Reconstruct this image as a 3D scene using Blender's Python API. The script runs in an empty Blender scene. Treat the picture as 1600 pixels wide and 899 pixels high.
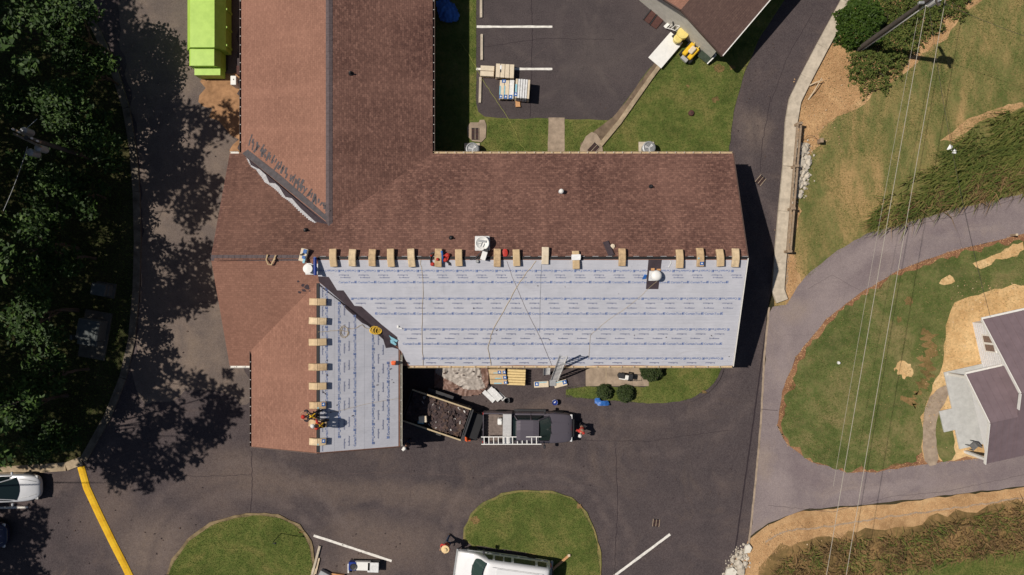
import bpy, bmesh, math, random
import numpy as np
from mathutils import Vector, Matrix
from mathutils import noise as mnoise

random.seed(7)
RNG = np.random.default_rng(11)
SC = bpy.context.scene
COL = SC.collection

# ------------------------------------------------------------------ camera
H, F = 48.0, 1150.0            # drone height (m), focal length in pixels of a 1600 px wide frame
cam_d = bpy.data.cameras.new('camera'); cam = bpy.data.objects.new('camera', cam_d); COL.objects.link(cam)
cam.location = (0, 0, H); cam.rotation_euler = (0, 0, 0)
cam_d.sensor_fit = 'HORIZONTAL'; cam_d.sensor_width = 36.0; cam_d.lens = 36.0 * F / 1600.0
cam_d.clip_end = 2000
SC.camera = cam

# ------------------------------------------------------------------ sky and sun
SUN_EL = math.radians(56.0); SUN_DN = math.radians(8.5)      # light travels to +X and a little to -Y
to_sun = Vector((-math.cos(SUN_DN) * math.cos(SUN_EL), math.sin(SUN_DN) * math.cos(SUN_EL), math.sin(SUN_EL)))
world = bpy.data.worlds.new('World'); SC.world = world; world.use_nodes = True
wn = world.node_tree; wn.nodes.clear()
sky = wn.nodes.new('ShaderNodeTexSky'); sky.sky_type = 'NISHITA'; sky.sun_disc = False
sky.sun_elevation = SUN_EL; sky.sun_rotation = math.atan2(to_sun.x, to_sun.y)
bg = wn.nodes.new('ShaderNodeBackground'); bg.inputs['Strength'].default_value = 0.05
wo = wn.nodes.new('ShaderNodeOutputWorld')
wn.links.new(sky.outputs[0], bg.inputs[0]); wn.links.new(bg.outputs[0], wo.inputs[0])
sl = bpy.data.lights.new('sun', 'SUN'); sl.energy = 5.0; sl.angle = math.radians(0.5); sl.color = (1.0, 0.93, 0.83)
so = bpy.data.objects.new('sun', sl); COL.objects.link(so)
so.rotation_euler = to_sun.to_track_quat('Z', 'Y').to_euler(); so.location = to_sun * 80
SC.view_settings.view_transform = 'Standard'; SC.view_settings.look = 'None'
SC.view_settings.exposure = -0.3; SC.view_settings.gamma = 1.0
SC.view_settings.use_curve_mapping = False

# ------------------------------------------------------------------ helpers
def W(px, py, z=0.0):
    k = (H - z) / F
    return Vector(((px - 800) * k, (449.5 - py) * k, z))
def PX(pts, z=0.0):
    return [tuple(W(x, y, z).xy) for x, y in pts]
def chaikin(pts, n=2):
    for _ in range(n):
        o = []
        for i in range(len(pts)):
            a, b = pts[i], pts[(i + 1) % len(pts)]
            o.append((a[0] * .75 + b[0] * .25, a[1] * .75 + b[1] * .25))
            o.append((a[0] * .25 + b[0] * .75, a[1] * .25 + b[1] * .75))
        pts = o
    return pts
def jag(pts, amp, step, seed=0):
    r = random.Random(seed); o = []
    for i in range(len(pts)):
        a, b = Vector(pts[i]), Vector(pts[(i + 1) % len(pts)])
        d = b - a; n = max(1, int(d.length / step)); nn = Vector((-d.y, d.x)).normalized() if d.length > 1e-6 else Vector((0, 0))
        for k in range(n):
            p = a + d * (k / n)
            q = mnoise.noise(Vector((p.x * .9, p.y * .9, seed))) * amp * 1.3 + r.uniform(-amp, amp) * .55
            o.append(tuple(p + nn * q))
    return o

MATS = {}
INV = {}
def _root(o):
    while o.parent: o = o.parent
    return o
def tag(o, label=None, cat=None, group=None, kind=None):
    if label: o['label'] = label
    if cat: o['category'] = cat
    if group: o['group'] = group
    if kind: o['kind'] = kind
    return o
def thing(name, label, cat, loc=(0, 0, 0), rz=0.0, group=None, rot=None):
    o = bpy.data.objects.new(name, None); COL.objects.link(o)
    o.empty_display_size = .2
    m = Matrix.Translation(Vector(loc)) @ (rot.to_4x4() if rot is not None else Matrix.Rotation(rz, 4, 'Z'))
    o.matrix_world = m; o.location = m.to_translation(); o.rotation_euler = m.to_euler()
    INV[o.name] = m.inverted()
    return tag(o, label, cat, group)
def dup(root, loc, rz=None, label=None):
    r = root.copy(); COL.objects.link(r); r.location = loc
    if rz is not None: r.rotation_euler = (r.rotation_euler[0], r.rotation_euler[1], rz)
    if label: r['label'] = label
    for ch in root.children:
        c = ch.copy(); COL.objects.link(c); c.parent = r
        for g in ch.children:
            d = g.copy(); COL.objects.link(d); d.parent = c
    return r

class MB:
    def __init__(s):
        s.v = []; s.f = []; s.uv = []; s.mi = []; s.M = None
    def add(s, vs, fs, uvs=None, mi=0):
        n = len(s.v)
        for p in vs:
            p = Vector(p)
            s.v.append(tuple(s.M @ p) if s.M is not None else tuple(p))
        for i, f in enumerate(fs):
            s.f.append([n + k for k in f]); s.uv.append(uvs[i] if uvs else None); s.mi.append(mi)
        return s
    def box(s, c, size, rz=0.0, R=None, ch=0.0, mi=0):
        x, y, z = (q / 2 for q in size)
        if ch <= 0:
            vs = [(a * x, b * y, d * z) for a in (-1, 1) for b in (-1, 1) for d in (-1, 1)]
            fs = [(0, 1, 3, 2), (4, 6, 7, 5), (0, 4, 5, 1), (2, 3, 7, 6), (0, 2, 6, 4), (1, 5, 7, 3)]
        else:
            ch = min(ch, x * .9, y * .9, z * .9)
            idx = {}; vs = []
            for a in (-1, 1):
                for b in (-1, 1):
                    for d in (-1, 1):
                        for ax in range(3):
                            e = [x - ch, y - ch, z - ch]; e[ax] = (x, y, z)[ax]
                            idx[(a, b, d, ax)] = len(vs); vs.append((a * e[0], b * e[1], d * e[2]))
            fs = []
            for ax in range(3):
                o1, o2 = [q for q in range(3) if q != ax]
                for sg in (-1, 1):
                    q = []
                    for u, w in ((-1, -1), (1, -1), (1, 1), (-1, 1)):
                        k = [0, 0, 0]; k[ax] = sg; k[o1] = u; k[o2] = w; q.append(idx[(*k, ax)])
                    fs.append(q)
                for u in (-1, 1):
                    for w in (-1, 1):
                        k1 = [0, 0, 0]; k1[ax] = -1; k1[o1] = u; k1[o2] = w; k2 = list(k1); k2[ax] = 1
                        fs.append((idx[(*k1, o1)], idx[(*k2, o1)], idx[(*k2, o2)], idx[(*k1, o2)]))
            for a in (-1, 1):
                for b in (-1, 1):
                    for d in (-1, 1):
                        fs.append((idx[(a, b, d, 0)], idx[(a, b, d, 1)], idx[(a, b, d, 2)]))
        m = (R if R is not None else Matrix.Rotation(rz, 3, 'Z'))
        return s.add([m @ Vector(p) + Vector(c) for p in vs], fs, mi=mi)
    def bar(s, a, b, w, h=None, mi=0):
        a, b = Vector(a), Vector(b); d = b - a
        R = d.to_track_quat('X', 'Z').to_matrix()
        return s.box((a + b) / 2, (d.length, w, h or w), R=R, mi=mi)
    def tube(s, pts, r, n=8, cap=True, mi=0):
        pts = [Vector(p) for p in pts]; k = len(pts); rings = []
        up = Vector((0, 0, 1))
        for i, p in enumerate(pts):
            t = (pts[min(i + 1, k - 1)] - pts[max(i - 1, 0)])
            if t.length < 1e-9: t = Vector((0, 0, 1))
            t.normalize(); a = t.cross(up)
            if a.length < .05: a = t.cross(Vector((1, 0, 0)))
            a.normalize(); b = t.cross(a); rr = r[i] if isinstance(r, (list, tuple)) else r
            rings.append([p + (a * math.cos(q * 2 * math.pi / n) + b * math.sin(q * 2 * math.pi / n)) * rr for q in range(n)])
        return s.loft(rings, cap, mi)
    def loft(s, rings, cap=True, mi=0):
        n = len(rings[0]); vs = [p for r in rings for p in r]; fs = []
        for i in range(len(rings) - 1):
            for j in range(n):
                fs.append((i * n + j, i * n + (j + 1) % n, (i + 1) * n + (j + 1) % n, (i + 1) * n + j))
        if cap:
            fs.append(tuple(range(n))[::-1]); fs.append(tuple(range((len(rings) - 1) * n, len(rings) * n)))
        return s.add(vs, fs, mi=mi)
    def lathe(s, prof, n=20, c=(0, 0, 0), sx=1, sy=1, mi=0):
        c = Vector(c)
        return s.loft([[c + Vector((r * sx * math.cos(2 * math.pi * j / n), r * sy * math.sin(2 * math.pi * j / n), z)) for j in range(n)] for r, z in prof], True, mi)
    def prism(s, poly, z0, z1, mi=0):
        n = len(poly); vs = [(x, y, z1) for x, y in poly] + [(x, y, z0) for x, y in poly]
        fs = [tuple(range(n)), tuple(range(n, 2 * n))[::-1]] + [(i, i + n, (i + 1) % n + n, (i + 1) % n) for i in range(n)]
        return s.add(vs, fs, mi=mi)
    def sheet(s, poly, lift=0.0, th=.006, uvs=None, mi=0):
        n = len(poly); vs = [Vector(p) + Vector((0, 0, lift + th)) for p in poly] + [Vector(p) + Vector((0, 0, lift)) for p in poly]
        fs = [tuple(range(n)), tuple(range(n, 2 * n))[::-1]] + [(i, i + n, (i + 1) % n + n, (i + 1) % n) for i in range(n)]
        u = None
        if uvs: u = [uvs, uvs[::-1]] + [[uvs[i], uvs[i], uvs[(i + 1) % n], uvs[(i + 1) % n]] for i in range(n)]
        return s.add(vs, fs, u, mi)
    def flat(s, poly, z, mi=0):
        return s.add([(x, y, z) for x, y in poly], [tuple(range(len(poly)))], mi=mi)
    def build(s, name, mat, parent=None, smooth=False, local=False, fix=True):
        me = bpy.data.meshes.new(name); vs = s.v
        if parent is not None and not local:
            iv = INV.get(_root(parent).name)
            if iv is not None: vs = [tuple(iv @ Vector(p)) for p in vs]
        me.from_pydata(vs, [], s.f)
        if any(u for u in s.uv):
            ul = me.uv_layers.new(name='UVMap'); k = 0
            for f, u in zip(s.f, s.uv):
                for j in range(len(f)):
                    ul.data[k].uv = u[j] if u else (0, 0); k += 1
        ms = mat if isinstance(mat, (list, tuple)) else [mat]
        for m in ms: me.materials.append(MATS[m] if isinstance(m, str) else m)
        if len(ms) > 1: me.polygons.foreach_set('material_index', s.mi)
        if fix:
            bm = bmesh.new(); bm.from_mesh(me); bmesh.ops.recalc_face_normals(bm, faces=bm.faces); bm.to_mesh(me); bm.free()
        if smooth:
            me.polygons.foreach_set('use_smooth', [True] * len(me.polygons))
        o = bpy.data.objects.new(name, me); COL.objects.link(o)
        if parent is not None: o.parent = parent
        return o
    def build_flatup(s, name, mat, **k):
        k['fix'] = False
        # make single faces point up
        for f in s.f:
            a, b, c = (Vector(s.v[q]) for q in (f[0], f[1], f[2]))
            ar = sum(s.v[f[i]][0] * s.v[f[(i + 1) % len(f)]][1] - s.v[f[(i + 1) % len(f)]][0] * s.v[f[i]][1] for i in range(len(f)))
            if ar < 0: f.reverse()
        return s.build(name, mat, **k)

def np_mesh(name, V, Fc, mat, parent=None, smooth=False):
    """V (n,3) float array, Fc (m,k) int array -> one mesh object (fast path)"""
    V = np.asarray(V, dtype=np.float32); Fc = np.asarray(Fc, dtype=np.int32)
    if parent is not None:
        iv = INV.get(_root(parent).name)
        if iv is not None:
            A = np.array(iv, dtype=np.float32); V = V @ A[:3, :3].T + A[:3, 3]
    me = bpy.data.meshes.new(name); m, k = Fc.shape
    me.vertices.add(len(V)); me.vertices.foreach_set('co', V.ravel())
    me.loops.add(m * k); me.loops.foreach_set('vertex_index', Fc.ravel())
    me.polygons.add(m); me.polygons.foreach_set('loop_start', np.arange(0, m * k, k, dtype=np.int32))
    try: me.polygons.foreach_set('loop_total', np.full(m, k, dtype=np.int32))
    except Exception: pass
    if smooth: me.polygons.foreach_set('use_smooth', np.ones(m, dtype=bool))
    me.update(calc_edges=True); me.validate()
    me.materials.append(MATS[mat] if isinstance(mat, str) else mat)
    o = bpy.data.objects.new(name, me); COL.objects.link(o)
    if parent is not None: o.parent = parent
    return o

def inside(poly, P):
    P = np.asarray(P); x, y = P[:, 0], P[:, 1]; r = np.zeros(len(P), bool); n = len(poly)
    for i in range(n):
        x1, y1 = poly[i]; x2, y2 = poly[(i + 1) % n]
        if y1 == y2: continue
        c = ((y1 > y) != (y2 > y)) & (x < (x2 - x1) * (y - y1) / (y2 - y1) + x1)
        r ^= c
    return r

# ------------------------------------------------------------------ materials
def srgb(r, g, b):
    f = lambda c: (c / 255 / 12.92) if c / 255 <= .04045 else ((c / 255 + .055) / 1.055) ** 2.4
    return (f(r), f(g), f(b))
class NT:
    def __init__(s, name):
        s.m = bpy.data.materials.new(name); s.m.use_nodes = True; s.t = s.m.node_tree
        s.b = s.t.nodes['Principled BSDF']; MATS[name] = s.m
        s.tc = None
    def n(s, typ, **kw):
        x = s.t.nodes.new('ShaderNode' + typ)
        for k, v in kw.items():
            if k.startswith('i_'):
                key = k[2:]; key = int(key) if key.isdigit() else key.replace('_', ' ')
                x.inputs[key].default_value = v
            else: setattr(x, k, v)
        return x
    def l(s, a, b): s.t.links.new(a, b)
    def co(s, which='Object', scale=None, rot=0):
        if s.tc is None: s.tc = s.n('TexCoord')
        o = s.tc.outputs[which]
        if scale is not None or rot:
            mp = s.n('Mapping'); s.l(o, mp.inputs['Vector'])
            if scale is not None: mp.inputs['Scale'].default_value = scale
            mp.inputs['Rotation'].default_value = (0, 0, rot)
            o = mp.outputs[0]
        return o
    def noise(s, scale, detail=3, rough=.6, co=None, dist=0.0):
        x = s.n('TexNoise'); x.inputs['Scale'].default_value = scale; x.inputs['Detail'].default_value = detail
        x.inputs['Roughness'].default_value = rough; x.inputs['Distortion'].default_value = dist
        s.l(co or s.co(), x.inputs['Vector']); return x.outputs['Fac']
    def ramp(s, fac, stops):
        r = s.n('ValToRGB'); s.l(fac, r.inputs[0]); e = r.color_ramp.elements
        while len(e) < len(stops): e.new(.5)
        for q, (p, c) in zip(e, stops):
            q.position = p; q.color = (*c, 1) if len(c) == 3 else c
        return r.outputs['Color']
    def rng(s, fac, a, b, lo=0.0, hi=1.0):
        r = s.n('MapRange'); s.l(fac, r.inputs[0])
        for i, v in enumerate((a, b, lo, hi)): r.inputs[i + 1].default_value = v
        return r.outputs[0]
    def mix(s, fac, a, b, mode='MIX'):
        x = s.n('Mix', data_type='RGBA', blend_type=mode)
        if isinstance(fac, (int, float)): x.inputs[0].default_value = fac
        else: s.l(fac, x.inputs[0])
        for i, v in ((6, a), (7, b)):
            if isinstance(v, tuple): x.inputs[i].default_value = (*v, 1) if len(v) == 3 else v
            else: s.l(v, x.inputs[i])
        return x.outputs[2]
    def bump(s, h, strength=.4, dist=.02):
        x = s.n('Bump'); x.inputs['Strength'].default_value = strength; x.inputs['Distance'].default_value = dist
        s.l(h, x.inputs['Height']); s.l(x.outputs[0], s.b.inputs['Normal'])
    def out(s, col, rough=.85, spec=.25, metal=0.0):
        if isinstance(col, tuple): s.b.inputs['Base Color'].default_value = (*col, 1)
        else: s.l(col, s.b.inputs['Base Color'])
        if isinstance(rough, (int, float)): s.b.inputs['Roughness'].default_value = rough
        else: s.l(rough, s.b.inputs['Roughness'])
        s.b.inputs['Specular IOR Level'].default_value = spec; s.b.inputs['Metallic'].default_value = metal
        return s.m

def simple(name, col, rough=.7, var=.18, scale=6.0, bump=0.0, spec=.3, metal=0.0, col2=None):
    t = NT(name)
    f = t.noise(scale, 4, .65)
    a = tuple(c * (1 - var) for c in col); b = tuple(min(1, c * (1 + var)) for c in (col2 or col))
    c = t.mix(t.rng(f, .3, .7), a, b)
    if bump: t.bump(t.noise(scale * 6, 3), bump, .01)
    return t.out(c, rough, spec, metal)
def island(name, stops, rough=.6, trans=0.0, spec=.25, nscale=.6, namt=.35):
    """colour picked per loose piece (leaf, blade, rock) plus a slow noise over the mass"""
    t = NT(name); g = t.n('NewGeometry')
    f = t.n('Math', operation='MULTIPLY_ADD'); t.l(g.outputs['Random Per Island'], f.inputs[0]); f.inputs[1].default_value = 1 - namt
    nz = t.n('Math', operation='MULTIPLY'); t.l(t.rng(t.noise(nscale, 2), .3, .7), nz.inputs[0]); nz.inputs[1].default_value = namt
    t.l(nz.outputs[0], f.inputs[2])
    c = t.ramp(f.outputs[0], stops); t.out(c, rough, spec)
    if trans > 0:
        tr = t.n('BsdfTranslucent'); t.l(c, tr.inputs[0]); mx = t.n('MixShader'); mx.inputs[0].default_value = trans
        o = t.t.nodes['Material Output']; t.l(t.b.outputs[0], mx.inputs[1]); t.l(tr.outputs[0], mx.inputs[2]); t.l(mx.outputs[0], o.inputs[0])
    return t.m

def blob(t, x, y, rx, ry, rot, soft=.6, wob=1.2):
    mp = t.n('Mapping', vector_type='TEXTURE'); nz = t.n('TexNoise'); nz.inputs['Scale'].default_value = .35; nz.inputs['Detail'].default_value = 5; nz.inputs['Roughness'].default_value = .65
    t.l(t.co(), nz.inputs['Vector']); ad = t.n('VectorMath', operation='MULTIPLY_ADD'); t.l(nz.outputs['Color'], ad.inputs[0]); ad.inputs[1].default_value = (wob * 2, wob * 2, 0); t.l(t.co(), ad.inputs[2])
    mp.inputs['Location'].default_value = (x + wob, y + wob, 0); mp.inputs['Rotation'].default_value = (0, 0, rot); mp.inputs['Scale'].default_value = (rx, ry, 1); t.l(ad.outputs[0], mp.inputs['Vector'])
    sx = t.n('SeparateXYZ'); t.l(mp.outputs[0], sx.inputs[0]); cb = t.n('CombineXYZ'); t.l(sx.outputs[0], cb.inputs[0]); t.l(sx.outputs[1], cb.inputs[1])
    ln = t.n('VectorMath', operation='LENGTH'); t.l(cb.outputs[0], ln.inputs[0]); return ln.outputs['Value']
def asphalt(name, base, light, dark, dust=None, crack=0.0, blobs=(), arcs=()):
    t = NT(name)
    big = t.noise(.16, 4, .6, dist=.6); mid = t.noise(.9, 5, .65); fine = t.noise(22, 3, .7)
    streak = t.noise(1.0, 4, .6, co=t.co(scale=(.09, 1.5, 1)))
    streak2 = t.noise(1.0, 4, .6, co=t.co(scale=(1.6, .1, 1), rot=.12))
    c = t.mix(t.rng(big, .36, .66), dark, base)
    c = t.mix(t.rng(mid, .42, .78, 0, .8), c, light)
    c = t.mix(t.rng(streak, .55, .8, 0, .5), c, light)
    c = t.mix(t.rng(streak2, .56, .8, 0, .45), c, dark)
    if dust:
        d = t.noise(.23, 5, .7, dist=1.0, co=t.co(scale=(1, 1, 1), rot=.8))
        c = t.mix(t.rng(d, .52, .74, 0, .75), c, dust)
    grit = t.noise(3.2, 5, .75)
    for (x, y, rx, ry, rot, col, s) in blobs:
        f = t.rng(blob(t, x, y, rx, ry, rot), .35, 1.15, s, 0); mg = t.n('Math', operation='MULTIPLY'); t.l(f, mg.inputs[0]); t.l(t.rng(grit, .25, .7, .45, 1.1), mg.inputs[1]); c = t.mix(mg.outputs[0], c, col)
    for (x, y, r, w, col, s) in arcs:
        d = blob(t, x, y, r, r, 0, wob=.18); a1 = t.n('Math', operation='SUBTRACT'); t.l(d, a1.inputs[0]); a1.inputs[1].default_value = 1.0; a2 = t.n('Math', operation='ABSOLUTE'); t.l(a1.outputs[0], a2.inputs[0])
        f = t.rng(a2.outputs[0], 0, w / r, s, 0); mg = t.n('Math', operation='MULTIPLY'); t.l(f, mg.inputs[0]); t.l(t.rng(mid, .35, .6, .0, 1.0), mg.inputs[1]); c = t.mix(mg.outputs[0], c, col)
    if crack > 0:
        v = t.n('TexVoronoi', feature='DISTANCE_TO_EDGE'); v.inputs['Scale'].default_value = .22
        dn = t.n('Vector Math'.replace(' ', ''), operation='ADD'); nz = t.n('TexNoise'); nz.inputs['Scale'].default_value = .8; nz.inputs['Detail'].default_value = 4
        t.l(t.co(), nz.inputs['Vector']); t.l(t.co(), dn.inputs[0]); t.l(nz.outputs['Color'], dn.inputs[1]); t.l(dn.outputs[0], v.inputs['Vector'])
        c = t.mix(t.rng(v.outputs['Distance'], 0, .006, crack, 0), c, tuple(q * .45 for q in dark))
    sp = t.n('TexVoronoi'); sp.inputs['Scale'].default_value = 14; t.l(t.co(), sp.inputs['Vector'])
    c = t.mix(t.rng(fine, .25, .75, 0, 1), t.mix(.35, c, (.0, .0, .0)), t.mix(.16, c, (.5, .45, .42)))
    c = t.mix(t.rng(sp.outputs['Distance'], .0, .05, .35, 0), c, (.32, .27, .24))
    t.bump(fine, .35, .012)
    return t.out(c, .95, .08)

def ground_mat(name, cols, scale=.35, fine=9.0, stretch=(1, 1, 1), rot=0.0, bump=.6):
    """three-tone patchy ground: cols = (dark, mid, light)"""
    t = NT(name); co = t.co(scale=stretch, rot=rot)
    a = t.noise(scale, 5, .62, co=co, dist=.5); b = t.noise(scale * 4.3, 5, .7, co=co); f = t.noise(fine, 4, .75); g = t.noise(fine * 4, 2, .7)
    c = t.ramp(a, [(.36, cols[0]), (.5, cols[1]), (.64, cols[2])])
    c = t.mix(t.rng(b, .42, .72, 0, .6), c, cols[2])
    c = t.mix(t.rng(b, .5, .3, 0, .6), c, cols[0])
    c = t.mix(t.rng(f, .3, .7, 0, .7), c, t.mix(1.0, c, (.36, .38, .36), 'MULTIPLY'))
    c = t.mix(t.rng(g, .35, .7, .0, .35), c, cols[2])
    t.bump(f, bump, .05)
    return t.out(c, .95, .1)

def shingle(name, c1, c2, cdark, mott=.6, row=.132):
    t = NT(name); uv = t.co('UV')
    br = t.n('TexBrick', offset=.5); t.l(uv, br.inputs['Vector'])
    br.inputs['Scale'].default_value = 1.0; br.inputs['Brick Width'].default_value = .24; br.inputs['Row Height'].default_value = row
    br.inputs['Mortar Size'].default_value = .009; br.inputs['Mortar Smooth'].default_value = .3
    br.inputs['Color1'].default_value = (*c1, 1); br.inputs['Color2'].default_value = (*c2, 1); br.inputs['Mortar'].default_value = (*(q * .45 + w * .55 for q, w in zip(cdark, c1)), 1)
    br2 = t.n('TexBrick', offset=.37); t.l(uv, br2.inputs['Vector'])
    br2.inputs['Scale'].default_value = 1.0; br2.inputs['Brick Width'].default_value = .47; br2.inputs['Row Height'].default_value = row * 2
    br2.inputs['Mortar Size'].default_value = .0; br2.inputs['Color1'].default_value = (0, 0, 0, 1); br2.inputs['Color2'].default_value = (1, 1, 1, 1)
    n1 = t.noise(5.5, 3, .65, co=uv); n2 = t.noise(.22, 3, .5, co=uv); n3 = t.noise(26, 3, .75, co=uv)
    c = t.mix(t.rng(n1, .42, .62, 0, mott), br.outputs['Color'], cdark)
    c = t.mix(t.rng(br2.outputs['Color'], 0, 1, 0, mott * .45), c, tuple(q * .72 for q in c1))
    c = t.mix(t.rng(n2, .35, .7, 0, .3), c, tuple(min(1, q * 1.25) for q in c2))
    c = t.mix(t.rng(n3, .35, .65, 0, .55 if mott > .5 else .3), c, t.mix(1.0, c, (.45, .43, .43), 'MULTIPLY'))
    ws = t.noise(1.0, 4, .65, co=t.co('UV', scale=(.9, .06, 1))); c = t.mix(t.rng(ws, .5, .8, 0, .28), c, tuple(min(1, q * 1.3) for q in c2))
    ad = t.n('Math', operation='ADD'); t.l(br.outputs['Fac'], ad.inputs[0]); t.l(n1, ad.inputs[1])
    inv = t.n('Math', operation='SUBTRACT'); inv.inputs[0].default_value = 1; t.l(ad.outputs[0], inv.inputs[1])
    t.bump(inv.outputs[0], .5, .012)
    return t.out(c, .92, .15)
def paint(name, col, rough=.3, coat=.5, metal=.0, dirt=.25):
    t = NT(name); f = t.noise(3.5, 4, .65)
    c = t.mix(t.rng(f, .45, .8, 0, dirt), col, tuple(q * .6 + .05 for q in col))
    t.out(c, rough, .5, metal); t.b.inputs['Coat Weight'].default_value = coat; t.b.inputs['Coat Roughness'].default_value = .12
    return t.m
# ---- palette
asphalt('asphalt_dark', (.054, .038, .043), (.08, .057, .059), (.037, .026, .032), dust=(.115, .08, .068), blobs=[(-8.35, -16.51, 4.59, 1.75, -0.15, (0.16, 0.112, 0.09), 0.75), (-17.32, -11.92, 3.97, 1.59, -0.35, (0.16, 0.112, 0.09), 0.65), (-23.37, -17.13, 2.5, 3.13, -0.9, (0.2, 0.145, 0.115), 0.75), (-10.02, -13.17, 10.02, 0.83, -0.06, (0.16, 0.112, 0.09), 0.6), (-26.5, -14.63, 1.88, 2.5, -0.6, (0.16, 0.112, 0.09), 0.6), (-1.25, -8.79, 2.92, 2.09, -0.0, (0.16, 0.112, 0.09), 0.35), (-19.62, -13.38, 2.92, 1.67, -0.5, (0.16, 0.112, 0.09), 0.4), (15.65, 10.21, 1.67, 1.25, -1.2, (0.2, 0.145, 0.115), 0.7), (-4.59, -14.21, 2.92, 1.25, -0.1, (0.16, 0.112, 0.09), 0.45), (-10.02, -18.39, 2.5, 1.25, 0, (0.2, 0.145, 0.115), 0.6), (2.5, -7.95, 2.5, 0.58, 0, (0.16, 0.112, 0.09), 0.5), (15.23, -10.04, 0.92, 6.26, -0.1, (0.036, 0.025, 0.031), 0.55), (10.43, -10.46, 3.76, 2.5, -0.3, (0.036, 0.025, 0.031), 0.3), (4.17, -5.86, 3.34, 1.25, 0, (0.036, 0.025, 0.031), 0.35), (15.86, 4.99, 0.83, 5.01, 0, (0.036, 0.025, 0.031), 0.45), (-6.26, -10.04, 2.5, 1.25, 0, (0.036, 0.025, 0.031), 0.35), (8.77, -13.38, 2.09, 3.34, -0.2, (0.036, 0.025, 0.031), 0.25), (-15.86, -14.21, 2.92, 1.25, -0.2, (0.036, 0.025, 0.031), 0.35)], arcs=[(-17.53, -18.8, 5.34, 0.46, (0.135, 0.1, 0.093), 0.55), (-17.53, -18.8, 6.09, 0.37, (0.036, 0.025, 0.031), 0.45), (-17.53, -18.8, 7.35, 0.46, (0.135, 0.1, 0.093), 0.5), (1.46, -17.55, 5.34, 0.37, (0.135, 0.1, 0.093), 0.5), (1.46, -17.55, 6.26, 0.46, (0.135, 0.1, 0.093), 0.4), (1.46, -17.55, 6.89, 0.37, (0.036, 0.025, 0.031), 0.4), (9.18, -2.94, 5.84, 0.46, (0.135, 0.1, 0.093), 0.45), (9.18, -2.94, 6.89, 0.37, (0.036, 0.025, 0.031), 0.4), (9.18, -2.94, 7.93, 0.46, (0.135, 0.1, 0.093), 0.35), (-39.65, 2.9, 16.7, 0.55, (0.135, 0.1, 0.093), 0.5), (-39.65, 2.9, 17.74, 0.46, (0.036, 0.025, 0.031), 0.5), (-39.65, 2.9, 18.87, 0.55, (0.135, 0.1, 0.093), 0.45), (-10.02, -10.46, 5.01, 0.37, (0.135, 0.1, 0.093), 0.3), (29.22, 12.92, 13.77, 0.55, (0.036, 0.025, 0.031), 0.5), (29.22, 12.92, 14.61, 0.55, (0.135, 0.1, 0.093), 0.4)])
asphalt('asphalt_lot', (.05, .036, .041), (.07, .052, .055), (.036, .026, .031), arcs=[(10.43, 16.26, 5.2, 0.3, (0.09, 0.07, 0.066), 0.6), (10.43, 16.26, 7.4, 0.35, (0.085, 0.066, 0.063), 0.5), (0.83, 16.26, 4.0, 0.25, (0.085, 0.066, 0.063), 0.45), (4.17, 21.27, 7.0, 0.3, (0.085, 0.066, 0.063), 0.5)], blobs=[(5.84, 15.01, 2.5, 2.2, 0, (0.08, 0.062, 0.06), 0.6), (1.25, 11.46, 4, 0.4, 0, (0.025, 0.018, 0.022), 0.6), (0.63, 12.92, 0.3, 3, 0, (0.025, 0.018, 0.022), 0.5)])
asphalt('asphalt_old', (.25, .2, .203), (.31, .25, .243), (.195, .152, .162), dust=(.34, .265, .23), crack=.2, blobs=[(17.32, -12.96, 1.04, 2.3, -0.2, (0.34, 0.275, 0.27), 0.7), (19.2, -12.13, 2.09, 0.92, -0.5, (0.17, 0.125, 0.14), 0.5), (25.04, -12.96, 5.01, 0.42, 0.1, (0.34, 0.275, 0.27), 0.6), (24.21, 2.69, 4.59, 0.75, 0.4, (0.34, 0.275, 0.27), 0.7), (20.87, -0.86, 1.46, 3.13, -0.6, (0.34, 0.275, 0.27), 0.6), (22.96, 0.81, 2.5, 0.67, 0.6, (0.17, 0.125, 0.14), 0.5), (17.74, -4.61, 0.58, 3.34, -0.1, (0.34, 0.275, 0.27), 0.5), (29.22, 4.15, 3.34, 0.42, 0.25, (0.17, 0.125, 0.14), 0.45), (18.57, -1.69, 1.25, 0.83, 0, (0.38, 0.29, 0.22), 0.4), (30.05, -12.33, 3.76, 0.42, 0.12, (0.17, 0.125, 0.14), 0.4), (16.7, -11.29, 0.5, 1.25, 0, (0.38, 0.29, 0.22), 0.45)])
asphalt('asphalt_dusty', (.16, .12, .1), (.22, .165, .13), (.11, .084, .076), dust=(.26, .19, .14))
ground_mat('lawn', ((.06, .098, .02), (.108, .155, .034), (.22, .2, .066)), .45, 9)
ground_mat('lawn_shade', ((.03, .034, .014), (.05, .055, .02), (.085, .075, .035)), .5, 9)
ground_mat('lawn_dry', ((.07, .125, .03), (.15, .178, .056), (.45, .3, .135)), .2, 8, stretch=(1.5, .7, 1), rot=-.75)
ground_mat('lawn_loop', ((.06, .1, .024), (.108, .152, .04), (.26, .215, .095)), .35, 9)
ground_mat('straw', ((.34, .19, .088), (.54, .32, .16), (.68, .44, .23)), .5, 14)
ground_mat('sand_soil', ((.5, .29, .12), (.68, .42, .19), (.78, .54, .28)), .4, 6, bump=.3)
ground_mat('mulch', ((.16, .075, .042), (.27, .12, .068), (.4, .22, .12)), .8, 16)
ground_mat('weedy_bank', ((.1, .075, .03), (.2, .14, .055), (.36, .22, .1)), .6, 12)
ground_mat('forest_floor', ((.022, .024, .012), (.04, .038, .018), (.075, .06, .033)), .6, 10)
simple('concrete', (.5, .43, .34), .9, .2, 3, .3, .2)
simple('concrete_walk', (.33, .255, .19), .9, .28, 2.2, .3, .2)
simple('concrete_white', (.66, .62, .54), .85, .12, 2.5, .2, .2)
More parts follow.
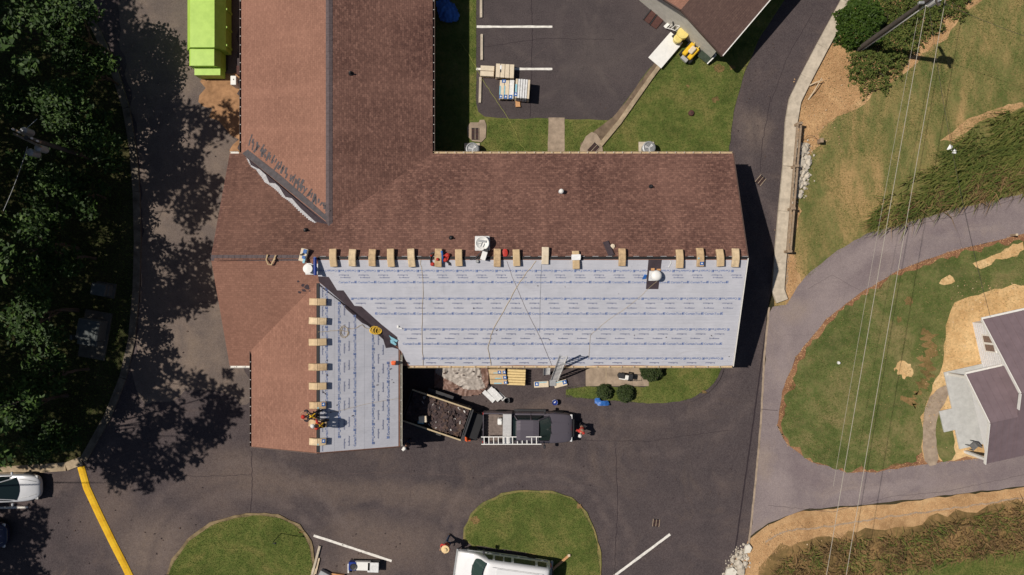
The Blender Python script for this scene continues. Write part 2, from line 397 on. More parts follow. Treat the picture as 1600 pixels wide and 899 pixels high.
simple('kerb_worn', (.36, .28, .19), .9, .35, 2, .4, .2)
simple('kerb_shaded', (.15, .125, .098), .95, .4, 2, .4, .1)  # kerb concrete darkened in its colour to stand in for tree shade
simple('kerb_earth', (.2, .15, .085), .95, .45, 1.6, .4, .1)
simple('rust_soil', (.34, .19, .1), .95, .3, 2, .4, .1)
simple('channel_soil', (.17, .125, .088), .95, .4, 1.5, .4, .1)
simple('line_white', (.72, .69, .64), .8, .2, 5, .1)
t = NT('line_yellow'); f1 = t.noise(2.2, 5, .75); f2 = t.noise(14, 4, .7); c = t.mix(t.rng(f1, .35, .7), (.6, .33, .012), (.78, .5, .03)); c = t.mix(t.rng(f1, .62, .75, 0, .6), c, (.2, .12, .05)); c = t.mix(t.rng(f2, .6, .72, 0, .8), c, (.1, .075, .06)); t.bump(f2, .4, .01); t.out(c, .8, .2)
simple('line_dim', (.095, .07, .068), .9, .3, 3)
simple('crack_grey', (.1, .078, .08), .95, .2)
simple('dark_joint', (.034, .025, .029), .95, .2)
simple('iron_rust', (.085, .038, .032), .8, .3, 9, .3)
simple('black', (.012, .012, .014), .6, .2)

def flat_piece(name, px, z, mat, smooth=0, jagv=None, seed=1, kind='structure', parent=None):
    pts = chaikin(px, smooth) if smooth else px
    pts = PX(pts, z)
    if jagv: pts = jag(pts, jagv[0], jagv[1], seed)
    m = MB(); m.flat(pts, z); o = m.build_flatup(name, mat, parent=parent)
    if kind and parent is None: o['kind'] = kind
    return o
def raised(name, px, z0, z1, mat, smooth=0, jagv=None, seed=1, kind='structure', parent=None):
    pts = chaikin(px, smooth) if smooth else px
    pts = PX(pts)
    if jagv: pts = jag(pts, jagv[0], jagv[1], seed)
    m = MB(); m.prism(pts, z0, z1); o = m.build(name, mat, parent=parent)
    if kind and parent is None: o['kind'] = kind
    return o
def strip(line, w0, w1=None):
    """polygon round a pixel polyline, w in pixels to either side"""
    w1 = w0 if w1 is None else w1; L = []; R = []
    for i, p in enumerate(line):
        a = Vector(line[max(i - 1, 0)]); b = Vector(line[min(i + 1, len(line) - 1)]); d = (b - a).normalized(); n = Vector((d.y, -d.x))
        L.append(tuple(Vector(p) + n * w0)); R.append(tuple(Vector(p) - n * w1))
    return L + R[::-1]

def thin(name, line, w, z, mat, amp, seed):
    r = random.Random(seed); o = []
    for a, b in zip(line, line[1:]):
        n = max(2, int(math.hypot(b[0] - a[0], b[1] - a[1]) / 6))
        for k in range(n): o.append((a[0] + (b[0] - a[0]) * k / n + r.uniform(-amp, amp), a[1] + (b[1] - a[1]) * k / n + r.uniform(-amp, amp)))
    o.append(line[-1]); m = MB(); pts = strip(o, w); n = len(o); P_ = PX(pts, z)
    m.add([(x, y, z) for x, y in P_], [(i, i + 1, 2 * n - 2 - i, 2 * n - 1 - i) for i in range(n - 1)])
    ob = m.build_flatup(name, mat); ob['kind'] = 'structure'; return ob
# ---- ground sheets (pixels of the photo projected to the real ground plane)
m = MB(); m.flat([(-260, -260), (260, -260), (260, 260), (-260, 260)], 0); g = m.build_flatup('ground', 'forest_floor'); g['kind'] = 'structure'

LEFT_KERB = [(98, -160), (120, 0), (150, 52), (176, 110), (195, 170), (206, 235), (211, 300), (213, 380), (211, 450), (204, 530), (190, 590), (166, 650), (128, 718)]
RIGHT_KERB = [(1370, -130), (1313, 0), (1275, 70), (1250, 118), (1232, 155), (1226, 190), (1222, 260), (1215, 330), (1208, 410), (1205, 455), (1212, 474)]
asph = LEFT_KERB + [(100, 727), (0, 733), (-420, 745), (-420, 1300), (1050, 1300), (1120, 930), (1140, 885), (1165, 855), (1172, 835), (1190, 640), (1198, 490)] + RIGHT_KERB[::-1][1:] 
flat_piece('driveway', asph, .02, 'asphalt_dark')
# sun-bleached, dusty stretch of the lane along the trees
flat_piece('dusty_lane', [(212, -160), (372, -160), (372, 250), (352, 300), (345, 430), (352, 520), (390, 590), (388, 640), (330, 600), (225, 640), (205, 600), (215, 520), (222, 400), (218, 250), (205, 140), (180, 40)], .024, 'asphalt_dusty', 2, (.25, .5), 3)
flat_piece('rust_soil', [(312, 116), (355, 114), (380, 112), (380, 250), (364, 248), (366, 196), (330, 192), (312, 160)], .028, 'rust_soil', 1, (.5, .35), 4)
old = [(1900, 232), (1600, 302), (1500, 325), (1430, 345), (1362, 362), (1300, 397), (1252, 440), (1228, 476), (1208, 480), (1200, 492), (1191, 640), (1180, 770), (1173, 838), (1200, 818), (1255, 797), (1400, 784), (1600, 760), (1900, 712),
       (1900, 650), (1600, 702), (1540, 715), (1440, 726), (1370, 738), (1322, 738), (1268, 722), (1230, 695), (1214, 665), (1222, 612), (1243, 558), (1290, 500), (1345, 458), (1400, 424), (1480, 394), (1600, 366), (1900, 300)]
flat_piece('side_road', old, .028, 'asphalt_old', 0, (.06, .4), 5)
# darker resurfaced shoulder and the pale edge seam between the two surfaces
thin('asphalt_seam', [(1202, 480), (1194, 560), (1189, 660), (1180, 760), (1170, 850)], 1.5, .032, 'concrete_walk', .3, 8)
thin('pavement_joint', [(1196, 520), (1177, 660), (1160, 780), (1146, 880), (1120, 1000)], 1.2, .026, 'dark_joint', .25, 9)
thin('road_crack', [(1350, 372), (1430, 352), (1500, 336), (1600, 308)], .35, .034, 'crack_grey', .9, 20)
thin('road_crack', [(1200, 790), (1300, 800), (1400, 775), (1480, 768), (1600, 742)], .25, .034, 'crack_grey', .9, 27)
thin('road_crack', [(1190, 640), (1215, 642)], .5, .034, 'crack_grey', .5, 28)
thin('road_crack', [(1345, 455), (1300, 430), (1262, 452)], .2, .034, 'crack_grey', .7, 29)
thin('road_crack', [(1505, 390), (1492, 350), (1480, 332)], .2, .034, 'crack_grey', .7, 30)

# hillside right of the kerb
hill = [(1400, -200), (1900, -200), (1900, 240), (1600, 306), (1500, 329), (1430, 349), (1362, 366), (1300, 401), (1252, 444), (1228, 480), (1210, 480), (1210, 400), (1226, 200), (1236, 155), (1316, 0)]
flat_piece('hillside_lawn', hill, .004, 'lawn_dry')
flat_piece('straw_bank', [(1330, -60), (1560, -60), (1530, 5), (1460, 75), (1395, 128), (1330, 165), (1290, 200), (1262, 245), (1248, 300), (1240, 370), (1240, 420), (1262, 432), (1235, 476), (1208, 470), (1216, 330), (1229, 180), (1255, 115), (1300, 30)], .008, 'straw', 1, (.35, .45), 11)
flat_piece('bare_soil', [(1468, 220), (1500, 196), (1520, 183), (1560, 168), (1600, 160), (1600, 168), (1530, 190), (1490, 222)], .008, 'straw', 0, (.09, .3), 12)
# loop lawn between the two arms of the side road
loop_px = [(1700, 345), (1600, 364), (1480, 392), (1400, 422), (1345, 456), (1290, 498), (1243, 556), (1222, 610), (1213, 665), (1230, 697), (1268, 724), (1322, 740), (1370, 740), (1440, 728), (1545, 717), (1700, 690)]
flat_piece('mulch_edge', loop_px, .012, 'mulch', 0, (.12, .35), 13)
loop_in = [(1700, 362), (1600, 380), (1560, 382), (1480, 403), (1400, 432), (1348, 464), (1297, 505), (1253, 558), (1231, 612), (1220, 662), (1236, 694), (1272, 719), (1322, 734), (1370, 733), (1432, 721), (1440, 690), (1700, 640)]
raised('loop_lawn', loop_in, 0, .05, 'lawn_loop', 0, (.34, .3), 14)
flat_piece('bare_soil', [(1700, 420), (1600, 442), (1540, 458), (1495, 468), (1482, 490), (1480, 530), (1470, 575), (1452, 610), (1446, 640), (1438, 690), (1446, 722), (1545, 714), (1700, 690)], .056, 'sand_soil', 1, (.22, .35), 15)
flat_piece('bare_soil', [(1520, 412), (1560, 396), (1600, 372), (1600, 396), (1555, 408), (1525, 420)], .056, 'sand_soil', 1, (.25, .3), 16)
flat_piece('bare_soil', [(1465, 440), (1490, 430), (1492, 442), (1470, 448)], .056, 'sand_soil', 1, (.25, .25), 17)
flat_piece('bare_soil', [(1393, 577), (1399, 569), (1406, 566), (1415, 568), (1424, 574), (1426, 582), (1419, 589), (1410, 592), (1400, 588)], .056, 'sand_soil', 0, (.3, .12), 18)
flat_piece('bare_soil', [(1438, 520), (1450, 525), (1462, 560), (1452, 600), (1430, 640), (1418, 630), (1445, 575)], .053, 'weedy_bank', 0, (.7, .12), 19)
flat_piece('garden_path', [(1456, 612), (1484, 600), (1480, 625), (1465, 645), (1463, 690), (1468, 726), (1447, 730), (1441, 690), (1443, 645)], .062, 'concrete_walk', 1, (.05, .3), 21)
raised('grass_patch', [(1462, 650), (1482, 640), (1490, 680), (1493, 718), (1468, 722), (1462, 690)], .0, .075, 'lawn_loop', 1, (.1, .3), 22)
# bank below the side road
flat_piece('lower_bank', [(1120, 1100), (1130, 900), (1160, 858), (1173, 840), (1200, 820), (1255, 799), (1400, 786), (1600, 762), (1900, 714), (1900, 1100)], .006, 'straw', 0, (.08, .4), 23)
flat_piece('weedy_bank', [(1190, 1100), (1185, 900), (1210, 862), (1260, 845), (1330, 832), (1420, 822), (1500, 800), (1600, 780), (1900, 740), (1900, 1100)], .010, 'weedy_bank', 1, (.4, .5), 24)
thin('dirt_track', [(1195, 848), (1225, 830), (1300, 822), (1400, 806), (1480, 796), (1600, 778)], 1.3, .014, 'concrete_walk', 1.3, 26)
flat_piece('lower_lawn', [(1350, 1100), (1360, 905), (1420, 890), (1500, 874), (1600, 862), (1900, 830), (1900, 1100)], .014, 'lawn', 0, (.3, .4), 25)

# left verge
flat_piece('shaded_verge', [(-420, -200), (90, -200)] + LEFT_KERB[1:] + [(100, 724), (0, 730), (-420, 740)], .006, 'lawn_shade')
def kerb(name, line, w, h, mat, joints=0, lab=None):
    r = bpy.data.objects.new(name, None); COL.objects.link(r); r['kind'] = 'structure'; INV[r.name] = Matrix.Identity(4)
    # separate cast lengths with open joints
    pts = [W(*p) for p in line]; segs = []; acc = []
    L = 0
    for i in range(len(pts) - 1):
        n = max(1, int(round((pts[i + 1] - pts[i]).length / 2.4)))
        for k in range(n):
            a = pts[i].lerp(pts[i + 1], k / n); b = pts[i].lerp(pts[i + 1], (k + 1) / n); segs.append((a, b))
    for a, b in segs:
        d = (b - a); nrm = Vector((d.y, -d.x, 0)).normalized()
        m = MB(); e = d.normalized() * .008
        q = [(a + e + nrm * w[0]), (b - e + nrm * w[0]), (b - e - nrm * w[1]), (a + e - nrm * w[1])]
        hh = h + random.uniform(-.008, .008)
        m.prism([tuple(v.xy) for v in q], 0, hh); m.build('kerb_stone', mat, r)
    return r
kerb('verge_kerb', LEFT_KERB, (.1, .36), .13, 'kerb_shaded')
kerb('verge_kerb_end', [(128, 718), (104, 727), (0, 734), (-200, 740)], (.2, .35), .13, 'kerb_worn')
kerb('retaining_kerb', RIGHT_KERB, (.0, .78), .2, 'concrete')
flat_piece('soil_strip', strip([(1249, 190), (1241, 270), (1234, 340), (1226, 420), (1222, 470)], 5), .012, 'concrete_walk', 0, (.08, .3), 31)

# north lawn and parking lot
lawn_n = [(640, -220), (1330, -220), (1226, 0), (1186, 60), (1162, 115), (1146, 175), (1138, 240), (1138, 275), (640, 275)]
raised('north_lawn', lawn_n, 0, .045, 'lawn', 0, (.05, .4), 33)
lot = [(744, -220), (744, 160), (747, 175), (757, 183), (800, 186), (860, 185), (930, 187), (950, 188), (962, 180), (1000, 128), (1045, 66), (1110, -20), (1230, -220)]
flat_piece('parking_lot', lot, .052, 'asphalt_lot', 0, (.04, .4), 34)
flat_piece('garden_path', [(857, 184), (882, 184), (882, 262), (855, 262)], .058, 'concrete_walk', 0, (.02, .3), 35)
flat_piece('drain_channel', [(918, 214), (961, 180), (1016, 107), (1055, 53), (1064, 58), (1016, 122), (968, 190), (938, 228), (932, 262), (908, 262), (908, 225)], .056, 'channel_soil', 0, (.06, .3), 36)
raised('drain_channel_edge', [(936, 224), (966, 188), (1014, 120), (1062, 56), (1067, 60), (1019, 124), (970, 194), (940, 230)], 0, .17, 'kerb_worn')
# drain aprons
raised('drain_apron', [(730, 200), (735, 192), (748, 192), (750, 188), (757, 188), (760, 196), (759, 216), (752, 223), (738, 221), (731, 214)], 0, .1, 'concrete_walk')
raised('drain_apron', [(906, 232), (915, 214), (924, 207), (932, 210), (940, 222), (942, 240), (940, 262), (906, 262)], 0, .11, 'concrete_walk')

# seams, cracks and sealed joints of the paving
for ln, w_, mt, z_ in (([(393, 705), (394, 760), (391, 802)], .7, 'dark_joint', .026), ([(640, 702), (642, 735), (640, 790)], .5, 'line_dim', .026), ([(962, 700), (965, 790), (960, 899)], .7, 'dark_joint', .026), ([(470, 745), (600, 738), (760, 745), (930, 740)], .6, 'line_dim', .026),
                       ([(885, 688), (1010, 690), (1140, 672)], .5, 'dark_joint', .026), ([(215, 730), (300, 745), (392, 742)], .5, 'dark_joint', .026), ([(560, 800), (640, 790), (725, 800)], .5, 'line_dim', .026), ([(1165, 120), (1150, 180), (1148, 250)], .6, 'line_dim', .026), ([(1205, 150), (1190, 230), (1188, 270)], .6, 'dark_joint', .026), ([(1270, 20), (1230, 90), (1205, 160)], .5, 'dark_joint', .026),
                       ([(830, -10), (832, 60), (828, 184)], .8, 'dark_joint', .057), ([(745, 75), (850, 60), (960, 62)], .5, 'dark_joint', .057), ([(815, 100), (862, 70)], .5, 'line_dim', .057), ([(905, 90), (985, 140)], .4, 'line_dim', .057)):
    thin('pavement_joint', ln, w_ * .6, z_, mt, .8, len(ln) * 7 + int(ln[0][0]))
# parking lines (paint sheets)
def line_px(name, a, b, w, z, mat='line_white', label=None):
    o = flat_piece(name, strip([a, b], w), z, mat, 0, (.012, .25), hash(a) % 99)
    return o
line_px('parking_line', (745, 42), (863, 42), 1.7, .058)
line_px('parking_line', (744, 108), (863, 108), 1.7, .058)
line_px('parking_line', (490, 837), (612, 877), 1.9, .026)
line_px('parking_line', (1047, 835), (940, 915), 2.0, .026)
line_px('parking_line', (-60, 795), (44, 793), 1.6, .026)
# yellow painted speed hump
ym = MB(); 
yl = [(127, 729), (136, 762), (156, 805), (178, 850), (196, 885), (215, 925)]
yr = []
for i, p in enumerate(yl):
    a = W(*yl[max(i - 1, 0)]); b = W(*yl[min(i + 1, len(yl) - 1)]); d = (b - a).normalized(); n = Vector((d.y, -d.x, 0)); c = W(*p)
    yr.append([c + n * s + Vector((0, 0, z)) for s, z in ((-.24, .02), (-.23, .06), (-.1, .105), (.1, .105), (.23, .06), (.24, .02))])
ym.loft(yr); o = ym.build('speed_hump', 'line_yellow'); tag(o, 'long yellow painted kerb strip crossing the asphalt at lower left', 'kerb strip')

# island lawns
isl_a = [(262, 905), (272, 876), (296, 845), (332, 819), (382, 804), (432, 806), (466, 822), (484, 848), (489, 880), (487, 960), (487, 1050), (255, 1050)]
raised('island_kerb', [(x + (3 if x > 380 else -3), y - 3) for x, y in isl_a], 0, .09, 'kerb_earth', 0, (.05, .35), 41)
raised('island_lawn', isl_a, 0, .11, 'lawn', 1, (.07, .35), 42)
isl_b = [(727, 842), (728, 826), (738, 804), (757, 787), (785, 773), (815, 768), (862, 770), (892, 779), (915, 802), (930, 838), (936, 872), (936, 960), (936, 1050), (850, 1050), (848, 900), (842, 868), (820, 862), (780, 857), (742, 852)]
cB = (835, 860)
raised('island_kerb', [(cB[0] + (x - cB[0]) * 1.03, cB[1] + (y - cB[1]) * 1.03) for x, y in isl_b], 0, .085, 'lawn_dry', 0, (.07, .35), 43)
raised('island_lawn', isl_b, 0, .11, 'lawn', 1, (.09, .35), 44)
# front lawn and patio
front = [(884, 604), (1000, 604), (1012, 604), (1012, 560), (1128, 560), (1127, 575), (1118, 594), (1100, 612), (1072, 625), (1030, 630), (985, 629), (940, 624), (884, 621)]
raised('front_lawn_berm', [(882, 600), (1012, 600), (1012, 560), (1132, 560), (1131, 577), (1122, 598), (1103, 617), (1074, 630), (1030, 636), (985, 635), (940, 630), (886, 627)], 0, .10, 'asphalt_dark', 1)
raised('front_lawn', front, 0, .125, 'lawn', 1, (.06, .3), 45)
raised('patio', [(915, 540), (1013, 540), (1013, 603), (915, 603)], 0, .14, 'concrete_walk')
flat_piece('patio_joint', strip([(947, 560), (947, 603)], .6), .145, 'kerb_worn')
# building-side strip of dark pavement under the eaves in front
# ------------------------------------------------------------------ buildings
shingle('shingle_pale', (.265, .136, .098), (.34, .178, .128), (.17, .083, .062), .45)  # paler, smoother brown shingle
shingle('shingle_mottled', (.148, .075, .06), (.315, .17, .13), (.066, .034, .031), .7)  # darker brown shingle with stronger mottling
shingle('shingle_dim', (.15, .078, .06), (.27, .145, .108), (.09, .047, .04), .6)
shingle('shingle_shed', (.135, .083, .072), (.175, .11, .09), (.088, .055, .05), .5)
simple('ridge_cap', (.11, .085, .088), .9, .2, 5, .2)
simple('brick_wall', (.3, .16, .11), .9, .2, 4, .3)
simple('soffit', (.6, .57, .5), .7, .1)
simple('gutter', (.10, .065, .055), .5, .2)
simple('gutter_tan', (.55, .43, .28), .6, .2)
simple('white_trim', (.75, .73, .69), .6, .08)
simple('strap_grey', (.5, .48, .45), .6, .1)
simple('white_edge', (.5, .49, .5), .7, .25, 9)
simple('membrane', (.055, .04, .048), .8, .2, 3)
simple('valley_grey', (.085, .075, .08), .85, .25, 4, .2)
t = NT('underlay'); cf = t.noise(1.2, 4, .6); wr = t.noise(5, 3, .6, co=t.co(scale=(.25, 2.2, 1)))
c = t.mix(t.rng(cf, .3, .7), (.465, .47, .52), (.54, .54, .59)); c = t.mix(t.rng(wr, .5, .8, 0, .3), c, (.37, .37, .42))
fl = t.noise(1.0, 3, .5, co=t.co(scale=(.12, 16, 1))); c = t.mix(t.rng(fl, .52, .7, 0, .16), c, (.3, .3, .34))
sm = t.noise(.55, 6, .8, dist=1.5); c = t.mix(t.rng(sm, .56, .78, 0, .38), c, (.3, .285, .29)); sp = t.noise(9, 4, .8); c = t.mix(t.rng(sp, .66, .76, 0, .5), c, (.22, .2, .2))
bt = t.n('TexVoronoi'); bt.inputs['Scale'].default_value = 1.6; bt.inputs['Randomness'].default_value = .25; t.l(t.co(), bt.inputs['Vector']); c = t.mix(t.rng(bt.outputs['Distance'], .03, .05, .55, 0), c, (.25, .25, .3))
t.bump(wr, .45, .03); t.out(c, .7, .3)
simple('print_blue', (.16, .215, .40), .7, .2, 30)
simple('print_grey', (.2, .22, .33), .7, .2, 30)

class Plane:      # z = a X + b Y + c
    def __init__(s, a, b, c): s.a, s.b, s.c = a, b, c
    def z(s, x, y): return s.a * x + s.b * y + s.c
    def at(s, px, py):
        dx, dy = (px - 800) / F, (449.5 - py) / F
        q = (H - s.c) / (1 + s.a * dx + s.b * dy); return Vector((dx * q, dy * q, H - q))
    def n(s): return Vector((-s.a, -s.b, 1)).normalized()
ZE, ZR = 3.0, 5.83
XL, XR = -17.26, 13.50
YN, YS = 8.198, -4.793; YR = (YN + YS) / 2; SL = (ZR - ZE) / (YN - YR)
NM = Plane(0, -SL, ZR + SL * YR); SM = Plane(0, SL, ZR - SL * YR)
# front wing (its eaves are a little higher)
WZE, WZR = 3.45, 5.22; WXL, WXR = -15.77, -6.78; WXC = (WXL + WXR) / 2; WS = (WZR - WZE) / (WXR - WXC); WYE = -9.63
WW = Plane(WS, 0, WZR - WS * WXC); WE = Plane(-WS, 0, WZR + WS * WXC)
WYJ = (WZE - SM.c) / SM.b; WYK = (WZR - SM.c) / SM.b        # where the eave / ridge of the wing meet the main slope
# back wing
BXL, BXR = -16.55, -4.85; BXC = (BXL + BXR) / 2; BZR = 4.98; BS = (BZR - ZE) / (BXR - BXC)
BW = Plane(BS, 0, BZR - BS * BXC); BE = Plane(-BS, 0, BZR + BS * BXC); BYK = (BZR - NM.c) / NM.b; BYT = 34.0

bld = thing('long_building', 'large brown shingled building with grey underlayment over its front roof slopes', 'building', (-2, 1.7, 0))
def slab(name, poly, mat, axis, th=.16):
    """roof slope: poly of 3D points, axis 'x' = courses run along X"""
    m = MB(); uv = []
    for p in poly:
        uv.append((p.x, p.y * math.sqrt(1 + SL * SL)) if axis == 'x' else (p.y, p.x * math.sqrt(1 + BS * BS)))
    m.sheet(poly, -th, th, uv); return m.build(name, mat, bld)
V3 = lambda x, y, pl: Vector((x, y, pl.z(x, y)))
r_n = slab('roof_slope', [V3(XL, YN, NM), V3(XR, YN, NM), V3(XR, YR, NM), V3(XL, YR, NM)], 'shingle_mottled', 'x')
r_s = slab('roof_slope', [V3(XL, YS, SM), V3(XR, YS, SM), V3(XR, YR, SM), V3(XL, YR, SM)], 'shingle_pale', 'x')
r_ww = slab('roof_slope', [V3(WXL, WYE, WW), V3(WXL, WYJ, WW), V3(WXC, WYK, WW), V3(WXC, WYE, WW)], 'shingle_pale', 'y')
r_we = slab('roof_slope', [V3(WXR, WYE, WE), V3(WXR, WYJ, WE), V3(WXC, WYK, WE), V3(WXC, WYE, WE)], 'shingle_pale', 'y')
r_bw = slab('roof_slope', [V3(BXL, YN, BW), V3(BXC, BYK, BW), V3(BXC, BYT, BW), V3(BXL, BYT, BW)], 'shingle_pale', 'y')
r_be = slab('roof_slope', [V3(BXR, YN, BE), V3(BXC, BYK, BE), V3(BXC, BYT, BE), V3(BXR, BYT, BE)], 'shingle_mottled', 'y')
# north slope left of the back wing has a paler face
m = MB(); pl = [NM.at(361, 242), NM.at(384, 242), NM.at(508, 349), NM.at(500, 404), NM.at(334, 408)]
m.sheet(pl, .0, .006, [(p.x, p.y * 1.09) for p in pl]); m.build('shingle_field', 'shingle_dim', bld)
# walls
w = MB()
w.prism([(XL + .55, YS + .5), (XR - .55, YS + .5), (XR - .55, YN - .5), (XL + .55, YN - .5)], 0, ZE - .12); w.build('wall', 'brick_wall', bld)
for xx in (XL + .56, XR - .56):      # gable triangles
    w = MB(); w.add([(xx, YS + .6, ZE - .12), (xx, YN - .6, ZE - .12), (xx, YR, ZR - .5)], [(0, 1, 2)]); w.build('gable', 'soffit', bld)
w = MB(); w.prism([(WXL + .5, WYE + .5), (WXR - .5, WYE + .5), (WXR - .5, YS + 1), (WXL + .5, YS + 1)], 0, WZE - .14); w.build('wall', 'brick_wall', bld)
w = MB(); w.add([(WXL + .6, WYE + .51, WZE - .15), (WXR - .6, WYE + .51, WZE - .15), (WXC, WYE + .51, WZR - .45)], [(0, 1, 2)]); w.build('gable', 'soffit', bld)
w = MB(); w.prism([(BXL + .5, YN - 1), (BXR - .5, YN - 1), (BXR - .5, BYT - .5), (BXL + .5, BYT - .5)], 0, ZE - .13); w.build('wall', 'brick_wall', bld)
# ridge caps: overlapping tabs
def ridge(p0, p1, mat, w=.16, n=None, rise=.03):
    p0, p1 = Vector(p0), Vector(p1); d = (p1 - p0); L = d.length; n = n or int(L / .33); d.normalize(); sd = d.cross(Vector((0, 0, 1))).normalized()
    m = MB()
    for i in range(n):
        a = p0 + d * (L * i / n); b = p0 + d * (L * (i + 1) / n + .02); lo, hi = .012, .03
        vs = [a - sd * w + Vector((0, 0, -w * .38 + lo)), a + Vector((0, 0, lo)), a + sd * w + Vector((0, 0, -w * .38 + lo)),
              b - sd * w + Vector((0, 0, -w * .38 + hi)), b + Vector((0, 0, hi)), b + sd * w + Vector((0, 0, -w * .38 + hi))]
        m.add(vs, [(0, 1, 4, 3), (1, 2, 5, 4), (3, 4, 5)])
    return tag(m.build('ridge_cap', mat, bld, fix=False), kind='stuff')
ridge((BXC, BYT, BZR), (BXC, BYK - .1, BZR), 'ridge_cap', .2)
ridge((XL, YR, ZR), (W(475, 405, ZR).x, YR, ZR), 'ridge_cap', .17)
# open ridge slot along the stripped part: dark gap with pale nail strips
m = MB(); m.box(((W(497, 0, ZR).x + XR) / 2, YR, ZR + .012), (XR - W(497, 0, ZR).x, .15, .03)); m.build('ridge_vent', 'black', bld)
m = MB(); x = W(500, 0, ZR).x
while x < XR - .3:
    m.box((x + .18, YR + .085, ZR + .012), (.34, .02, .04)); x += .78
tag(m.build('ridge_strip', 'white_edge', bld), kind='stuff')
m = MB(); m.box((WXC, (WYE + WYK) / 2, WZR + .0), (.17, WYK - WYE - .1, .05)); m.build('ridge_vent', 'black', bld)
# gutters with hanger straps
def gutter(a, b, side, mat, straps=.54, sm='white_trim'):
    a, b = Vector(a), Vector(b); d = (b - a); L = d.length; d.normalize(); side = Vector(side)
    m = MB(); pr = [(0.0, 0.0), (0.0, -.12), (.05, -.14), (.11, -.12), (.13, 0.0), (.118, 0.0), (.10, -.105), (.05, -.122), (.012, -.105), (.012, 0.0)]
    m.loft([[q + side * u + Vector((0, 0, v - .03)) for u, v in pr] for q in (a, b)]); gobj = m.build('gutter', mat, bld)
    m = MB(); n = int(L / straps)
    for i in range(n):
        q = a + d * (straps * (i + .5)) + side * .065; m.box(q + Vector((0, 0, -.012)), (.04 if abs(d.x) > .5 else .07, .07 if abs(d.x) > .5 else .04, .03))
    tag(m.build('hanger_strap', 'strap_grey' if sm == 'white_trim' else sm, gobj), kind='stuff')
gutter((BXL, BYT, ZE), (BXL, YN + .1, ZE), (-1, 0, 0), 'gutter')
gutter((BXR, BYT, ZE), (BXR, YN + .1, ZE), (1, 0, 0), 'gutter')
gutter((BXR, YN, ZE), (XR, YN, ZE), (0, 1, 0), 'gutter_tan')
gutter((XL, YN, ZE), (BXL - .2, YN, ZE), (0, 1, 0), 'white_trim')
gutter((XL, YS, ZE), (WXL - .1, YS, ZE), (0, -1, 0), 'white_trim')
gutter((WXR + .35, YS, ZE), (XR, YS, ZE), (0, -1, 0), 'gutter_tan', .75, 'white_trim')
gutter((WXL, WYE, WZE), (WXL, WYJ, WZE), (-1, 0, 0), 'gutter')
gutter((WXR, WYE, WZE), (WXR, WYJ - .2, WZE), (1, 0, 0), 'soffit', .8)
# drip edge of the rake on the east gable
for yy, p in ((YN, NM), (YS, SM)):
    m = MB(); m.bar((XR + .02, yy, ZE - .02), (XR + .02, YR, ZR - .02), .05, .16); m.build('rake_board', 'gutter' if yy > 0 else 'white_trim', bld)
for yy in (WXL, WXR):
    m = MB(); m.bar((yy, WYE - .02, WZE - .02), (WXC, WYE - .02, WZR - .02), .05, .16); m.build('rake_board', 'gutter', bld)

# ---- underlayment sheets and their print
def text_mesh(s, size):
    cu = bpy.data.curves.new('tmp_text', 'FONT'); cu.body = s; cu.size = size; cu.resolution_u = 1; cu.offset = .005
    ob = bpy.data.objects.new('tmp_text', cu); COL.objects.link(ob)
    dg = bpy.context.evaluated_depsgraph_get(); me = ob.evaluated_get(dg).to_mesh()
    v = [tuple(q.co) for q in me.vertices]; f = [tuple(p.vertices) for p in me.polygons]
    ob.evaluated_get(dg).to_mesh_clear(); bpy.data.objects.remove(ob); bpy.data.curves.remove(cu)
    xs = [q[0] for q in v]; x0, x1 = min(xs), max(xs)
    return [(x - x0, y, 0) for x, y, z in v], f, x1 - x0
TB = text_mesh('CertainTeed', .195); TS = text_mesh('RoofRunner', .12)
def logo(sz):   # square emblem with a white-looking notch (left open)
    a = sz
    return [(0, 0, 0), (a, 0, 0), (a, a * .42, 0), (a * .55, a * .42, 0), (a * .55, a * .62, 0), (a, a * .62, 0), (a, a, 0), (0, a, 0)], [(0, 1, 2, 3, 4, 5, 6, 7)]
def print_row(mb, plane, start, dirv, length, pitch, kind, flip, skip):
    """lettering along a line in plan; dirv = reading direction in plan"""
    nrm = plane.n(); d = Vector(dirv); n = int(length / pitch)
    for i in range(n + 1):
        o2 = Vector(start) + d * (pitch * i)
        u = Vector((d.x, d.y, plane.a * d.x + plane.b * d.y)).normalized(); v = nrm.cross(u)
        base = Vector((o2.x, o2.y, plane.z(o2.x, o2.y))) + nrm * .034
        if flip: u, v = -u, -v
        parts = []
        if kind == 'big':
            lv, lf = logo(.15); parts.append((lv, lf, 0)); parts.append((TB[0], TB[1], .19))
        else: parts.append((TS[0], TS[1], 0))
        for vs, fs, off in parts:
            pts = [base + u * (x + off) + v * y for x, y, _ in vs]
            if any(skip(p) for p in (pts[0], pts[-1], pts[len(pts) // 2])): continue
            mb.add(pts, fs)
# main slope: four lengths lapped up the slope, left ends cut in steps along the valley
valley_px = [(497, 432), (514, 433), (527, 454), (537, 454), (554, 478), (565, 479), (596, 507), (621, 527), (623, 545), (627, 549), (632, 560), (640, 572)]
def vx(py):
    for (x0, y0), (x1, y1) in zip(valley_px, valley_px[1:]):
        if y0 <= py <= y1: return x0 + (x1 - x0) * ((py - y0) / (y1 - y0) if y1 > y0 else 1)
    return 497 if py < 432 else 640
bands = [(406.5, 453), (453, 502), (502, 548), (548, 571.3)]
rows = {0: [(421.5, 'big', 1), (429, 'small', 1), (434.5, 'small', 0), (442.5, 'big', 0)], 1: [(465, 'big', 1), (473, 'small', 1), (482, 'small', 0), (491.5, 'big', 0)],
        2: [(513, 'big', 1), (521, 'small', 1), (529.5, 'small', 0), (538.5, 'big', 0)], 3: [(558.5, 'big', 1), (566, 'small', 1)]}
black_px = (1010, 1033, 402, 452)
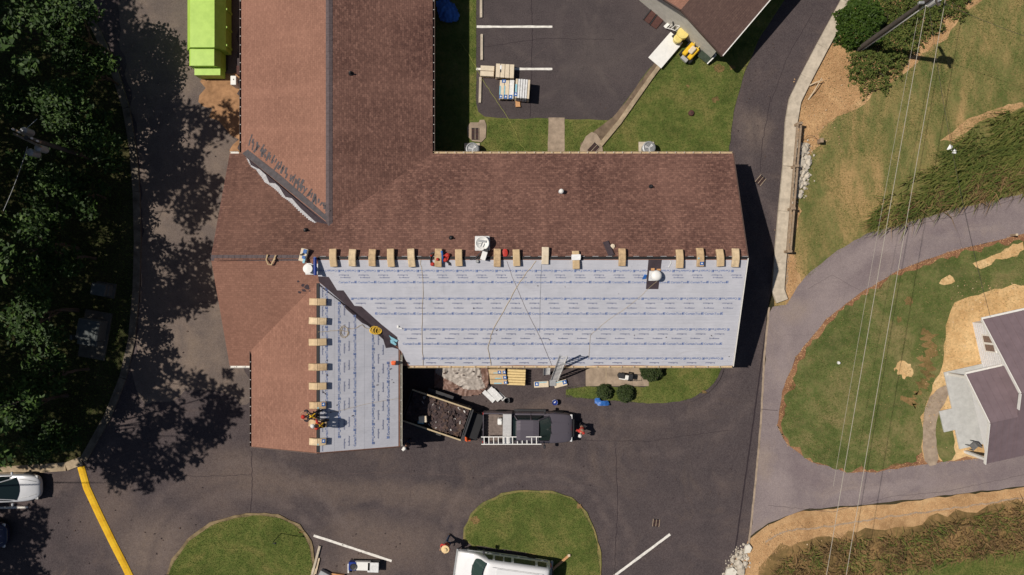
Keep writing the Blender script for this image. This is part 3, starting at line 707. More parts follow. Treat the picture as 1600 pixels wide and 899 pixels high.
for bi, (y0, y1) in enumerate(bands):
    lap = 2.0 if bi < 3 else 0
    lf = [(497, y0)] + [p for p in valley_px if y0 < p[1] < y1 + lap] if bi == 0 else [(vx(y0), y0)] + [p for p in valley_px if y0 < p[1] < y1 + lap]
    lf.append((vx(y1 + lap), y1 + lap))
    L = [SM.at(*p) for p in lf]
    xr = XR - .02; R = [Vector((xr, L[-1].y, SM.z(xr, L[-1].y))), Vector((xr, L[0].y, SM.z(xr, L[0].y)))]
    # slightly wavy lower edge
    poly = L + [Vector((L[-1].x + (xr - L[-1].x) * k / 24, L[-1].y + random.uniform(-.03, .03), 0)) for k in range(1, 24)] + R
    for p in poly: p.z = SM.z(p.x, p.y)
    m = MB(); m.sheet(poly, .004 + .006 * (4 - bi), .005); sh = m.build('underlayment_sheet', 'underlay', bld)
    mb = MB(); ms = MB(); off = random.uniform(0, 1)
    for py, kd, fl in rows[bi]:
        y = SM.at(800, py).y; xs = SM.at(vx(py) + 8, py).x - off
        def skip(p, py=py):
            return p.x < SM.at(vx(py + 3) + 3, py).x or p.x > XR - .1
        print_row(mb if kd == 'big' else ms, SM, (xs + (.5 if kd != 'big' else 0), y), (1, 0), XR - xs + 1, 1.135, kd, fl, skip)
    if mb.f: tag(mb.build('lettering', 'print_blue', sh, fix=False), kind='stuff')
    if ms.f: tag(ms.build('lettering', 'print_grey', sh, fix=False), kind='stuff')
# wing east slope: lengths run along the ridge
low_px = [(497, 437), (525, 457), (526, 462), (543, 471), (544, 480), (570, 497), (570, 504), (597, 519), (602, 540), (613, 538), (622, 545)]
def vy(px):
    for (x0, y0), (x1, y1) in zip(low_px, low_px[1:]):
        if x0 <= px <= x1: return y0 + (y1 - y0) * ((px - x0) / (x1 - x0) if x1 > x0 else 1)
    return 437 if px < 497 else 545
wb = [(499.5, 521), (521, 568), (568, 622.5)]
wcols = {0: [(503, 'small', 0), (512, 'big', 1)], 1: [(528, 'big', 0), (537, 'small', 0), (546, 'small', 1), (556, 'big', 1)], 2: [(581, 'big', 0), (590, 'small', 0), (599, 'small', 1), (608, 'big', 1)]}
for bi, (x0, x1) in enumerate(wb):
    lap = 1.5 if bi < 2 else 0
    tp = [(x0, vy(x0))] + [p for p in low_px if x0 < p[0] < x1 + lap] + [(x1 + lap, vy(x1 + lap))]
    T = [WE.at(*p) for p in tp]; ye = WYE + .04
    poly = T + [Vector((T[-1].x, ye, 0)), Vector((T[0].x, ye, 0))]
    for p in poly: p.z = WE.z(p.x, p.y)
    m = MB(); m.sheet(poly, .004 + .006 * (3 - bi), .005); sh = m.build('underlayment_sheet', 'underlay', bld)
    mb = MB(); ms = MB()
    for px, kd, fl in wcols[bi]:
        x = WE.at(px, 600).x; y0 = WE.at(px, vy(px) - 20).y; y0 += random.uniform(0, .5)
        def skip(p, px=px):
            return p.y > WE.at(px, vy(px) + 3).y or p.y < WYE + .1
        print_row(mb if kd == 'big' else ms, WE, (x, y0), (0, -1), y0 - WYE + 1, 1.12, kd, fl, skip)
    if mb.f: tag(mb.build('lettering', 'print_blue', sh, fix=False), kind='stuff')
    if ms.f: tag(ms.build('lettering', 'print_grey', sh, fix=False), kind='stuff')
# dark membrane down the front valley (one strip on each slope)
m = MB(); m.sheet([SM.at(*p) for p in [(497, 430), (516, 431), (530, 453), (540, 454), (556, 478), (568, 480), (598, 507), (623, 527), (626, 546), (560, 494), (498, 440)]], .003, .005); m.build('valley_membrane', 'membrane', bld)
m = MB(); m.sheet([WE.at(*p) for p in [(498, 443), (560, 494), (623, 546), (613, 543), (603, 544), (595, 518), (566, 505), (542, 484), (524, 464), (498, 446)]], .003, .03); m.build('valley_membrane', 'membrane', bld)
m = MB(); m.sheet([SM.at(1013, 406), SM.at(1034, 406), SM.at(1028.5, 452), SM.at(1009, 452)], .034, .006); m.build('flashing_sheet', 'membrane', bld)
# rear valley: grey metal, black lap and ragged white sheet edge
m = MB(); m.sheet([BW.at(*p) for p in [(378.5, 240), (387, 234), (437, 273), (473, 304), (513, 340), (513, 348.5)]], .004, .012); m.build('valley_metal', 'valley_grey', bld)
m = MB(); m.sheet([NM.at(*p) for p in [(379, 241), (386, 241.5), (392, 258), (403, 264), (411, 264), (421, 286), (433, 287), (446, 308), (456, 310), (470, 326), (493, 347), (508, 350), (513, 350)]], .012, .006); m.build('valley_membrane', 'membrane', bld)
zz = [(382, 241)]
outer = [(386, 243), (390, 252), (395, 260), (402, 264), (406, 270), (411, 276), (416, 284), (423, 288), (430, 293), (437, 299), (444, 307), (452, 312), (459, 318), (467, 326), (477, 335), (486, 343), (495, 348)]
zp = []
for (xa, ya), (xb, yb) in zip(outer, outer[1:]):
    k = 3
    for i in range(k):
        x0_, y0_ = xa + (xb - xa) * i / k, ya + (yb - ya) * i / k; x1_, y1_ = xa + (xb - xa) * (i + 1) / k, ya + (yb - ya) * (i + 1) / k
        zp += [(x0_ - 1.5, y0_ + .8), (x0_ - 1.5, y1_ + .8)]
inner = [(500, 346), (470, 322), (440, 296), (412, 262), (396, 246), (388, 240)]
m = MB(); m.sheet([NM.at(*p) for p in zp + inner], .0085, .003); m.build('sheet_edge', 'white_edge', bld)
m = MB()      # ragged shingle ends of the back wing above the valley metal
for i in range(22):
    q = i / 21; px, py = 388 + 120 * q, 228 + 108 * q
    for k in range(2):
        c = BW.at(px + random.uniform(1, 5), py - random.uniform(3, 8) - k * 5); a = random.uniform(-.5, .3)
        l_, w_ = random.uniform(.1, .3), random.uniform(.04, .09); u = Vector((math.sin(a + .5), math.cos(a + .5), 0)); v = Vector((u.y, -u.x, 0))
        pp = [c + u * l_ + v * w_, c + u * l_ - v * w_, c - u * l_ - v * w_ * .6, c - u * l_ + v * w_]
        for p in pp: p.z = BW.z(p.x, p.y)
        m.sheet(pp, .004, .006)
tag(m.build('cut_shingle', 'valley_grey', bld), kind='stuff')
m = MB()       # dark tears near the wing ridge
for px, py, r_ in ((473, 446, .12), (480, 449, .16), (475, 454, .12), (468, 457, .11), (466, 440, .07), (484, 455, .05)):
    c = SM.at(px, py); pts = [c + Vector((r_ * random.uniform(.6, 1.3) * math.cos(a), r_ * random.uniform(.5, 1.1) * math.sin(a), 0)) for a in [k * math.pi / 5 for k in range(10)]]
    for p in pts: p.z = max(SM.z(p.x, p.y), WW.z(p.x, p.y) if p.x > WXL and p.y < WYK - (WXC - p.x) * .35 / WS * .9 else -9)
    m.sheet(pts, .004, .006)
tag(m.build('torn_patch', 'membrane', bld), kind='stuff')

simple('shed_wall', (.62, .59, .52), .8, .12, 3, .1)
# ---- shed with rotated roof at the top of the lot
uR = Vector((74, 87, 0)).normalized(); gR = Vector((-.79, .62, 0)); gR = Vector((-uR.y, uR.x, 0))    # ridge direction and gable direction (world)
ez, rise, hs = 2.7, 1.15, 3.7
c0 = W(1129, 87, ez); c0.z = 0
shed = thing('lot_shed', 'small building with dark brown roof at the top edge beside the parking lot', 'building', tuple(c0))
E0 = c0 + Vector((0, 0, ez)); K0 = c0 + gR * hs + Vector((0, 0, ez + rise)); E1 = c0 + gR * (2 * hs) + Vector((0, 0, ez)); Lr = 13
def slab2(par, poly, mat, th=.14):
    o_ = poly[0]; u = (poly[1] - poly[0]).normalized(); v = (poly[3] - poly[0]).normalized()
    m = MB(); m.sheet(poly, -th, th, [((p - o_).dot(u), (p - o_).dot(v)) for p in poly]); return m.build('roof_slope', mat, par)
slab2(shed, [E0, E0 + uR * Lr, K0 + uR * Lr, K0], 'shingle_shed'); slab2(shed, [E1, E1 + uR * Lr, K0 + uR * Lr, K0], 'shingle_pale')
wl = [c0 + gR * .45 + uR * .35, c0 + gR * (2 * hs - .45) + uR * .35, c0 + gR * (2 * hs - .45) + uR * (Lr - .5), c0 + gR * .45 + uR * (Lr - .5)]
m = MB(); m.prism([tuple(p.xy) for p in wl], 0, ez - .12); m.build('wall', 'shed_wall', shed)
m = MB(); m.add([wl[0] + Vector((0, 0, ez - .13)), wl[1] + Vector((0, 0, ez - .13)), c0 + gR * hs + uR * .35 + Vector((0, 0, ez + rise - .4))], [(0, 1, 2)]); m.build('gable', 'soffit', shed)
m = MB(); m.bar(E0 - Vector((0, 0, .05)) - gR * .02, E0 + uR * Lr - Vector((0, 0, .05)) - gR * .02, .06, .14); m.build('gutter', 'white_trim', shed)
m = MB(); m.bar(E0 - uR * .03 - Vector((0, 0, .1)), K0 - uR * .03 - Vector((0, 0, .1)), .05, .16); m.bar(E1 - uR * .03 - Vector((0, 0, .1)), K0 - uR * .03 - Vector((0, 0, .1)), .05, .16); m.build('rake_board', 'gutter', shed)
# pale concrete walk along its gable, cast in bays
for i, (a, b) in enumerate((((1008, -9), (1016, 5)), ((1017, 6), (1039, 24)), ((1040, 26), (1059, 45)), ((1060, 46), (1078, 58)), ((1082, 52), (1124, 87)))):
    d = (Vector(b) - Vector(a)).normalized(); n = Vector((d.y, -d.x)) * (11 if i < 4 else 3)
    if n.y > 0: n = -n
    raised('walk_bay', [a, b, tuple(Vector(b) + n * 2.2), tuple(Vector(a) + n * 2.2)], 0, .16, 'concrete_white')

# ---- white house on the right
simple('metal_roof_plum', (.18, .132, .145), .55, .12, 1.5, .05, .4)
simple('porch_grey', (.47, .47, .455), .85, .12, 3, .2)
simple('siding_white', (.74, .73, .73), .6, .06, 3)
ang = math.atan2(.218, .976); A0 = Vector((29.2, -1.99, 0))
house = thing('white_house', 'white house with plum metal roof and gabled porch at the right edge', 'house', tuple(A0), ang)
def hb(mb, name, mat, par=house, **k): return mb.build(name, mat, par, local=True, **k)
ez, sp, tn = 2.3, 4.4, .477; pk = ez + sp * tn
def rs(poly, th=.09):
    m = MB(); m.sheet([Vector(p) for p in poly], -th, th); return hb(m, 'roof_slope', 'metal_roof_plum')
rN = rs([(0, 0, ez), (14, 0, ez), (14, -sp, pk), (0, -sp, pk)])
rS = rs([(0, -2 * sp, ez), (14, -2 * sp, ez), (14, -sp, pk), (0, -sp, pk)])
pw = 2.85; pz = ez + pw * tn; px0 = -1.75
rPS = rs([(px0, -2 * sp, ez - .004), (.0, -2 * sp, ez - .004), (.0, -2 * sp + pw, pz - .004), (px0, -2 * sp + pw, pz - .004)])
rPN = rs([(px0, -2 * sp + 2 * pw, ez), (.72, -2 * sp + 2 * pw, ez), (.72, -2 * sp + pw, pz), (px0, -2 * sp + pw, pz)])
for par_, (x0, x1, y0, y1, z0, z1, n_) in ((rN, (0, 14, 0, -sp, ez, pk, 30)), (rS, (0, 14, -2 * sp, -sp, ez, pk, 30)), (rPS, (px0, 0, -2 * sp, -2 * sp + pw, ez, pz, 5)), (rPN, (px0, .7, -2 * sp + 2 * pw, -2 * sp + pw, ez, pz, 6))):
    for i in range(n_):
        m = MB(); x = x0 + .1 + (x1 - x0 - .2) * i / (n_ - 1); m.bar((x, y0, z0 + .015), (x, y1, z1 + .015), .035, .035); hb(m, 'standing_seam', 'metal_roof_plum', par_)
m = MB(); m.prism([(.7, -.45), (13.5, -.45), (13.5, -2 * sp + .45), (.7, -2 * sp + .45)], 0, ez + .05); wl_ = hb(m, 'wall', 'siding_white')
for k in range(11):
    m = MB(); m.box((.69, -sp, .18 + k * .2), (.03, 2 * sp - 1.0, .02)); hb(m, 'siding_lap', 'white_edge', wl_)
m = MB(); m.add([(.7, -.45, ez + .05), (.7, -2 * sp + .45, ez + .05), (.7, -sp, pk - .3)], [(0, 1, 2)]); hb(m, 'gable', 'siding_white')
m = MB(); m.add([(px0 + .12, -2 * sp + .2, ez), (px0 + .12, -2 * sp + 2 * pw - .2, ez), (px0 + .12, -2 * sp + pw, pz - .13)], [(0, 1, 2)]); hb(m, 'gable', 'siding_white')
for (a, b) in (((-.01, 0, ez - .06), (-.01, -sp, pk - .06)), ((-.01, -2 * sp + pw + .5, ez + (pw + .5) * tn - .06), (-.01, -sp, pk - .06)), ((px0 - .01, -2 * sp, ez - .06), (px0 - .01, -2 * sp + pw, pz - .06)), ((px0 - .01, -2 * sp + 2 * pw, ez - .06), (px0 - .01, -2 * sp + pw, pz - .06))):
    m = MB(); m.bar(a, b, .05, .18); hb(m, 'rake_board', 'white_trim')
m = MB(); m.box((7, .07, ez - .06), (14, .12, .1)); hb(m, 'gutter', 'white_trim')
m = MB(); m.box((px0 / 2 + .3, -2 * sp + 2 * pw + .07, ez - .06), (2.3, .12, .1)); hb(m, 'gutter', 'white_trim')
simple('window_dark', (.17, .12, .11), .15, .3, 8, 0, .5)
m = MB(); m.box((.685, -1.75, 1.35), (.06, 1.15, 1.05)); wf = hb(m, 'window', 'white_trim')
m = MB(); m.box((.655, -1.47, 1.35), (.03, .42, .85)); m.box((.655, -2.03, 1.35), (.03, .42, .85)); hb(m, 'pane', 'window_dark', wf)
m = MB(); m.box((.68, -6.2, 1.05), (.06, .95, 2.05)); hb(m, 'door', 'white_trim')
for yy in (-2 * sp + .25, -2 * sp + 2 * pw - .25):
    m = MB(); m.box((px0 + .15, yy, ez / 2), (.16, .16, ez)); hb(m, 'porch_post', 'white_trim')
m = MB(); m.prism([(px0 - .2, -2 * sp + .5), (.7, -2 * sp + .5), (.7, -2 * sp + 2 * pw - .1), (px0 - .1, -2 * sp + 2 * pw - .1), (px0 - .1, -5.6), (px0 - .95, -5.6), (px0 - .95, -7.0), (px0 - .2, -7.0)], 0, .16); hb(m, 'porch_floor', 'porch_grey')
simple('chair_grey', (.14, .14, .14), .7, .2)
ch = thing('porch_chair', 'grey chair on the porch of the white house', 'chair', tuple(A0 + Matrix.Rotation(ang, 3, 'Z') @ Vector((px0 + .5, -8.15, .16))), ang + .5)
m = MB(); m.box((0, 0, .42), (.42, .42, .04)); m.build('seat', 'chair_grey', ch, local=True)
m = MB(); m.box((.2, 0, .64), (.04, .42, .42)); m.build('backrest', 'chair_grey', ch, local=True)
for a in (-.21, .21):
    for b in (-.21, .21):
        m = MB(); m.box((a, b, .2), (.04, .04, .4)); m.build('leg', 'chair_grey', ch, local=True)
# ------------------------------------------------------------------ object materials
simple('wrap_kraft', (.56, .41, .24), .6, .14, 6, .15, .35)
simple('wrap_tan', (.5, .35, .2), .65, .3, 5, .3, .35)
simple('wrap_tan2', (.6, .46, .29), .6, .3, 4, .3, .35)
simple('wrap_pale', (.66, .56, .42), .6, .12, 6, .15, .35)
simple('wrap_yellow', (.72, .54, .26), .6, .12, 7, .1, .3)
simple('label_blue', (.03, .12, .36), .5, .15, 9)
simple('label_cyan', (.25, .5, .6), .5, .15, 9)
simple('scrap_pale', (.5, .48, .46), .7, .2)
simple('label_white', (.8, .8, .8), .5, .05)
simple('pallet_wood', (.45, .33, .2), .85, .25, 8, .3)
simple('wood_post', (.3, .22, .15), .9, .3, 6, .4)
simple('wood_pale', (.58, .46, .32), .85, .2, 6, .2)
simple('lumber_orange', (.55, .3, .14), .85, .2, 7, .2)
simple('aluminium', (.62, .61, .6), .42, .1, 6, 0, .5, .55)
simple('white_plastic', (.78, .77, .74), .45, .06, 4)
simple('white_dirty', (.68, .68, .68), .6, .18, 7, .1)
simple('grey_metal', (.34, .35, .36), .5, .15, 5, .05, .4, .3)
simple('dull_green', (.09, .1, .1), .8, .2, 4, .1)
simple('pad_dark', (.1, .09, .075), .95, .3, 3, .2)
simple('dark_metal', (.03, .03, .034), .5, .2, 6, .05, .4)
simple('rubber', (.018, .018, .019), .85, .15)
simple('rope_yellow', (.72, .46, .06), .8, .15, 20)
simple('rope_tan', (.48, .38, .24), .9, .15, 20)
simple('rope_green', (.35, .36, .1), .9, .2, 20)
simple('hose_dark', (.24, .2, .19), .7, .2)
simple('red', (.45, .035, .025), .55, .2, 9)
simple('orange', (.75, .12, .025), .5, .15)
simple('blue_tarp', (.03, .13, .42), .45, .2, 5, .3, .4)
simple('blue_deep', (.012, .035, .22), .4, .2)
simple('tarp_brown', (.19, .11, .085), .55, .25, 5, .3, .4)
simple('tarp_silver', (.38, .335, .3), .5, .25, 4, .3, .4)
simple('lime', (.36, .57, .07), .4, .08, 2, .02, .4, col2=(.4, .6, .09))
simple('yellow_paint', (.75, .47, .03), .45, .15, 5)
simple('yellow_pale', (.74, .6, .2), .5, .1, 5)
simple('stone_white', (.55, .52, .46), .9, .2, 6, .3)
paint('paint_grey', (.115, .1, .12), .36, .5, .3)
paint('paint_white', (.76, .76, .77), .3, .5)
paint('paint_silver', (.56, .57, .6), .28, .5, .15)
paint('paint_navy', (.02, .022, .06), .3, .6, .3)
tg = NT('glass_dark'); tg.out((.012, .022, .024), .06, .6)
tg = NT('glass_teal'); tg.out((.03, .055, .05), .08, .6)
simple('frame_glass', (.05, .065, .045), .15, .3, 4, 0, .5)
simple('lamp_clear', (.7, .7, .7), .2, .05, 5, 0, .6)
simple('lamp_red', (.5, .03, .02), .3, .1)
simple('skin', (.42, .24, .16), .6, .08)
simple('jeans', (.055, .075, .13), .9, .2, 12)
simple('trousers_dark', (.02, .02, .026), .9, .2, 12)
simple('shirt_red', (.5, .05, .04), .9, .2, 10)
simple('shirt_dark', (.03, .028, .035), .9, .2, 10)
simple('shirt_white', (.65, .62, .6), .9, .1, 10)
simple('hiviz', (.85, .5, .02), .7, .1)
simple('straw_hat', (.75, .55, .3), .8, .15, 25, .2)
simple('hair_dark', (.02, .014, .01), .8, .2)
simple('boot', (.06, .04, .03), .8, .2)
island('debris', [(0, (.045, .034, .036)), (.5, (.07, .05, .05)), (.9, (.11, .068, .05)), (.97, (.25, .18, .12)), (1, (.45, .43, .4))], .9)

def on(o, kind=None, **k): return o
# ------------------------------------------------------------------ shingle bundles draped on the ridges
def bundle_mesh(slope, L=1.0, Wd=.40, T=.2, n=8):
    m = MB(); rings = []
    for i in range(n + 1):
        y = -L / 2 + L * i / n; zb = -slope * (math.sqrt(y * y + .03) - .17) * .93 + .03
        rings.append([Vector((-Wd / 2, y, zb)), Vector((Wd / 2, y, zb)), Vector((Wd / 2, y, zb + T - .02)), Vector((Wd / 2 - .03, y, zb + T)), Vector((-Wd / 2 + .03, y, zb + T)), Vector((-Wd / 2, y, zb + T - .02))])
    m.loft(rings); return m
def add_bundle(loc, rz, slope, label, group, blue=0, mat='wrap_kraft', torn=None, L=1.0):
    t_ = thing('shingle_bundle', label, 'shingle bundle', loc, rz, group)
    bundle_mesh(slope, L=L).build('wrapper', mat, t_, local=True)
    m = MB(); zc = .03 + .2 - slope * 0.0
    for y in (-.02,):
        m.box((0, y, zc + .004 + .01), (.36, .012, .006))
    m.build('wrap_seam', 'rope_tan', t_, local=True)
    if blue:
        y = -.36 * blue; z = .23 - slope * (math.sqrt(y * y + .03) - .17) * .93
        R = Matrix.Rotation(math.atan(slope * .85) * (1 if y < 0 else -1), 3, 'X')
        m = MB(); m.box((.06, y, z + .008), (.22, .2, .012), R=R); lb = m.build('label_patch', 'label_blue', t_, local=True)
        m = MB(); m.add([R @ Vector(p) + Vector((.06, y, z + .017)) for p in ((-.06, -.04, 0), (.07, -.04, 0), (.0, .07, 0))], [(0, 1, 2)]); m.build('label_mark', 'label_white', lb, local=True)
        m = MB(); m.box((-.13, y + .15, z + .03), (.09, .4, .01), R=R); m.build('label_stripe', 'label_cyan', t_, local=True)
    return t_
main_x = [521, 551, 582, 611, 643, 685, 717, 777, 807, 852, 900, 972, 1062, 1094, 1125, 1149]
where = ['first bundle from the blue tube on the long ridge', 'second bundle from the blue tube on the long ridge', 'third bundle from the blue tube on the long ridge', 'fourth bundle from the blue tube on the long ridge',
         'fifth bundle from the blue tube on the long ridge', 'bundle ringed by a red harness on the long ridge', 'bundle just left of the big white vent on the long ridge', 'bundle just right of the big white vent, red disc beside it',
         'second bundle right of the big white vent on the long ridge', 'slightly tilted flat bundle midway along the long ridge', 'bundle with a white sheet wrapped over it on the long ridge', 'bundle beside the leaning black sheet on the long ridge',
         'first bundle right of the black flashing on the long ridge', 'bundle with blue and cyan print near the east end of the ridge', 'second bundle from the east end of the long ridge', 'bundle nearest the east end of the long ridge']
for i, px in enumerate(main_x):
    dy = {9: -4, 10: 4, 11: -1, 12: 2, 13: -1, 14: 0, 15: 0}.get(i, 0); p = W(px, 406 + dy, ZR + .05)
    add_bundle((p.x, YR - dy * .03, ZR - abs(dy) * .03 * SL + .02), random.uniform(-.03, .08), SL, 'tan shingle ' + where[i], 'shingle bundles along the main ridge', 1 if i == 13 else 0, mat='wrap_pale' if i in (9,) else random.choice(['wrap_kraft', 'wrap_kraft', 'wrap_tan', 'wrap_tan2']), L=random.uniform(.95, 1.06))
p = W(900, 404, ZR + .3); t_ = thing('paper_wrap', 'white sheet folded over a shingle bundle on the ridge', 'paper', (p.x, YR + .02, ZR + .25))
m = MB(); m.sheet([Vector((-.25, -.17, .0)), Vector((.25, -.15, .0)), Vector((.27, 0, .035)), Vector((.26, .17, .0)), Vector((-.25, .15, .0)), Vector((-.26, 0, .035))], 0, .012); m.build('sheet', 'label_white', t_, local=True)
wing_y = [472, 502, 535, 574, 604, 634, 662, 691]
wl = ['first bundle down the wing ridge from the valley', 'second bundle down the wing ridge from the valley', 'third bundle down the wing ridge from the valley', 'fourth bundle down the wing ridge, below the wide gap', 'fifth bundle down the wing ridge from the valley',
      'blue labelled bundle just above the two roofers', 'bundle beneath the lower roofer on the wing ridge', 'blue labelled bundle lowest on the wing ridge']
for i, py in enumerate(wing_y):
    p = W(498, py, WZR + .2)
    add_bundle((WXC, p.y, WZR + .02), math.pi / 2 + random.uniform(-.05, .03), WS, 'tan shingle ' + wl[i], 'shingle bundles along the wing ridge', 1 if i in (5, 7) else 0, mat=random.choice(['wrap_kraft', 'wrap_tan', 'wrap_tan2']), L=random.uniform(.95, 1.06))

# ------------------------------------------------------------------ roof vents and clutter
def ring_pts(c, r, n=20, z=0): return [Vector((c[0] + r * math.cos(2 * math.pi * i / n), c[1] + r * math.sin(2 * math.pi * i / n), c[2] + z)) for i in range(n + 1)]
v = NM.at(754, 381); t_ = thing('roof_ventilator', 'large round white ventilator standing on the brown slope near the ridge', 'roof vent', tuple(v))
m = MB(); m.box((0, 0, .1), (.85, .85, .35), ch=.03); m.build('curb', 'white_dirty', t_, local=True)
m = MB(); m.lathe([(.32, .2), (.32, .48), (.4, .5), (.41, .56), (.4, .6), (.34, .6), (.33, .57), (.1, .56)], 24); hd = m.build('hood', 'white_plastic', t_, local=True, smooth=True)
m = MB(); m.bar((-.22, .14, .6), (.24, .08, .6), .13, .03); m.bar((-.1, -.2, .6), (.02, .08, .6), .03, .02); m.bar((.04, -.24, .6), (.14, -.02, .6), .03, .02); m.bar((-.28, -.05, .6), (-.05, .0, .6), .025, .02); m.build('louvre', 'grey_metal', hd, local=True)
p = W(756, 398, ZR + .5); t_ = thing('control_box', 'white electrical box with conduit by the big white vent', 'electrical box', (p.x, YR + .1, ZR - .02))
m = MB(); m.box((0, 0, .3), (.3, .5, .2), rz=-.3, ch=.02); m.build('enclosure', 'white_plastic', t_, local=True)
m = MB(); m.box((.1, .3, .15), (.25, .2, .3)); m.build('bracket', 'dark_metal', t_, local=True)
m = MB(); m.tube([(-.05, .3, .2), (-.3, .1, .14), (-.5, -.15, .06), (-.62, -.2, .05)], .035, 6); m.build('conduit', 'dark_metal', t_, local=True)
m = MB(); m.lathe([(.1, 0), (.11, .1), (.06, .16)], 10, (-.38, -.3, -.06)); m.build('junction_cap', 'grey_metal', t_, local=True)
m = MB(); m.tube(ring_pts((-.75, -.12, .03), .1, 10), .02, 5, False); m.build('cable_loop', 'dark_metal', t_, local=True)
v = SM.at(1022, 431); t_ = thing('roof_ventilator', 'round white domed vent on a black flashing sheet', 'roof vent', tuple(v))
m = MB(); m.box((0, 0, .06), (.62, .6, .1), R=Matrix.Rotation(math.atan(SL), 3, 'X')); m.build('curb', 'white_dirty', t_, local=True)
m = MB(); m.lathe([(.2, 0), (.2, .34), (.3, .36), (.31, .44), (.24, .54), (.1, .58)], 22, (.06, 0, 0)); m.build('hood', 'white_plastic', t_, local=True, smooth=True)
m = MB(); m.box((-.12, .36, .22), (.2, .14, .05)); m.box((.22, .34, .22), (.22, .1, .05)); m.build('strap', 'lumber_orange', t_, local=True)
v = SM.at(1006, 433); t_ = thing('blue_rag', 'small blue rag beside the black flashing sheet', 'rag', tuple(v + Vector((0, 0, .04))))
m = MB(); m.add([(-.12, -.14, 0), (.1, -.1, .03), (.16, .12, .08), (.02, .16, .05), (-.05, .02, .1)], [(0, 1, 4), (1, 2, 4), (2, 3, 4), (3, 0, 4)]); m.build('cloth', 'blue_tarp', t_, local=True)
v = NM.at(877, 300); t_ = thing('vent_pipe', 'short white vent pipe with round cap on the brown slope', 'vent pipe', tuple(v))
m = MB(); m.lathe([(.08, -.05), (.08, .32), (.13, .33), (.13, .4), (.06, .45)], 14, (-.02, 0, 0)); m.build('pipe', 'white_plastic', t_, local=True)
m = MB(); m.lathe([(.17, -.02), (.17, .03), (.1, .07)], 14); m.build('collar', 'grey_metal', t_, local=True)
for px, py, pl, lb in ((548, 115, BE, 'black pipe stub on the dark slope of the rear wing'), (705, 372, NM, 'black pipe stub left of the big white vent'), (1017, 292, NM, 'small black pipe stub toward the east end of the rear slope'), (478, 360, NM, 'black pipe stub below the rear valley')):
    v = pl.at(px, py); t_ = thing('pipe_stub', lb, 'vent pipe', tuple(v))
    m = MB(); m.lathe([(.14, -.03), (.14, .03), (.07, .1)], 12); m.build('boot', 'black', t_, local=True)
    m = MB(); m.lathe([(.05, .05), (.05, .3), (.04, .31)], 10); m.build('pipe', 'dark_metal', t_, local=True)
# corner of the ridges: box, bucket, blue tube
v = W(474, 400, ZR + .2); t_ = thing('carton', 'open white carton of blue tool packs at the ridge corner', 'box', (v.x, YR + .15, ZR - .04), -.25)
m = MB(); m.box((0, 0, .14), (.4, .75, .26), ch=.02); m.build('box', 'wrap_pale', t_, local=True)
m = MB(); m.box((.05, .22, .285), (.2, .24, .04)); m.box((.06, -.12, .285), (.18, .18, .05)); m.build('blue_pack', 'label_blue', t_, local=True)
m = MB(); m.box((-.02, .05, .29), (.12, .1, .06), rz=.6); m.box((-.12, -.02, .285), (.1, .08, .05), rz=.2); m.build('black_pack', 'black', t_, local=True)
m = MB(); m.box((.12, -.3, .2), (.12, .3, .16)); m.build('teal_sleeve', 'label_cyan', t_, local=True)
v = W(480, 420, ZR + .3); t_ = thing('bucket', 'white bucket standing on a grey plate at the ridge corner', 'bucket', (v.x, v.y, ZR - .2))
m = MB(); m.lathe([(.2, -.1), (.25, .38), (.27, .38), (.27, .42), (.05, .44)], 22); m.build('pail', 'white_plastic', t_, local=True)
m = MB(); m.box((.14, -.02, .06), (.72, .62, .04)); m.build('base_plate', 'white_dirty', t_, local=True)
m = MB(); m.tube([(-.24, 0, .38), (-.1, .3, .3), (.2, .3, .3)], .02, 6); m.build('handle', 'aluminium', t_, local=True)
v0, v1 = W(491, 404, ZR + .3), W(492, 429, ZR + .3); t_ = thing('blue_tube', 'rolled deep blue tube lying across the ridge corner', 'tube', ((v0.x + v1.x) / 2, (v0.y + v1.y) / 2, ZR - .1))
m = MB(); m.tube([(0, .5, .3), (0, -.5, .24)], .1, 12); m.build('roll', 'blue_deep', t_, local=True)
m = MB(); m.box((0, .52, .3), (.12, .04, .12)); m.build('end_cap', 'label_blue', t_, local=True)
# torn strips of pale material on the left ridge
def scraps(name, label, cat, pts3, mat, w=.05):
    o_ = thing(name, label, cat, tuple(pts3[0][0]))
    for pl_ in pts3:
        m = MB(); m.tube(pl_, w, 5); m.build('strip', mat, o_)
    return o_
zz_ = ZR + .06
scraps('paper_strips', 'crumpled tan paper strips lying across the west ridge', 'paper', [[W(418, 398, zz_), W(416, 406, zz_), W(419, 413, zz_ - .05), W(424, 414, zz_ - .1)], [W(431, 399, zz_), W(428, 406, zz_ + .05), W(424, 414, zz_ - .08)], [W(430, 404, zz_ + .1), W(427, 408, zz_ + .1)]], 'wrap_kraft', .045)
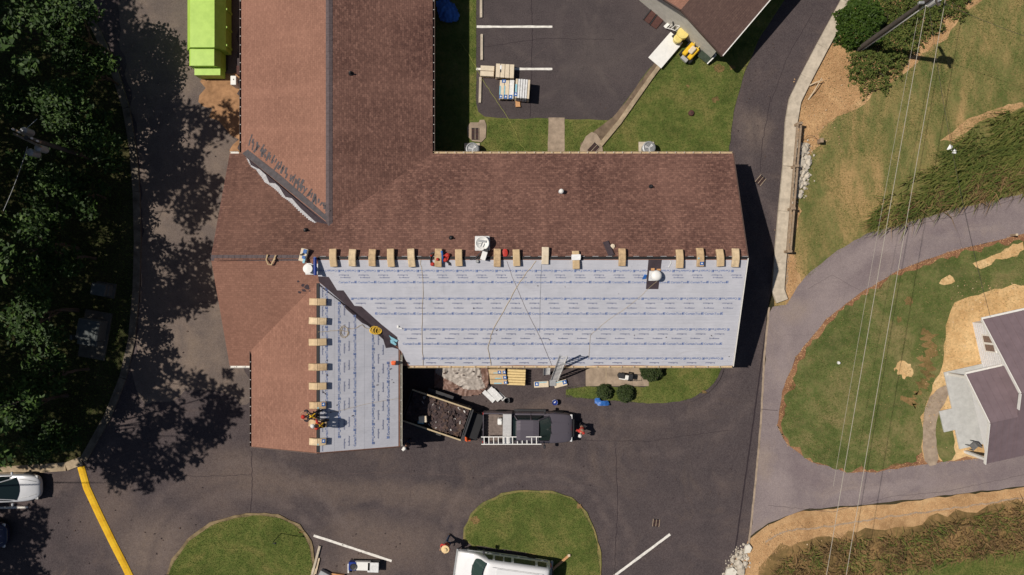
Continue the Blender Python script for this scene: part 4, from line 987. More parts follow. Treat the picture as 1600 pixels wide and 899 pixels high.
# harness round one bundle
b_ = W(685, 406, ZR); o_ = thing('safety_harness', 'tangled red and black safety harness round a shingle bundle', 'harness', (b_.x, YR, ZR))
for pl_, mt in (([(-.2, .3, .1), (-.4, .25, .02), (-.45, 0, .02), (-.42, -.3, -.08), (-.2, -.42, -.12)], 'dark_metal'), ([(.3, .1, .08), (.45, .16, .06), (.58, .02, .05), (.5, -.15, .0), (.32, -.2, .0)], 'red'), ([(.45, -.2, 0), (.6, -.3, -.05), (.62, -.42, -.1)], 'dark_metal')):
    m = MB(); m.tube([Vector(q) + Vector((0, 0, .06)) for q in pl_], .05, 6); m.build('strap', mt, o_, local=True)
for c, mt, s_ in (((-.36, -.36, -.06), 'red', .12), ((.52, .14, .1), 'red', .14), ((.4, -.12, .06), 'red', .13), ((-.02, -.1, .27), 'red', .09), ((-.4, .12, .08), 'red', .06)):
    m = MB(); m.lathe([(s_ * .5, -.05), (s_, 0), (s_ * .9, .06), (s_ * .4, .1)], 9, c); m.build('buckle_pad', mt, o_, local=True)
m = MB(); m.tube([(.2, .38, .12), (.24, 0, .16), (.2, -.3, .02)], .08, 8); m.build('water_flask', 'label_blue', o_, local=True)
p = W(789, 400, ZR); o_ = thing('red_disc', 'red plastic disc beside a shingle bundle near the vent', 'disc', (p.x, YR + .28, ZR - .12))
m = MB(); m.lathe([(.15, .05), (.2, .08), (.2, .12), (.06, .14)], 16, sx=.8, sy=1.2); m.build('lid', 'red', o_, local=True)
v = NM.at(951, 389); o_ = thing('black_sheet', 'folded black sheet propped on the brown slope near the ridge', 'sheet', tuple(v), .35)
m = MB(); m.box((0, 0, .04), (.36, 1.0, .03), R=Matrix.Rotation(-math.atan(SL), 3, 'X')); m.box((.03, .02, .09), (.22, .9, .03), R=Matrix.Rotation(-math.atan(SL), 3, 'X')); m.build('sheet', 'membrane', o_, local=True)
v = NM.at(957, 385); o_ = thing('paper_roll', 'cream paper roll end beside the folded black sheet', 'paper roll', tuple(v))
m = MB(); m.lathe([(.12, -.02), (.13, .1), (.05, .12)], 12); m.build('roll', 'wrap_pale', o_, local=True)
m = MB(); m.tube([(.03, -.1, .06), (.06, -.32, .0), (-.08, -.6, -.18), (-.2, -.62, -.2)], .035, 5); m.build('tail', 'wrap_pale', o_, local=True)
# ropes, hoses and cords on the roof
def wob(pts, n=6, amp=.04, seed=0):
    r = random.Random(seed); o = []
    for a, b in zip(pts, pts[1:]):
        for k in range(n): 
            q = a.lerp(b, k / n); o.append(q + Vector((r.uniform(-amp, amp), r.uniform(-amp, amp), 0)))
    return o + [pts[-1]]
def roof_line(name, label, cat, pl, pxs, r, mat, lift=.045, amp=.03, seed=1):
    pts = wob([pl.at(*q) for q in pxs], 6, amp, seed)
    for q in pts: q.z = pl.z(q.x, q.y) + lift
    o_ = thing(name, label, cat, tuple(pts[0])); m = MB(); m.tube(pts, r, 5); m.build('cord', mat, o_); return o_
roof_line('safety_rope', 'tan safety rope hanging down the slope near the wing', 'rope', SM, [(657, 407), (661, 440), (660, 500), (659, 530), (661, 571)], .013, 'rope_tan', seed=2)
roof_line('air_hose', 'long tan hose slanting across the middle of the underlayment', 'hose', SM, [(838, 408), (812, 440), (790, 480), (768, 520), (762, 545), (767, 571)], .016, 'rope_tan', seed=3)
roof_line('extension_lead', 'thin dark cord slanting right across the underlayment', 'cord', SM, [(792, 408), (800, 432), (820, 480), (845, 530), (862, 571)], .009, 'hose_dark', seed=4, amp=.01)
roof_line('extension_lead', 'thin grey cord running straight down by the middle bundles', 'cord', SM, [(846, 409), (844, 460), (843, 520)], .007, 'grey_metal', seed=5, amp=.01)
roof_line('lead_cord', 'pale cord trailing down left from the domed vent', 'cord', SM, [(1026, 440), (1012, 452), (1000, 464), (975, 484), (950, 500), (922, 524), (920, 560)], .008, 'rope_tan', seed=6, amp=.012)
roof_line('hooked_rope', 'short pale cord hooked at the ridge right of the black flashing', 'cord', SM, [(1047, 407), (1049, 410), (1044, 418)], .025, 'white_dirty', seed=7, amp=.01)
roof_line('wing_rope', 'thin tan rope from the roofers across the wing slope', 'rope', WE, [(508, 645), (530, 642), (570, 632), (600, 626), (623, 623)], .008, 'rope_tan', seed=8, amp=.012)
pts = []
for k in range(40):
    a = k * .55; rr = .17 + .06 * math.sin(k * 1.7); c = Vector(((549 - 545) * 0, 0)); pts.append((541 + 7 * math.cos(a) + (k % 13) * .2, 520 + 6 * math.sin(a) * (1 + .3 * math.sin(k))))
roof_line('loose_rope', 'tan rope lying in loose coils on the wing underlayment', 'rope', WE, [(497, 519), (510, 518), (521, 517), (533, 516)] + [(540 + 6 * math.cos(a_) - a_ * .3, 519 + (7 + .3 * a_) * math.sin(a_)) for a_ in [k * .7 for k in range(18)]] + [(548, 514), (556, 513), (566, 507), (570, 512), (580, 515)], .014, 'rope_tan', seed=9, amp=.015)
o_ = thing('rope_coil', 'yellow coiled rope on the wing slope beside the valley', 'rope', tuple(WE.at(587, 517)))
for k in range(5):
    c = WE.at(583 + k * 2.2, 517 + random.uniform(-1.5, 1.5)); rr = random.uniform(.14, .24); pts = ring_pts(c, rr, 16)
    for q in pts: q.z = WE.z(q.x, q.y) + .05 + .02 * k + random.uniform(0, .02)
    m = MB(); m.tube(pts, .026, 6, False); m.build('loop', 'rope_yellow', o_)
o_ = thing('membrane_packs', 'two pale blue membrane wrappers lying in the front valley', 'wrapper', tuple(SM.at(614, 532)))
for q in ([(608, 524), (611, 526), (622, 532), (620, 535), (612, 531)], [(610, 531), (613, 531), (620, 538), (618, 540), (611, 536)]):
    m = MB(); m.sheet([Vector((p.x, p.y, max(SM.z(p.x, p.y), WE.z(p.x, p.y)))) for p in [SM.at(*a_) for a_ in q]], .06, .04); m.build('wrapper', 'label_cyan', o_)
o_ = thing('flashing_piece', 'loose dark flashing square on the wing beside the valley', 'flashing', tuple(WE.at(605, 532)))
m = MB(); m.sheet([WE.at(*q) for q in [(599, 526), (609, 523), (614, 537), (603, 541)]], .04, .012); m.build('sheet', 'membrane', o_)
v = SM.at(622, 512); o_ = thing('caulk_tool', 'small white tool lying on the underlayment beside the valley', 'tool', tuple(v + Vector((0, 0, .04))))
m = MB(); m.box((0, .05, .06), (.09, .14, .1)); m.bar((.02, 0, .05), (.24, -.06, .04), .06, .05); m.build('body', 'white_plastic', o_, local=True)
v = WE.at(617, 567); o_ = thing('leaf_blower', 'orange and black power tool lying by the wing eave', 'power tool', tuple(v))
m = MB(); m.box((-.05, 0, .14), (.26, .26, .2), ch=.05); m.bar((-.2, .06, .2), (.1, .1, .24), .06, .05); m.build('housing', 'orange', o_, local=True)
m = MB(); m.tube([(.06, 0, .12), (.3, .0, .1), (.46, -.02, .06)], [.06, .05, .04], 8); m.build('nozzle', 'dark_metal', o_, local=True)
# chips and scraps scattered on the roof slopes
for (px, py, pl, lb) in ((566, 602, WE, None),): pass
m = MB()
for i in range(26):
    pl = random.choice([SM, WE]); px, py = (random.uniform(650, 1140), random.uniform(412, 568)) if pl is SM else (random.uniform(505, 615), random.uniform(560, 695))
    c = pl.at(px, py); r_ = random.uniform(.02, .05); m.box(c + Vector((0, 0, .05)), (r_ * 2, r_, .02), rz=random.uniform(0, 3))
o_ = m.build('roof_chips', 'membrane'); tag(o_, 'tiny dark chips scattered over the grey underlayment', 'debris', kind='stuff')

# ------------------------------------------------------------------ ladders
def ladder(name, label, p0, p1, wd, step, mat='aluminium', foot=None):
    p0, p1 = Vector(p0), Vector(p1); o_ = thing(name, label, 'ladder', tuple(p0)); d = (p1 - p0); L = d.length; d.normalize()
    s_ = d.cross(Vector((0, 0, 1))).normalized()
    for sg in (-1, 1):
        m = MB(); m.bar(p0 + s_ * sg * wd / 2, p1 + s_ * sg * wd / 2, .045, .09); m.build('rail', mat, o_)
    n = int(L / step)
    for i in range(n):
        q = p0 + d * (step * (i + .6)); m = MB(); m.bar(q - s_ * wd / 2, q + s_ * wd / 2, .05, .045); m.build('rung', mat, o_)
    return o_
ladder('extension_ladder', 'long aluminium ladder leaning over the front eave beyond the pallets', W(866, 595, .05), W(881, 556, 5.4), .46, .3)
ladder('short_ladder', 'short aluminium ladder standing upright against the eave beside the long ladder', W(854, 586, .03), W(855, 571, 2.75), .42, .3)
m = MB(); 

# ------------------------------------------------------------------ pallets and bundles on the ground
def pallet_stack(label, corners, z, mats, nrow=4, axis=0, blue=(), group='shingle pallets'):
    """corners: 4 px (tl, tr, br, bl) of the top face at height z"""
    q = [W(*c, z) for c in corners]; ctr = sum(q, Vector()) / 4; u = (q[1] - q[0]); v = (q[3] - q[0]); o_ = thing('shingle_pallet', label, 'pallet', (ctr.x, ctr.y, 0), group=group)
    org = q[0].copy(); org.z = 0; un, vn = u.normalized(), v.normalized(); R = Matrix((un, -vn, Vector((0, 0, 1)))).transposed() if un.cross(-vn).z > 0 else Matrix((un, vn, Vector((0, 0, 1)))).transposed()
    lu, lv = u.length, v.length; base = Vector((org.x, org.y, 0)); C = lambda a, b, h: base + un * a + vn * b + Vector((0, 0, h))
    g0 = .06
    for k in range(3):
        m = MB(); m.box(C(lu * (.08 + .42 * k), lv / 2, g0 + .05), (.1, lv, .1), R=R); m.build('pallet_runner', 'pallet_wood', o_)
    for k in range(6):
        m = MB(); m.box(C(lu / 2, lv * (.06 + .176 * k), g0 + .115), (lu, .1, .025), R=R); m.build('pallet_board', 'pallet_wood', o_)
    layers = max(1, int((z - g0 - .13) / .09)); th = (z - g0 - .13) / layers
    for L_ in range(layers):
        for k in range(nrow):
            s_ = 1 / nrow; m = MB(); j = random.uniform(-.012, .012)
            if axis == 0: m.box(C(lu / 2 + j, lv * s_ * (k + .5), g0 + .13 + th * (L_ + .5)), (lu - .03, lv * s_ - .025, th - .006), R=R, ch=.015)
            else: m.box(C(lu * s_ * (k + .5), lv / 2 + j, g0 + .13 + th * (L_ + .5)), (lu * s_ - .025, lv - .03, th - .006), R=R, ch=.015)
            m.build('bundle', mats[k % len(mats)] if isinstance(mats, (list, tuple)) else mats, o_)
    for (a, b, w_, h_, mt) in blue:
        m = MB(); m.box(C(lu * a, lv * b, z + .006), (w_, h_, .008), R=R); lb = m.build('label_patch', mt, o_)
        if mt == 'label_blue':
            m = MB(); m.add([C(lu * a, lv * b, z + .0125) + R @ Vector(p) for p in ((-.06, -.05, 0), (.07, -.03, 0), (.0, .08, 0))], [(0, 1, 2)]); m.build('label_mark', 'label_white', lb)
    return o_
pallet_stack('tan wrapped shingle pallet with blue labels beside the brown tarp', [(763, 577), (790, 577), (790, 601), (766, 601)], .75, 'wrap_kraft', 3, 0, [(.62, .2, .22, .2, 'label_blue'), (.9, .2, .2, .2, 'label_blue'), (.9, .55, .22, .2, 'label_blue'), (.9, .88, .22, .16, 'label_blue'), (.4, .25, .3, .05, 'label_cyan'), (.5, .6, .4, .06, 'label_cyan'), (.45, .92, .5, .07, 'label_cyan')], 'shingle pallets in front')
pallet_stack('yellow striped pallet of ridge shingles in front of the building', [(793, 577), (822, 578), (822, 601), (792, 602)], .62, 'wrap_yellow', 6, 0, (), 'shingle pallets in front')
pallet_stack('low tan pallet by the wheel stops, left one of the pair on the line', [(751, 102), (773, 103), (773, 119), (750, 119)], .42, 'wrap_pale', 2, 0, (), 'shingle pallets in the lot')
pallet_stack('large tan pallet lying on the white parking line', [(775, 99), (804, 100.5), (803, 122), (774, 121)], .6, 'wrap_pale', 4, 1, [(.27, .3, .1, .3, 'label_white'), (.27, .52, .07, .2, 'dark_metal')], 'shingle pallets in the lot')
pallet_stack('pale blue and tan wrapped pallet with four blue labels in the lot', [(781, 125), (804, 125), (802.5, 156), (779.5, 155)], .5, ['wrap_pale', 'wrap_pale', 'white_dirty'], 3, 1, [(.28, .07, .25, .2, 'label_blue'), (.12, .87, .2, .24, 'label_blue'), (.45, .88, .22, .26, 'label_blue'), (.78, .89, .24, .26, 'label_blue'), (.05, .55, .08, .6, 'label_cyan'), (.36, .55, .07, .6, 'label_cyan')], 'shingle pallets in the lot')
pallet_stack('tallest pallet in the lot with open white ridge strips', [(806, 122.5), (829, 124.5), (827, 155), (804, 153)], 1.05, ['wrap_pale', 'white_dirty', 'white_dirty', 'white_dirty', 'white_dirty'], 6, 1, [(.06, .82, .2, .25, 'label_blue'), (.06, .5, .12, .5, 'label_cyan')], 'shingle pallets in the lot')
p = W(809, 160, .2); o_ = thing('wood_offcut', 'short orange plank sticking out under the tallest pallet', 'plank', (p.x, p.y, .06), .05)
m = MB(); m.box((0, 0, .06), (.3, .6, .1), ch=.01); m.box((0, -.27, .13), (.31, .06, .03)); m.build('plank', 'lumber_orange', o_, local=True)
def loose_bundle(px, py, rz, label, blue, L=.95):
    p = W(px, py, .2); o_ = thing('shingle_bundle', label, 'shingle bundle', (p.x, p.y, .02), rz, 'loose bundles by the ladders')
    m = MB(); m.box((0, 0, .09), (L, .4, .16), ch=.025); m.build('wrapper', 'wrap_pale', o_, local=True)
    m = MB(); m.box((blue * L * .32, .04, .175), (.26, .26, .012)); lb = m.build('label_patch', 'label_blue', o_, local=True)
    m = MB(); m.add([(blue * L * .32 + a, .04 + b, .184) for a, b in ((-.07, -.06), (.08, -.05), (0, .09))], [(0, 1, 2)]); m.build('label_mark', 'label_white', lb, local=True)
    m = MB(); m.box((-blue * L * .1, .14, .175), (.5, .06, .01)); m.build('label_stripe', 'label_cyan', o_, local=True)
loose_bundle(846, 601, .05, 'tan bundle lying left of the long ladder foot', -1)
loose_bundle(876, 600, .25, 'tan bundle lying right of the long ladder foot', 1, .85)
p = W(864, 597, .3); o_ = thing('ladder_base', 'grey levelling box under the long ladder', 'box', (p.x, p.y, .02))
m = MB(); m.box((0, -.08, .12), (.42, .4, .2), ch=.02); m.build('box', 'grey_metal', o_, local=True)
# white foam boards
o_ = thing('foam_boards', 'stack of white foam boards lying crooked beside the tarp', 'boards', tuple(W(771, 617)), -.78)
for c, s_ in (((-.15, -.27, .1), (.95, .28, .12)), ((.02, .1, .13), (1.0, .42, .16)), ((.14, .25, .22), (.85, .2, .05)), ((.42, .28, .05), (.6, .3, .05))):
    m = MB(); m.box(c, s_, ch=.01, rz=random.uniform(-.04, .04)); m.build('board', 'white_dirty', o_, local=True)
# buckets
for px, py, mt, lb in ((792, 626, 'dark_metal', 'black bucket near the white foam boards'), (867, 629, 'blue_deep', 'dark blue bucket with a white emblem beside the truck')):
    p = W(px, py, .35); o_ = thing('bucket', lb, 'bucket', (p.x, p.y, .02))
    m = MB(); m.lathe([(.14, 0), (.17, .36), (.185, .36), (.185, .39), (.16, .38), (.13, .05)], 20); m.build('pail', mt, o_, local=True)
    m = MB(); m.tube([(-.18, 0, .37), (-.16, .12, .4), (0, .2, .41), (.16, .12, .4), (.18, 0, .37)], .008, 5); m.build('handle', 'aluminium', o_, local=True)
    if mt == 'blue_deep':
        m = MB(); m.lathe([(.16, .34), (.05, .35)], 16); ld = m.build('lid', mt, o_, local=True)
        m = MB(); m.add([(-.09, -.03, .356), (.0, -.05, .356), (.06, .06, .356), (.0, .07, .356), (-.02, .01, .356)], [(0, 1, 2, 3, 4)]); m.build('emblem', 'label_white', ld, local=True)
# ------------------------------------------------------------------ tarp heap
def cloth(name, mat, poly_px, par, zf, step=.06, seed=0):
    pts = PX(poly_px); xs = [p[0] for p in pts]; ys = [p[1] for p in pts]; nx = int((max(xs) - min(xs)) / step) + 1; ny = int((max(ys) - min(ys)) / step) + 1
    gx, gy = np.meshgrid(np.linspace(min(xs), max(xs), nx), np.linspace(min(ys), max(ys), ny)); P = np.stack([gx.ravel(), gy.ravel()], 1); ins = inside(pts, P)
    Z = np.array([zf(x, y) for x, y in P]); V = np.column_stack([P, Z]); idx = np.arange(nx * ny).reshape(ny, nx)
    q = np.stack([idx[:-1, :-1], idx[:-1, 1:], idx[1:, 1:], idx[1:, :-1]], -1).reshape(-1, 4); q = q[ins[q].all(1)]
    used = np.unique(q); mp = -np.ones(nx * ny, int); mp[used] = np.arange(len(used))
    return np_mesh(name, V[used], mp[q], mat, par, smooth=True)
def crease(x, y, s, a=.12):
    n_ = mnoise.noise; w1 = n_(Vector((x * .8, y * .8, s + 20))) * .8; u, v = x * .75 + y * .66 + w1, y * .75 - x * .66 + w1
    rg = lambda q: (1 - min(1, abs(q) * 2.6)) ** 2
    return a * (.9 * n_(Vector((x * .9, y * 1.1, s))) + .9 * rg(n_(Vector((u * .55, v * 2.6, s + 3)))) + .6 * rg(n_(Vector((u * 3.2, v * .7, s + 7)))) + .35 * rg(n_(Vector((x * 5, y * 3, s + 11)))) + .1 * n_(Vector((x * 9, y * 9, s))))
o_ = thing('tarp_heap', 'crumpled brown and silver tarpaulin heap in front of the eave', 'tarpaulin', tuple(W(720, 595)))
cloth('tarp', 'tarp_brown', [(679, 560), (764, 560), (766, 590), (762, 606), (750, 617), (725, 620), (700, 610), (679, 606)], o_, lambda x, y: .1 + crease(x, y, 3, .1))
cloth('tarp_lining', 'tarp_silver', [(681, 560), (752, 560), (753, 585), (760, 606), (745, 610), (725, 608), (700, 594), (681, 584)], o_, lambda x, y: .16 + crease(x, y, 3, .1))
cloth('tarp_fold', 'tarp_brown', [(750, 562), (762, 566), (765, 582), (764, 600), (758, 605), (752, 590)], o_, lambda x, y: .36 + crease(x, y, 9, .16))
m = MB()
for i in range(12):
    px, py = random.uniform(684, 755), random.uniform(572, 612); p = W(px, py, .3); m.box((p.x, p.y, .34), (random.uniform(.05, .25), random.uniform(.03, .08), .02), rz=random.uniform(0, 3.1))
sc_ = m.build('scrap', 'debris', o_); sc_['kind'] = 'stuff'
# blue tarp bundle on the berm
def bag(name, label, poly_px, z, mat, seed, cat='tarpaulin'):
    o_ = thing(name, label, cat, tuple(W(sum(p[0] for p in poly_px) / len(poly_px), sum(p[1] for p in poly_px) / len(poly_px))))
    pts = PX(poly_px); cx = sum(p[0] for p in pts) / len(pts); cy = sum(p[1] for p in pts) / len(pts); R_ = max(math.hypot(p[0] - cx, p[1] - cy) for p in pts)
    cloth('cloth', mat, poly_px, o_, lambda x, y: max(.13, z * (1 - (math.hypot(x - cx, y - cy) / R_) ** 2) + .14 + crease(x, y, seed, .1)), .06, seed); return o_
bag('blue_bag', 'blue plastic bag slumped on the berm below the round shrub', [(928, 621), (935, 619), (938, 624), (950, 625), (953, 631), (948, 634), (933, 633), (927, 629)], .3, 'blue_tarp', 4, 'bag')
bag('blue_tarp', 'crumpled blue tarpaulin in the shade of the rear wing', [(681, 5), (695, -6), (706, 6), (712, 10), (720, 28), (716, 37), (700, 40), (688, 36), (684, 24)], .3, 'blue_tarp', 7)
# ------------------------------------------------------------------ wheel stops
def wheel_stop(px0, py0, px1, py1, label):
    a, b = W(px0, py0, .1), W(px1, py1, .1); o_ = thing('wheel_stop', label, 'wheel stop', ((a.x + b.x) / 2, (a.y + b.y) / 2, .05), math.atan2(b.y - a.y, b.x - a.x), 'concrete wheel stops'); L = (b - a).length
    m = MB(); pr = [(-.1, 0), (-.06, .12), (.06, .12), (.1, 0)]; m.loft([[Vector((x, u, v_)) for u, v_ in pr] for x in (-L / 2, L / 2)]); m.build('block', 'concrete', o_, local=True)
    for s_ in (-.35, .35):
        m = MB(); m.lathe([(.02, .1), (.02, .126)], 8, (L * s_, 0, 0)); m.build('anchor_pin', 'iron_rust', o_, local=True)
wheel_stop(752, -12, 752, 28, 'concrete wheel stop at the top edge of the lot'); wheel_stop(753, 54, 753, 94, 'concrete wheel stop between the two white lines'); wheel_stop(751, 121, 750, 161, 'concrete wheel stop beside the blue labelled pallet')
wheel_stop(500, 853, 486, 905, 'concrete wheel stop at the edge of the lower left island')
# grates
def grate(px, py, w, h, rz, z, label, n=2):
    p = W(px, py); o_ = thing('drain_grate', label, 'drain grate', (p.x, p.y, z), rz)
    m = MB(); m.box((0, 0, .008), (w, h, .016)); m.build('pit', 'black', o_, local=True)
    for k in range(n):
        m = MB(); x = -w / 2 + w * (k + .5) / n
        for j in range(int(h / .09)): m.box((x, -h / 2 + .06 + j * .09, .022), (w / n - .08, .04, .02))
        gp = m.build('grating', 'iron_rust', o_, local=True); gp['kind'] = 'stuff'
    m = MB(); m.box((-w / 2, 0, .02), (.04, h, .03)); m.box((w / 2, 0, .02), (.04, h, .03)); m.box((0, 0, .021), (.035, h - .05, .028)); m.build('frame', 'concrete_walk', o_, local=True)
grate(742.5, 210, .5, .78, 0, .1, 'rusty drain grate set in a concrete apron by the rear wing')
grate(927, 233, .5, .7, -.75, .11, 'rusty drain grate half hidden under the rear eave')
grate(1188, 282, .42, .62, -.7, .02, 'rusty drain grate in the lane beside the building shadow')
grate(1025, 817, .42, .5, -.12, .02, 'dark drain grate in the asphalt near the lower island', 2)
grate(218, 438, .3, .85, 0, .024, 'upper drain grate in the shaded lane against the kerb'); grate(217, 464, .3, .75, 0, .024, 'lower drain grate in the shaded lane against the kerb')
# ------------------------------------------------------------------ air conditioners
def acu(px, py, label):
    p = W(px, py, .75); o_ = thing('condenser_unit', label, 'air conditioner', (p.x, p.y, .05))
    m = MB(); m.box((-.05, 0, .03), (1.0, 1.0, .08)); m.build('pad', 'concrete', o_, local=True)
    m = MB(); m.lathe([(.4, .07), (.41, .68), (.42, .72), (.34, .76), (.34, .7)], 24); m.build('cabinet', 'grey_metal', o_, local=True)
    m = MB(); m.lathe([(.33, .66), (.02, .67)], 24); m.build('well', 'black', o_, local=True)
    for k in range(3):
        a = k * 2.1 + .4; m = MB(); m.add([(0, 0, .7), (.3 * math.cos(a), .3 * math.sin(a), .72), (.3 * math.cos(a + .6), .3 * math.sin(a + .6), .7)], [(0, 1, 2)]); m.build('fan_blade', 'white_dirty', o_, local=True)
    m = MB(); [m.tube(ring_pts((0, 0, .755), r_, 20), .006, 4, False) for r_ in (.12, .2, .28)]; gp = m.build('guard', 'dark_metal', o_, local=True); gp['kind'] = 'stuff'
acu(738, 233, 'round grey condenser unit beside the rear wing'); acu(1014, 231, 'round grey condenser unit on the lawn behind the long building')
# ------------------------------------------------------------------ lime green compactor
Yend = W(0, 74, 1.7).y
g_ = thing('compactor', 'lime green waste compactor container parked beside the rear wing', 'container', (-19.65, Yend + 3, 0))
pr = [(-20.7, .12), (-20.7, 1.05), (-20.25, 1.7), (-18.72, 1.7), (-18.57 + .32, 1.05), (-18.25, .12)]
m = MB(); m.loft([[Vector((x, y, z)) for x, z in pr] for y in (Yend, Yend + 9)]); bd = m.build('container_body', 'lime', g_)
for k in range(8):
    y = Yend + .35 + k * 1.15; m = MB(); m.box((-18.22, y, .58), (.06, .12, .9)); m.build('rib', 'lime', bd)
m = MB(); m.box((-18.9 + .1, Yend + 2.6, 1.6), (.06, .06, .14)); m.build('lifting_eye', 'white_dirty', g_)
m = MB(); m.loft([[Vector((x, y, z)) for x, z in ((-20.45, .12), (-20.45, 1.35), (-20.35, 1.42), (-18.85, 1.42), (-18.6, .95), (-18.6, .12))] for y in (W(0, 103, 1.4).y, Yend - .02)]); m.build('hopper', 'lime', g_)
m = MB(); m.loft([[Vector((x, y, z)) for x, z in ((-20.3, .12), (-20.3, .95), (-18.65, .95), (-18.65, .12))] for y in (W(0, 118, .9).y, W(0, 106, .95).y)]); m.build('power_pack', 'lime', g_)
m = MB(); m.box((-19.5, W(0, 105, 1.1).y, .6), (1.5, .1, .8)); m.build('hinge_frame', 'dark_metal', g_)
for sx_ in (-.9, .9):
    m = MB(); m.box((-19.5 + sx_, Yend + 4, .1), (.14, 10, .12)); m.build('skid_rail', 'dark_metal', g_)
p = W(365, 126, .8); o_ = thing('meter_cabinet', 'small white meter cabinet by the rear wing wall', 'cabinet', (p.x, p.y, .02))
m = MB(); m.box((0, 0, .42), (.36, .58, .84), ch=.02); m.build('cabinet', 'white_plastic', o_, local=True); m = MB(); m.box((.3, .0, .3), (.18, .18, .5)); m.build('meter', 'grey_metal', o_, local=True)
m = MB(); m.box((.02, .05, .845), (.06, .08, .012)); m.build('latch', 'dark_metal', o_, local=True)
p = W(373, 110, .8); o_ = thing('gas_regulator', 'rust red utility box against the rear wing', 'utility box', (p.x, p.y, .02))
m = MB(); m.box((0, 0, .4), (.28, .6, .8), ch=.03); m.build('box', 'iron_rust', o_, local=True); m = MB(); m.tube([(0, -.3, .3), (0, -.6, .3), (0, -.6, 0)], .04, 8); m.build('pipe', 'iron_rust', o_, local=True)
# ------------------------------------------------------------------ transformers in the shade
p = W(158, 453, .6); o_ = thing('transformer_box', 'small grey utility cabinet on a pad in the shaded verge', 'transformer', (p.x, p.y, 0), -.17)
m = MB(); m.box((0, 0, .05), (1.3, .95, .1)); m.build('pad', 'pad_dark', o_, local=True); m = MB(); m.box((-.1, 0, .45), (.95, .75, .7), ch=.04); m.build('cabinet', 'dull_green', o_, local=True); m = MB(); m.box((.35, 0, .3), (.2, .7, .45), ch=.03); m.build('door', 'dull_green', o_, local=True)
p = W(142, 522, .6); o_ = thing('transformer_box', 'large grey transformer cabinet on a long pad in the shaded verge', 'transformer', (p.x, p.y, 0), -.17)
m = MB(); m.box((0, -.1, .06), (1.75, 3.1, .12)); m.build('pad', 'pad_dark', o_, local=True); m = MB(); m.box((.02, .3, .62), (1.4, 1.3, 1.0), ch=.05); cb = m.build('cabinet', 'dull_green', o_, local=True)
for s_ in (-.6, .6):
    m = MB(); m.box((s_, .3, 1.13), (.04, 1.15, .04)); m.build('lid_ridge', 'dull_green', cb, local=True)
m = MB(); m.box((0, -.55, .5), (1.3, .36, .75), ch=.03); m.build('door', 'dull_green', o_, local=True)
p = W(114, 527, .4); o_ = thing('marker_post', 'short pale marker post beside the large transformer', 'post', (p.x, p.y, 0)); m = MB(); m.box((0, 0, .3), (.12, .3, .6), ch=.02); m.build('post', 'dull_green', o_, local=True); m = MB(); m.box((0, 0, .62), (.14, .32, .04)); m.build('cap', 'dull_green', o_, local=True)
# ------------------------------------------------------------------ yard kit by the shed
o_ = thing('plywood_board', 'large white sheet of board lying at the corner of the lot', 'panel', tuple(W(1040, 79)))
m = MB(); q = [W(*c, .35) for c in ((1048, 50), (1067, 67), (1033, 107), (1013, 90))]; m.sheet(q, -.04, .05); m.build('board', 'white_plastic', o_)
for c in ((1046, 60), (1060, 70), (1022, 90), (1034, 98)):
    b_ = W(*c, .15); m = MB(); m.box((b_.x, b_.y, .17), (.1, .1, .26)); m.build('support', 'pallet_wood', o_)
for i, q in enumerate(([(1005, 31), (1018, 14), (1027, 20), (1014, 38)], [(1015, 39), (1028, 21), (1040, 28), (1025, 46)])):
    o_ = thing('ramp_mat', ('dark brown', 'reddish brown')[i] + ' ramp mat laid against the shed walk', 'mat', tuple(W(*q[0])), group='ramp mats')
    m = MB(); m.sheet([W(*c, .06) for c in q], 0, .06); m.build('mat', 'iron_rust', o_); m = MB(); m.bar(W(*q[0], .14), W(*q[1], .14), .06, .06); m.build('edge_rail', 'dark_metal', o_)
p = W(1067, 52, .9); o_ = thing('drum_cart', 'pale yellow round drum on a dark wheeled cart', 'cart', (p.x, p.y, .05), .6)
m = MB(); m.lathe([(.28, .35), (.36, .5), (.38, .85), (.36, .92), (.1, .94)], 22); m.build('drum', 'yellow_pale', o_, local=True); m = MB(); m.lathe([(.2, .4), (.28, .5), (.28, .8), (.2, .84)], 16, (-.42, -.1, 0)); m.build('side_tank', 'yellow_pale', o_, local=True)
m = MB(); m.box((0, 0, .28), (1.0, .7, .08)); m.bar((.3, .3, .3), (.2, 1.0, .9), .06); m.bar((-.2, .3, .3), (-.15, .95, .9), .06); m.bar((.2, 1.0, .9), (-.15, .95, .9), .05); m.build('frame', 'dark_metal', o_, local=True)
for s_ in (-.45, .45):
    m = MB(); m.M = Matrix.Translation((s_, -.2, .2)) @ Matrix.Rotation(math.pi / 2, 4, 'Y'); m.lathe([(.19, -.05), (.2, 0), (.19, .05)], 14); m.build('wheel', 'rubber', o_, local=True)
p = W(1052, 42, .8); o_ = thing('hand_truck', 'white tubular hand truck standing beside the yellow drum', 'hand truck', (p.x, p.y, .16), .75)
m = MB(); 
for s_ in (-.2, .2): m.tube([(s_, .35, .1), (s_, 0, .6), (s_, -.3, .95)], .025, 6)
m.build('rail', 'white_plastic', o_, local=True); m = MB(); [m.bar((-.2, y_, z_), (.2, y_, z_), .03) for y_, z_ in ((.2, .3), (0, .6), (-.28, .93))]; m.build('cross_bar', 'white_plastic', o_, local=True); m = MB(); m.box((0, .42, .06), (.42, .2, .03)); m.build('toe_plate', 'white_plastic', o_, local=True)
p = W(1081, 79, .7); o_ = thing('mini_loader', 'yellow walk-behind machine on the grass beside the shed', 'machine', (p.x, p.y, .04), math.radians(48))
m = MB(); m.box((0, .22, .42), (.95, .3, .3), ch=.05); m.box((0, -.2, .42), (.9, .3, .26), ch=.05); m.build('fender', 'yellow_paint', o_, local=True)
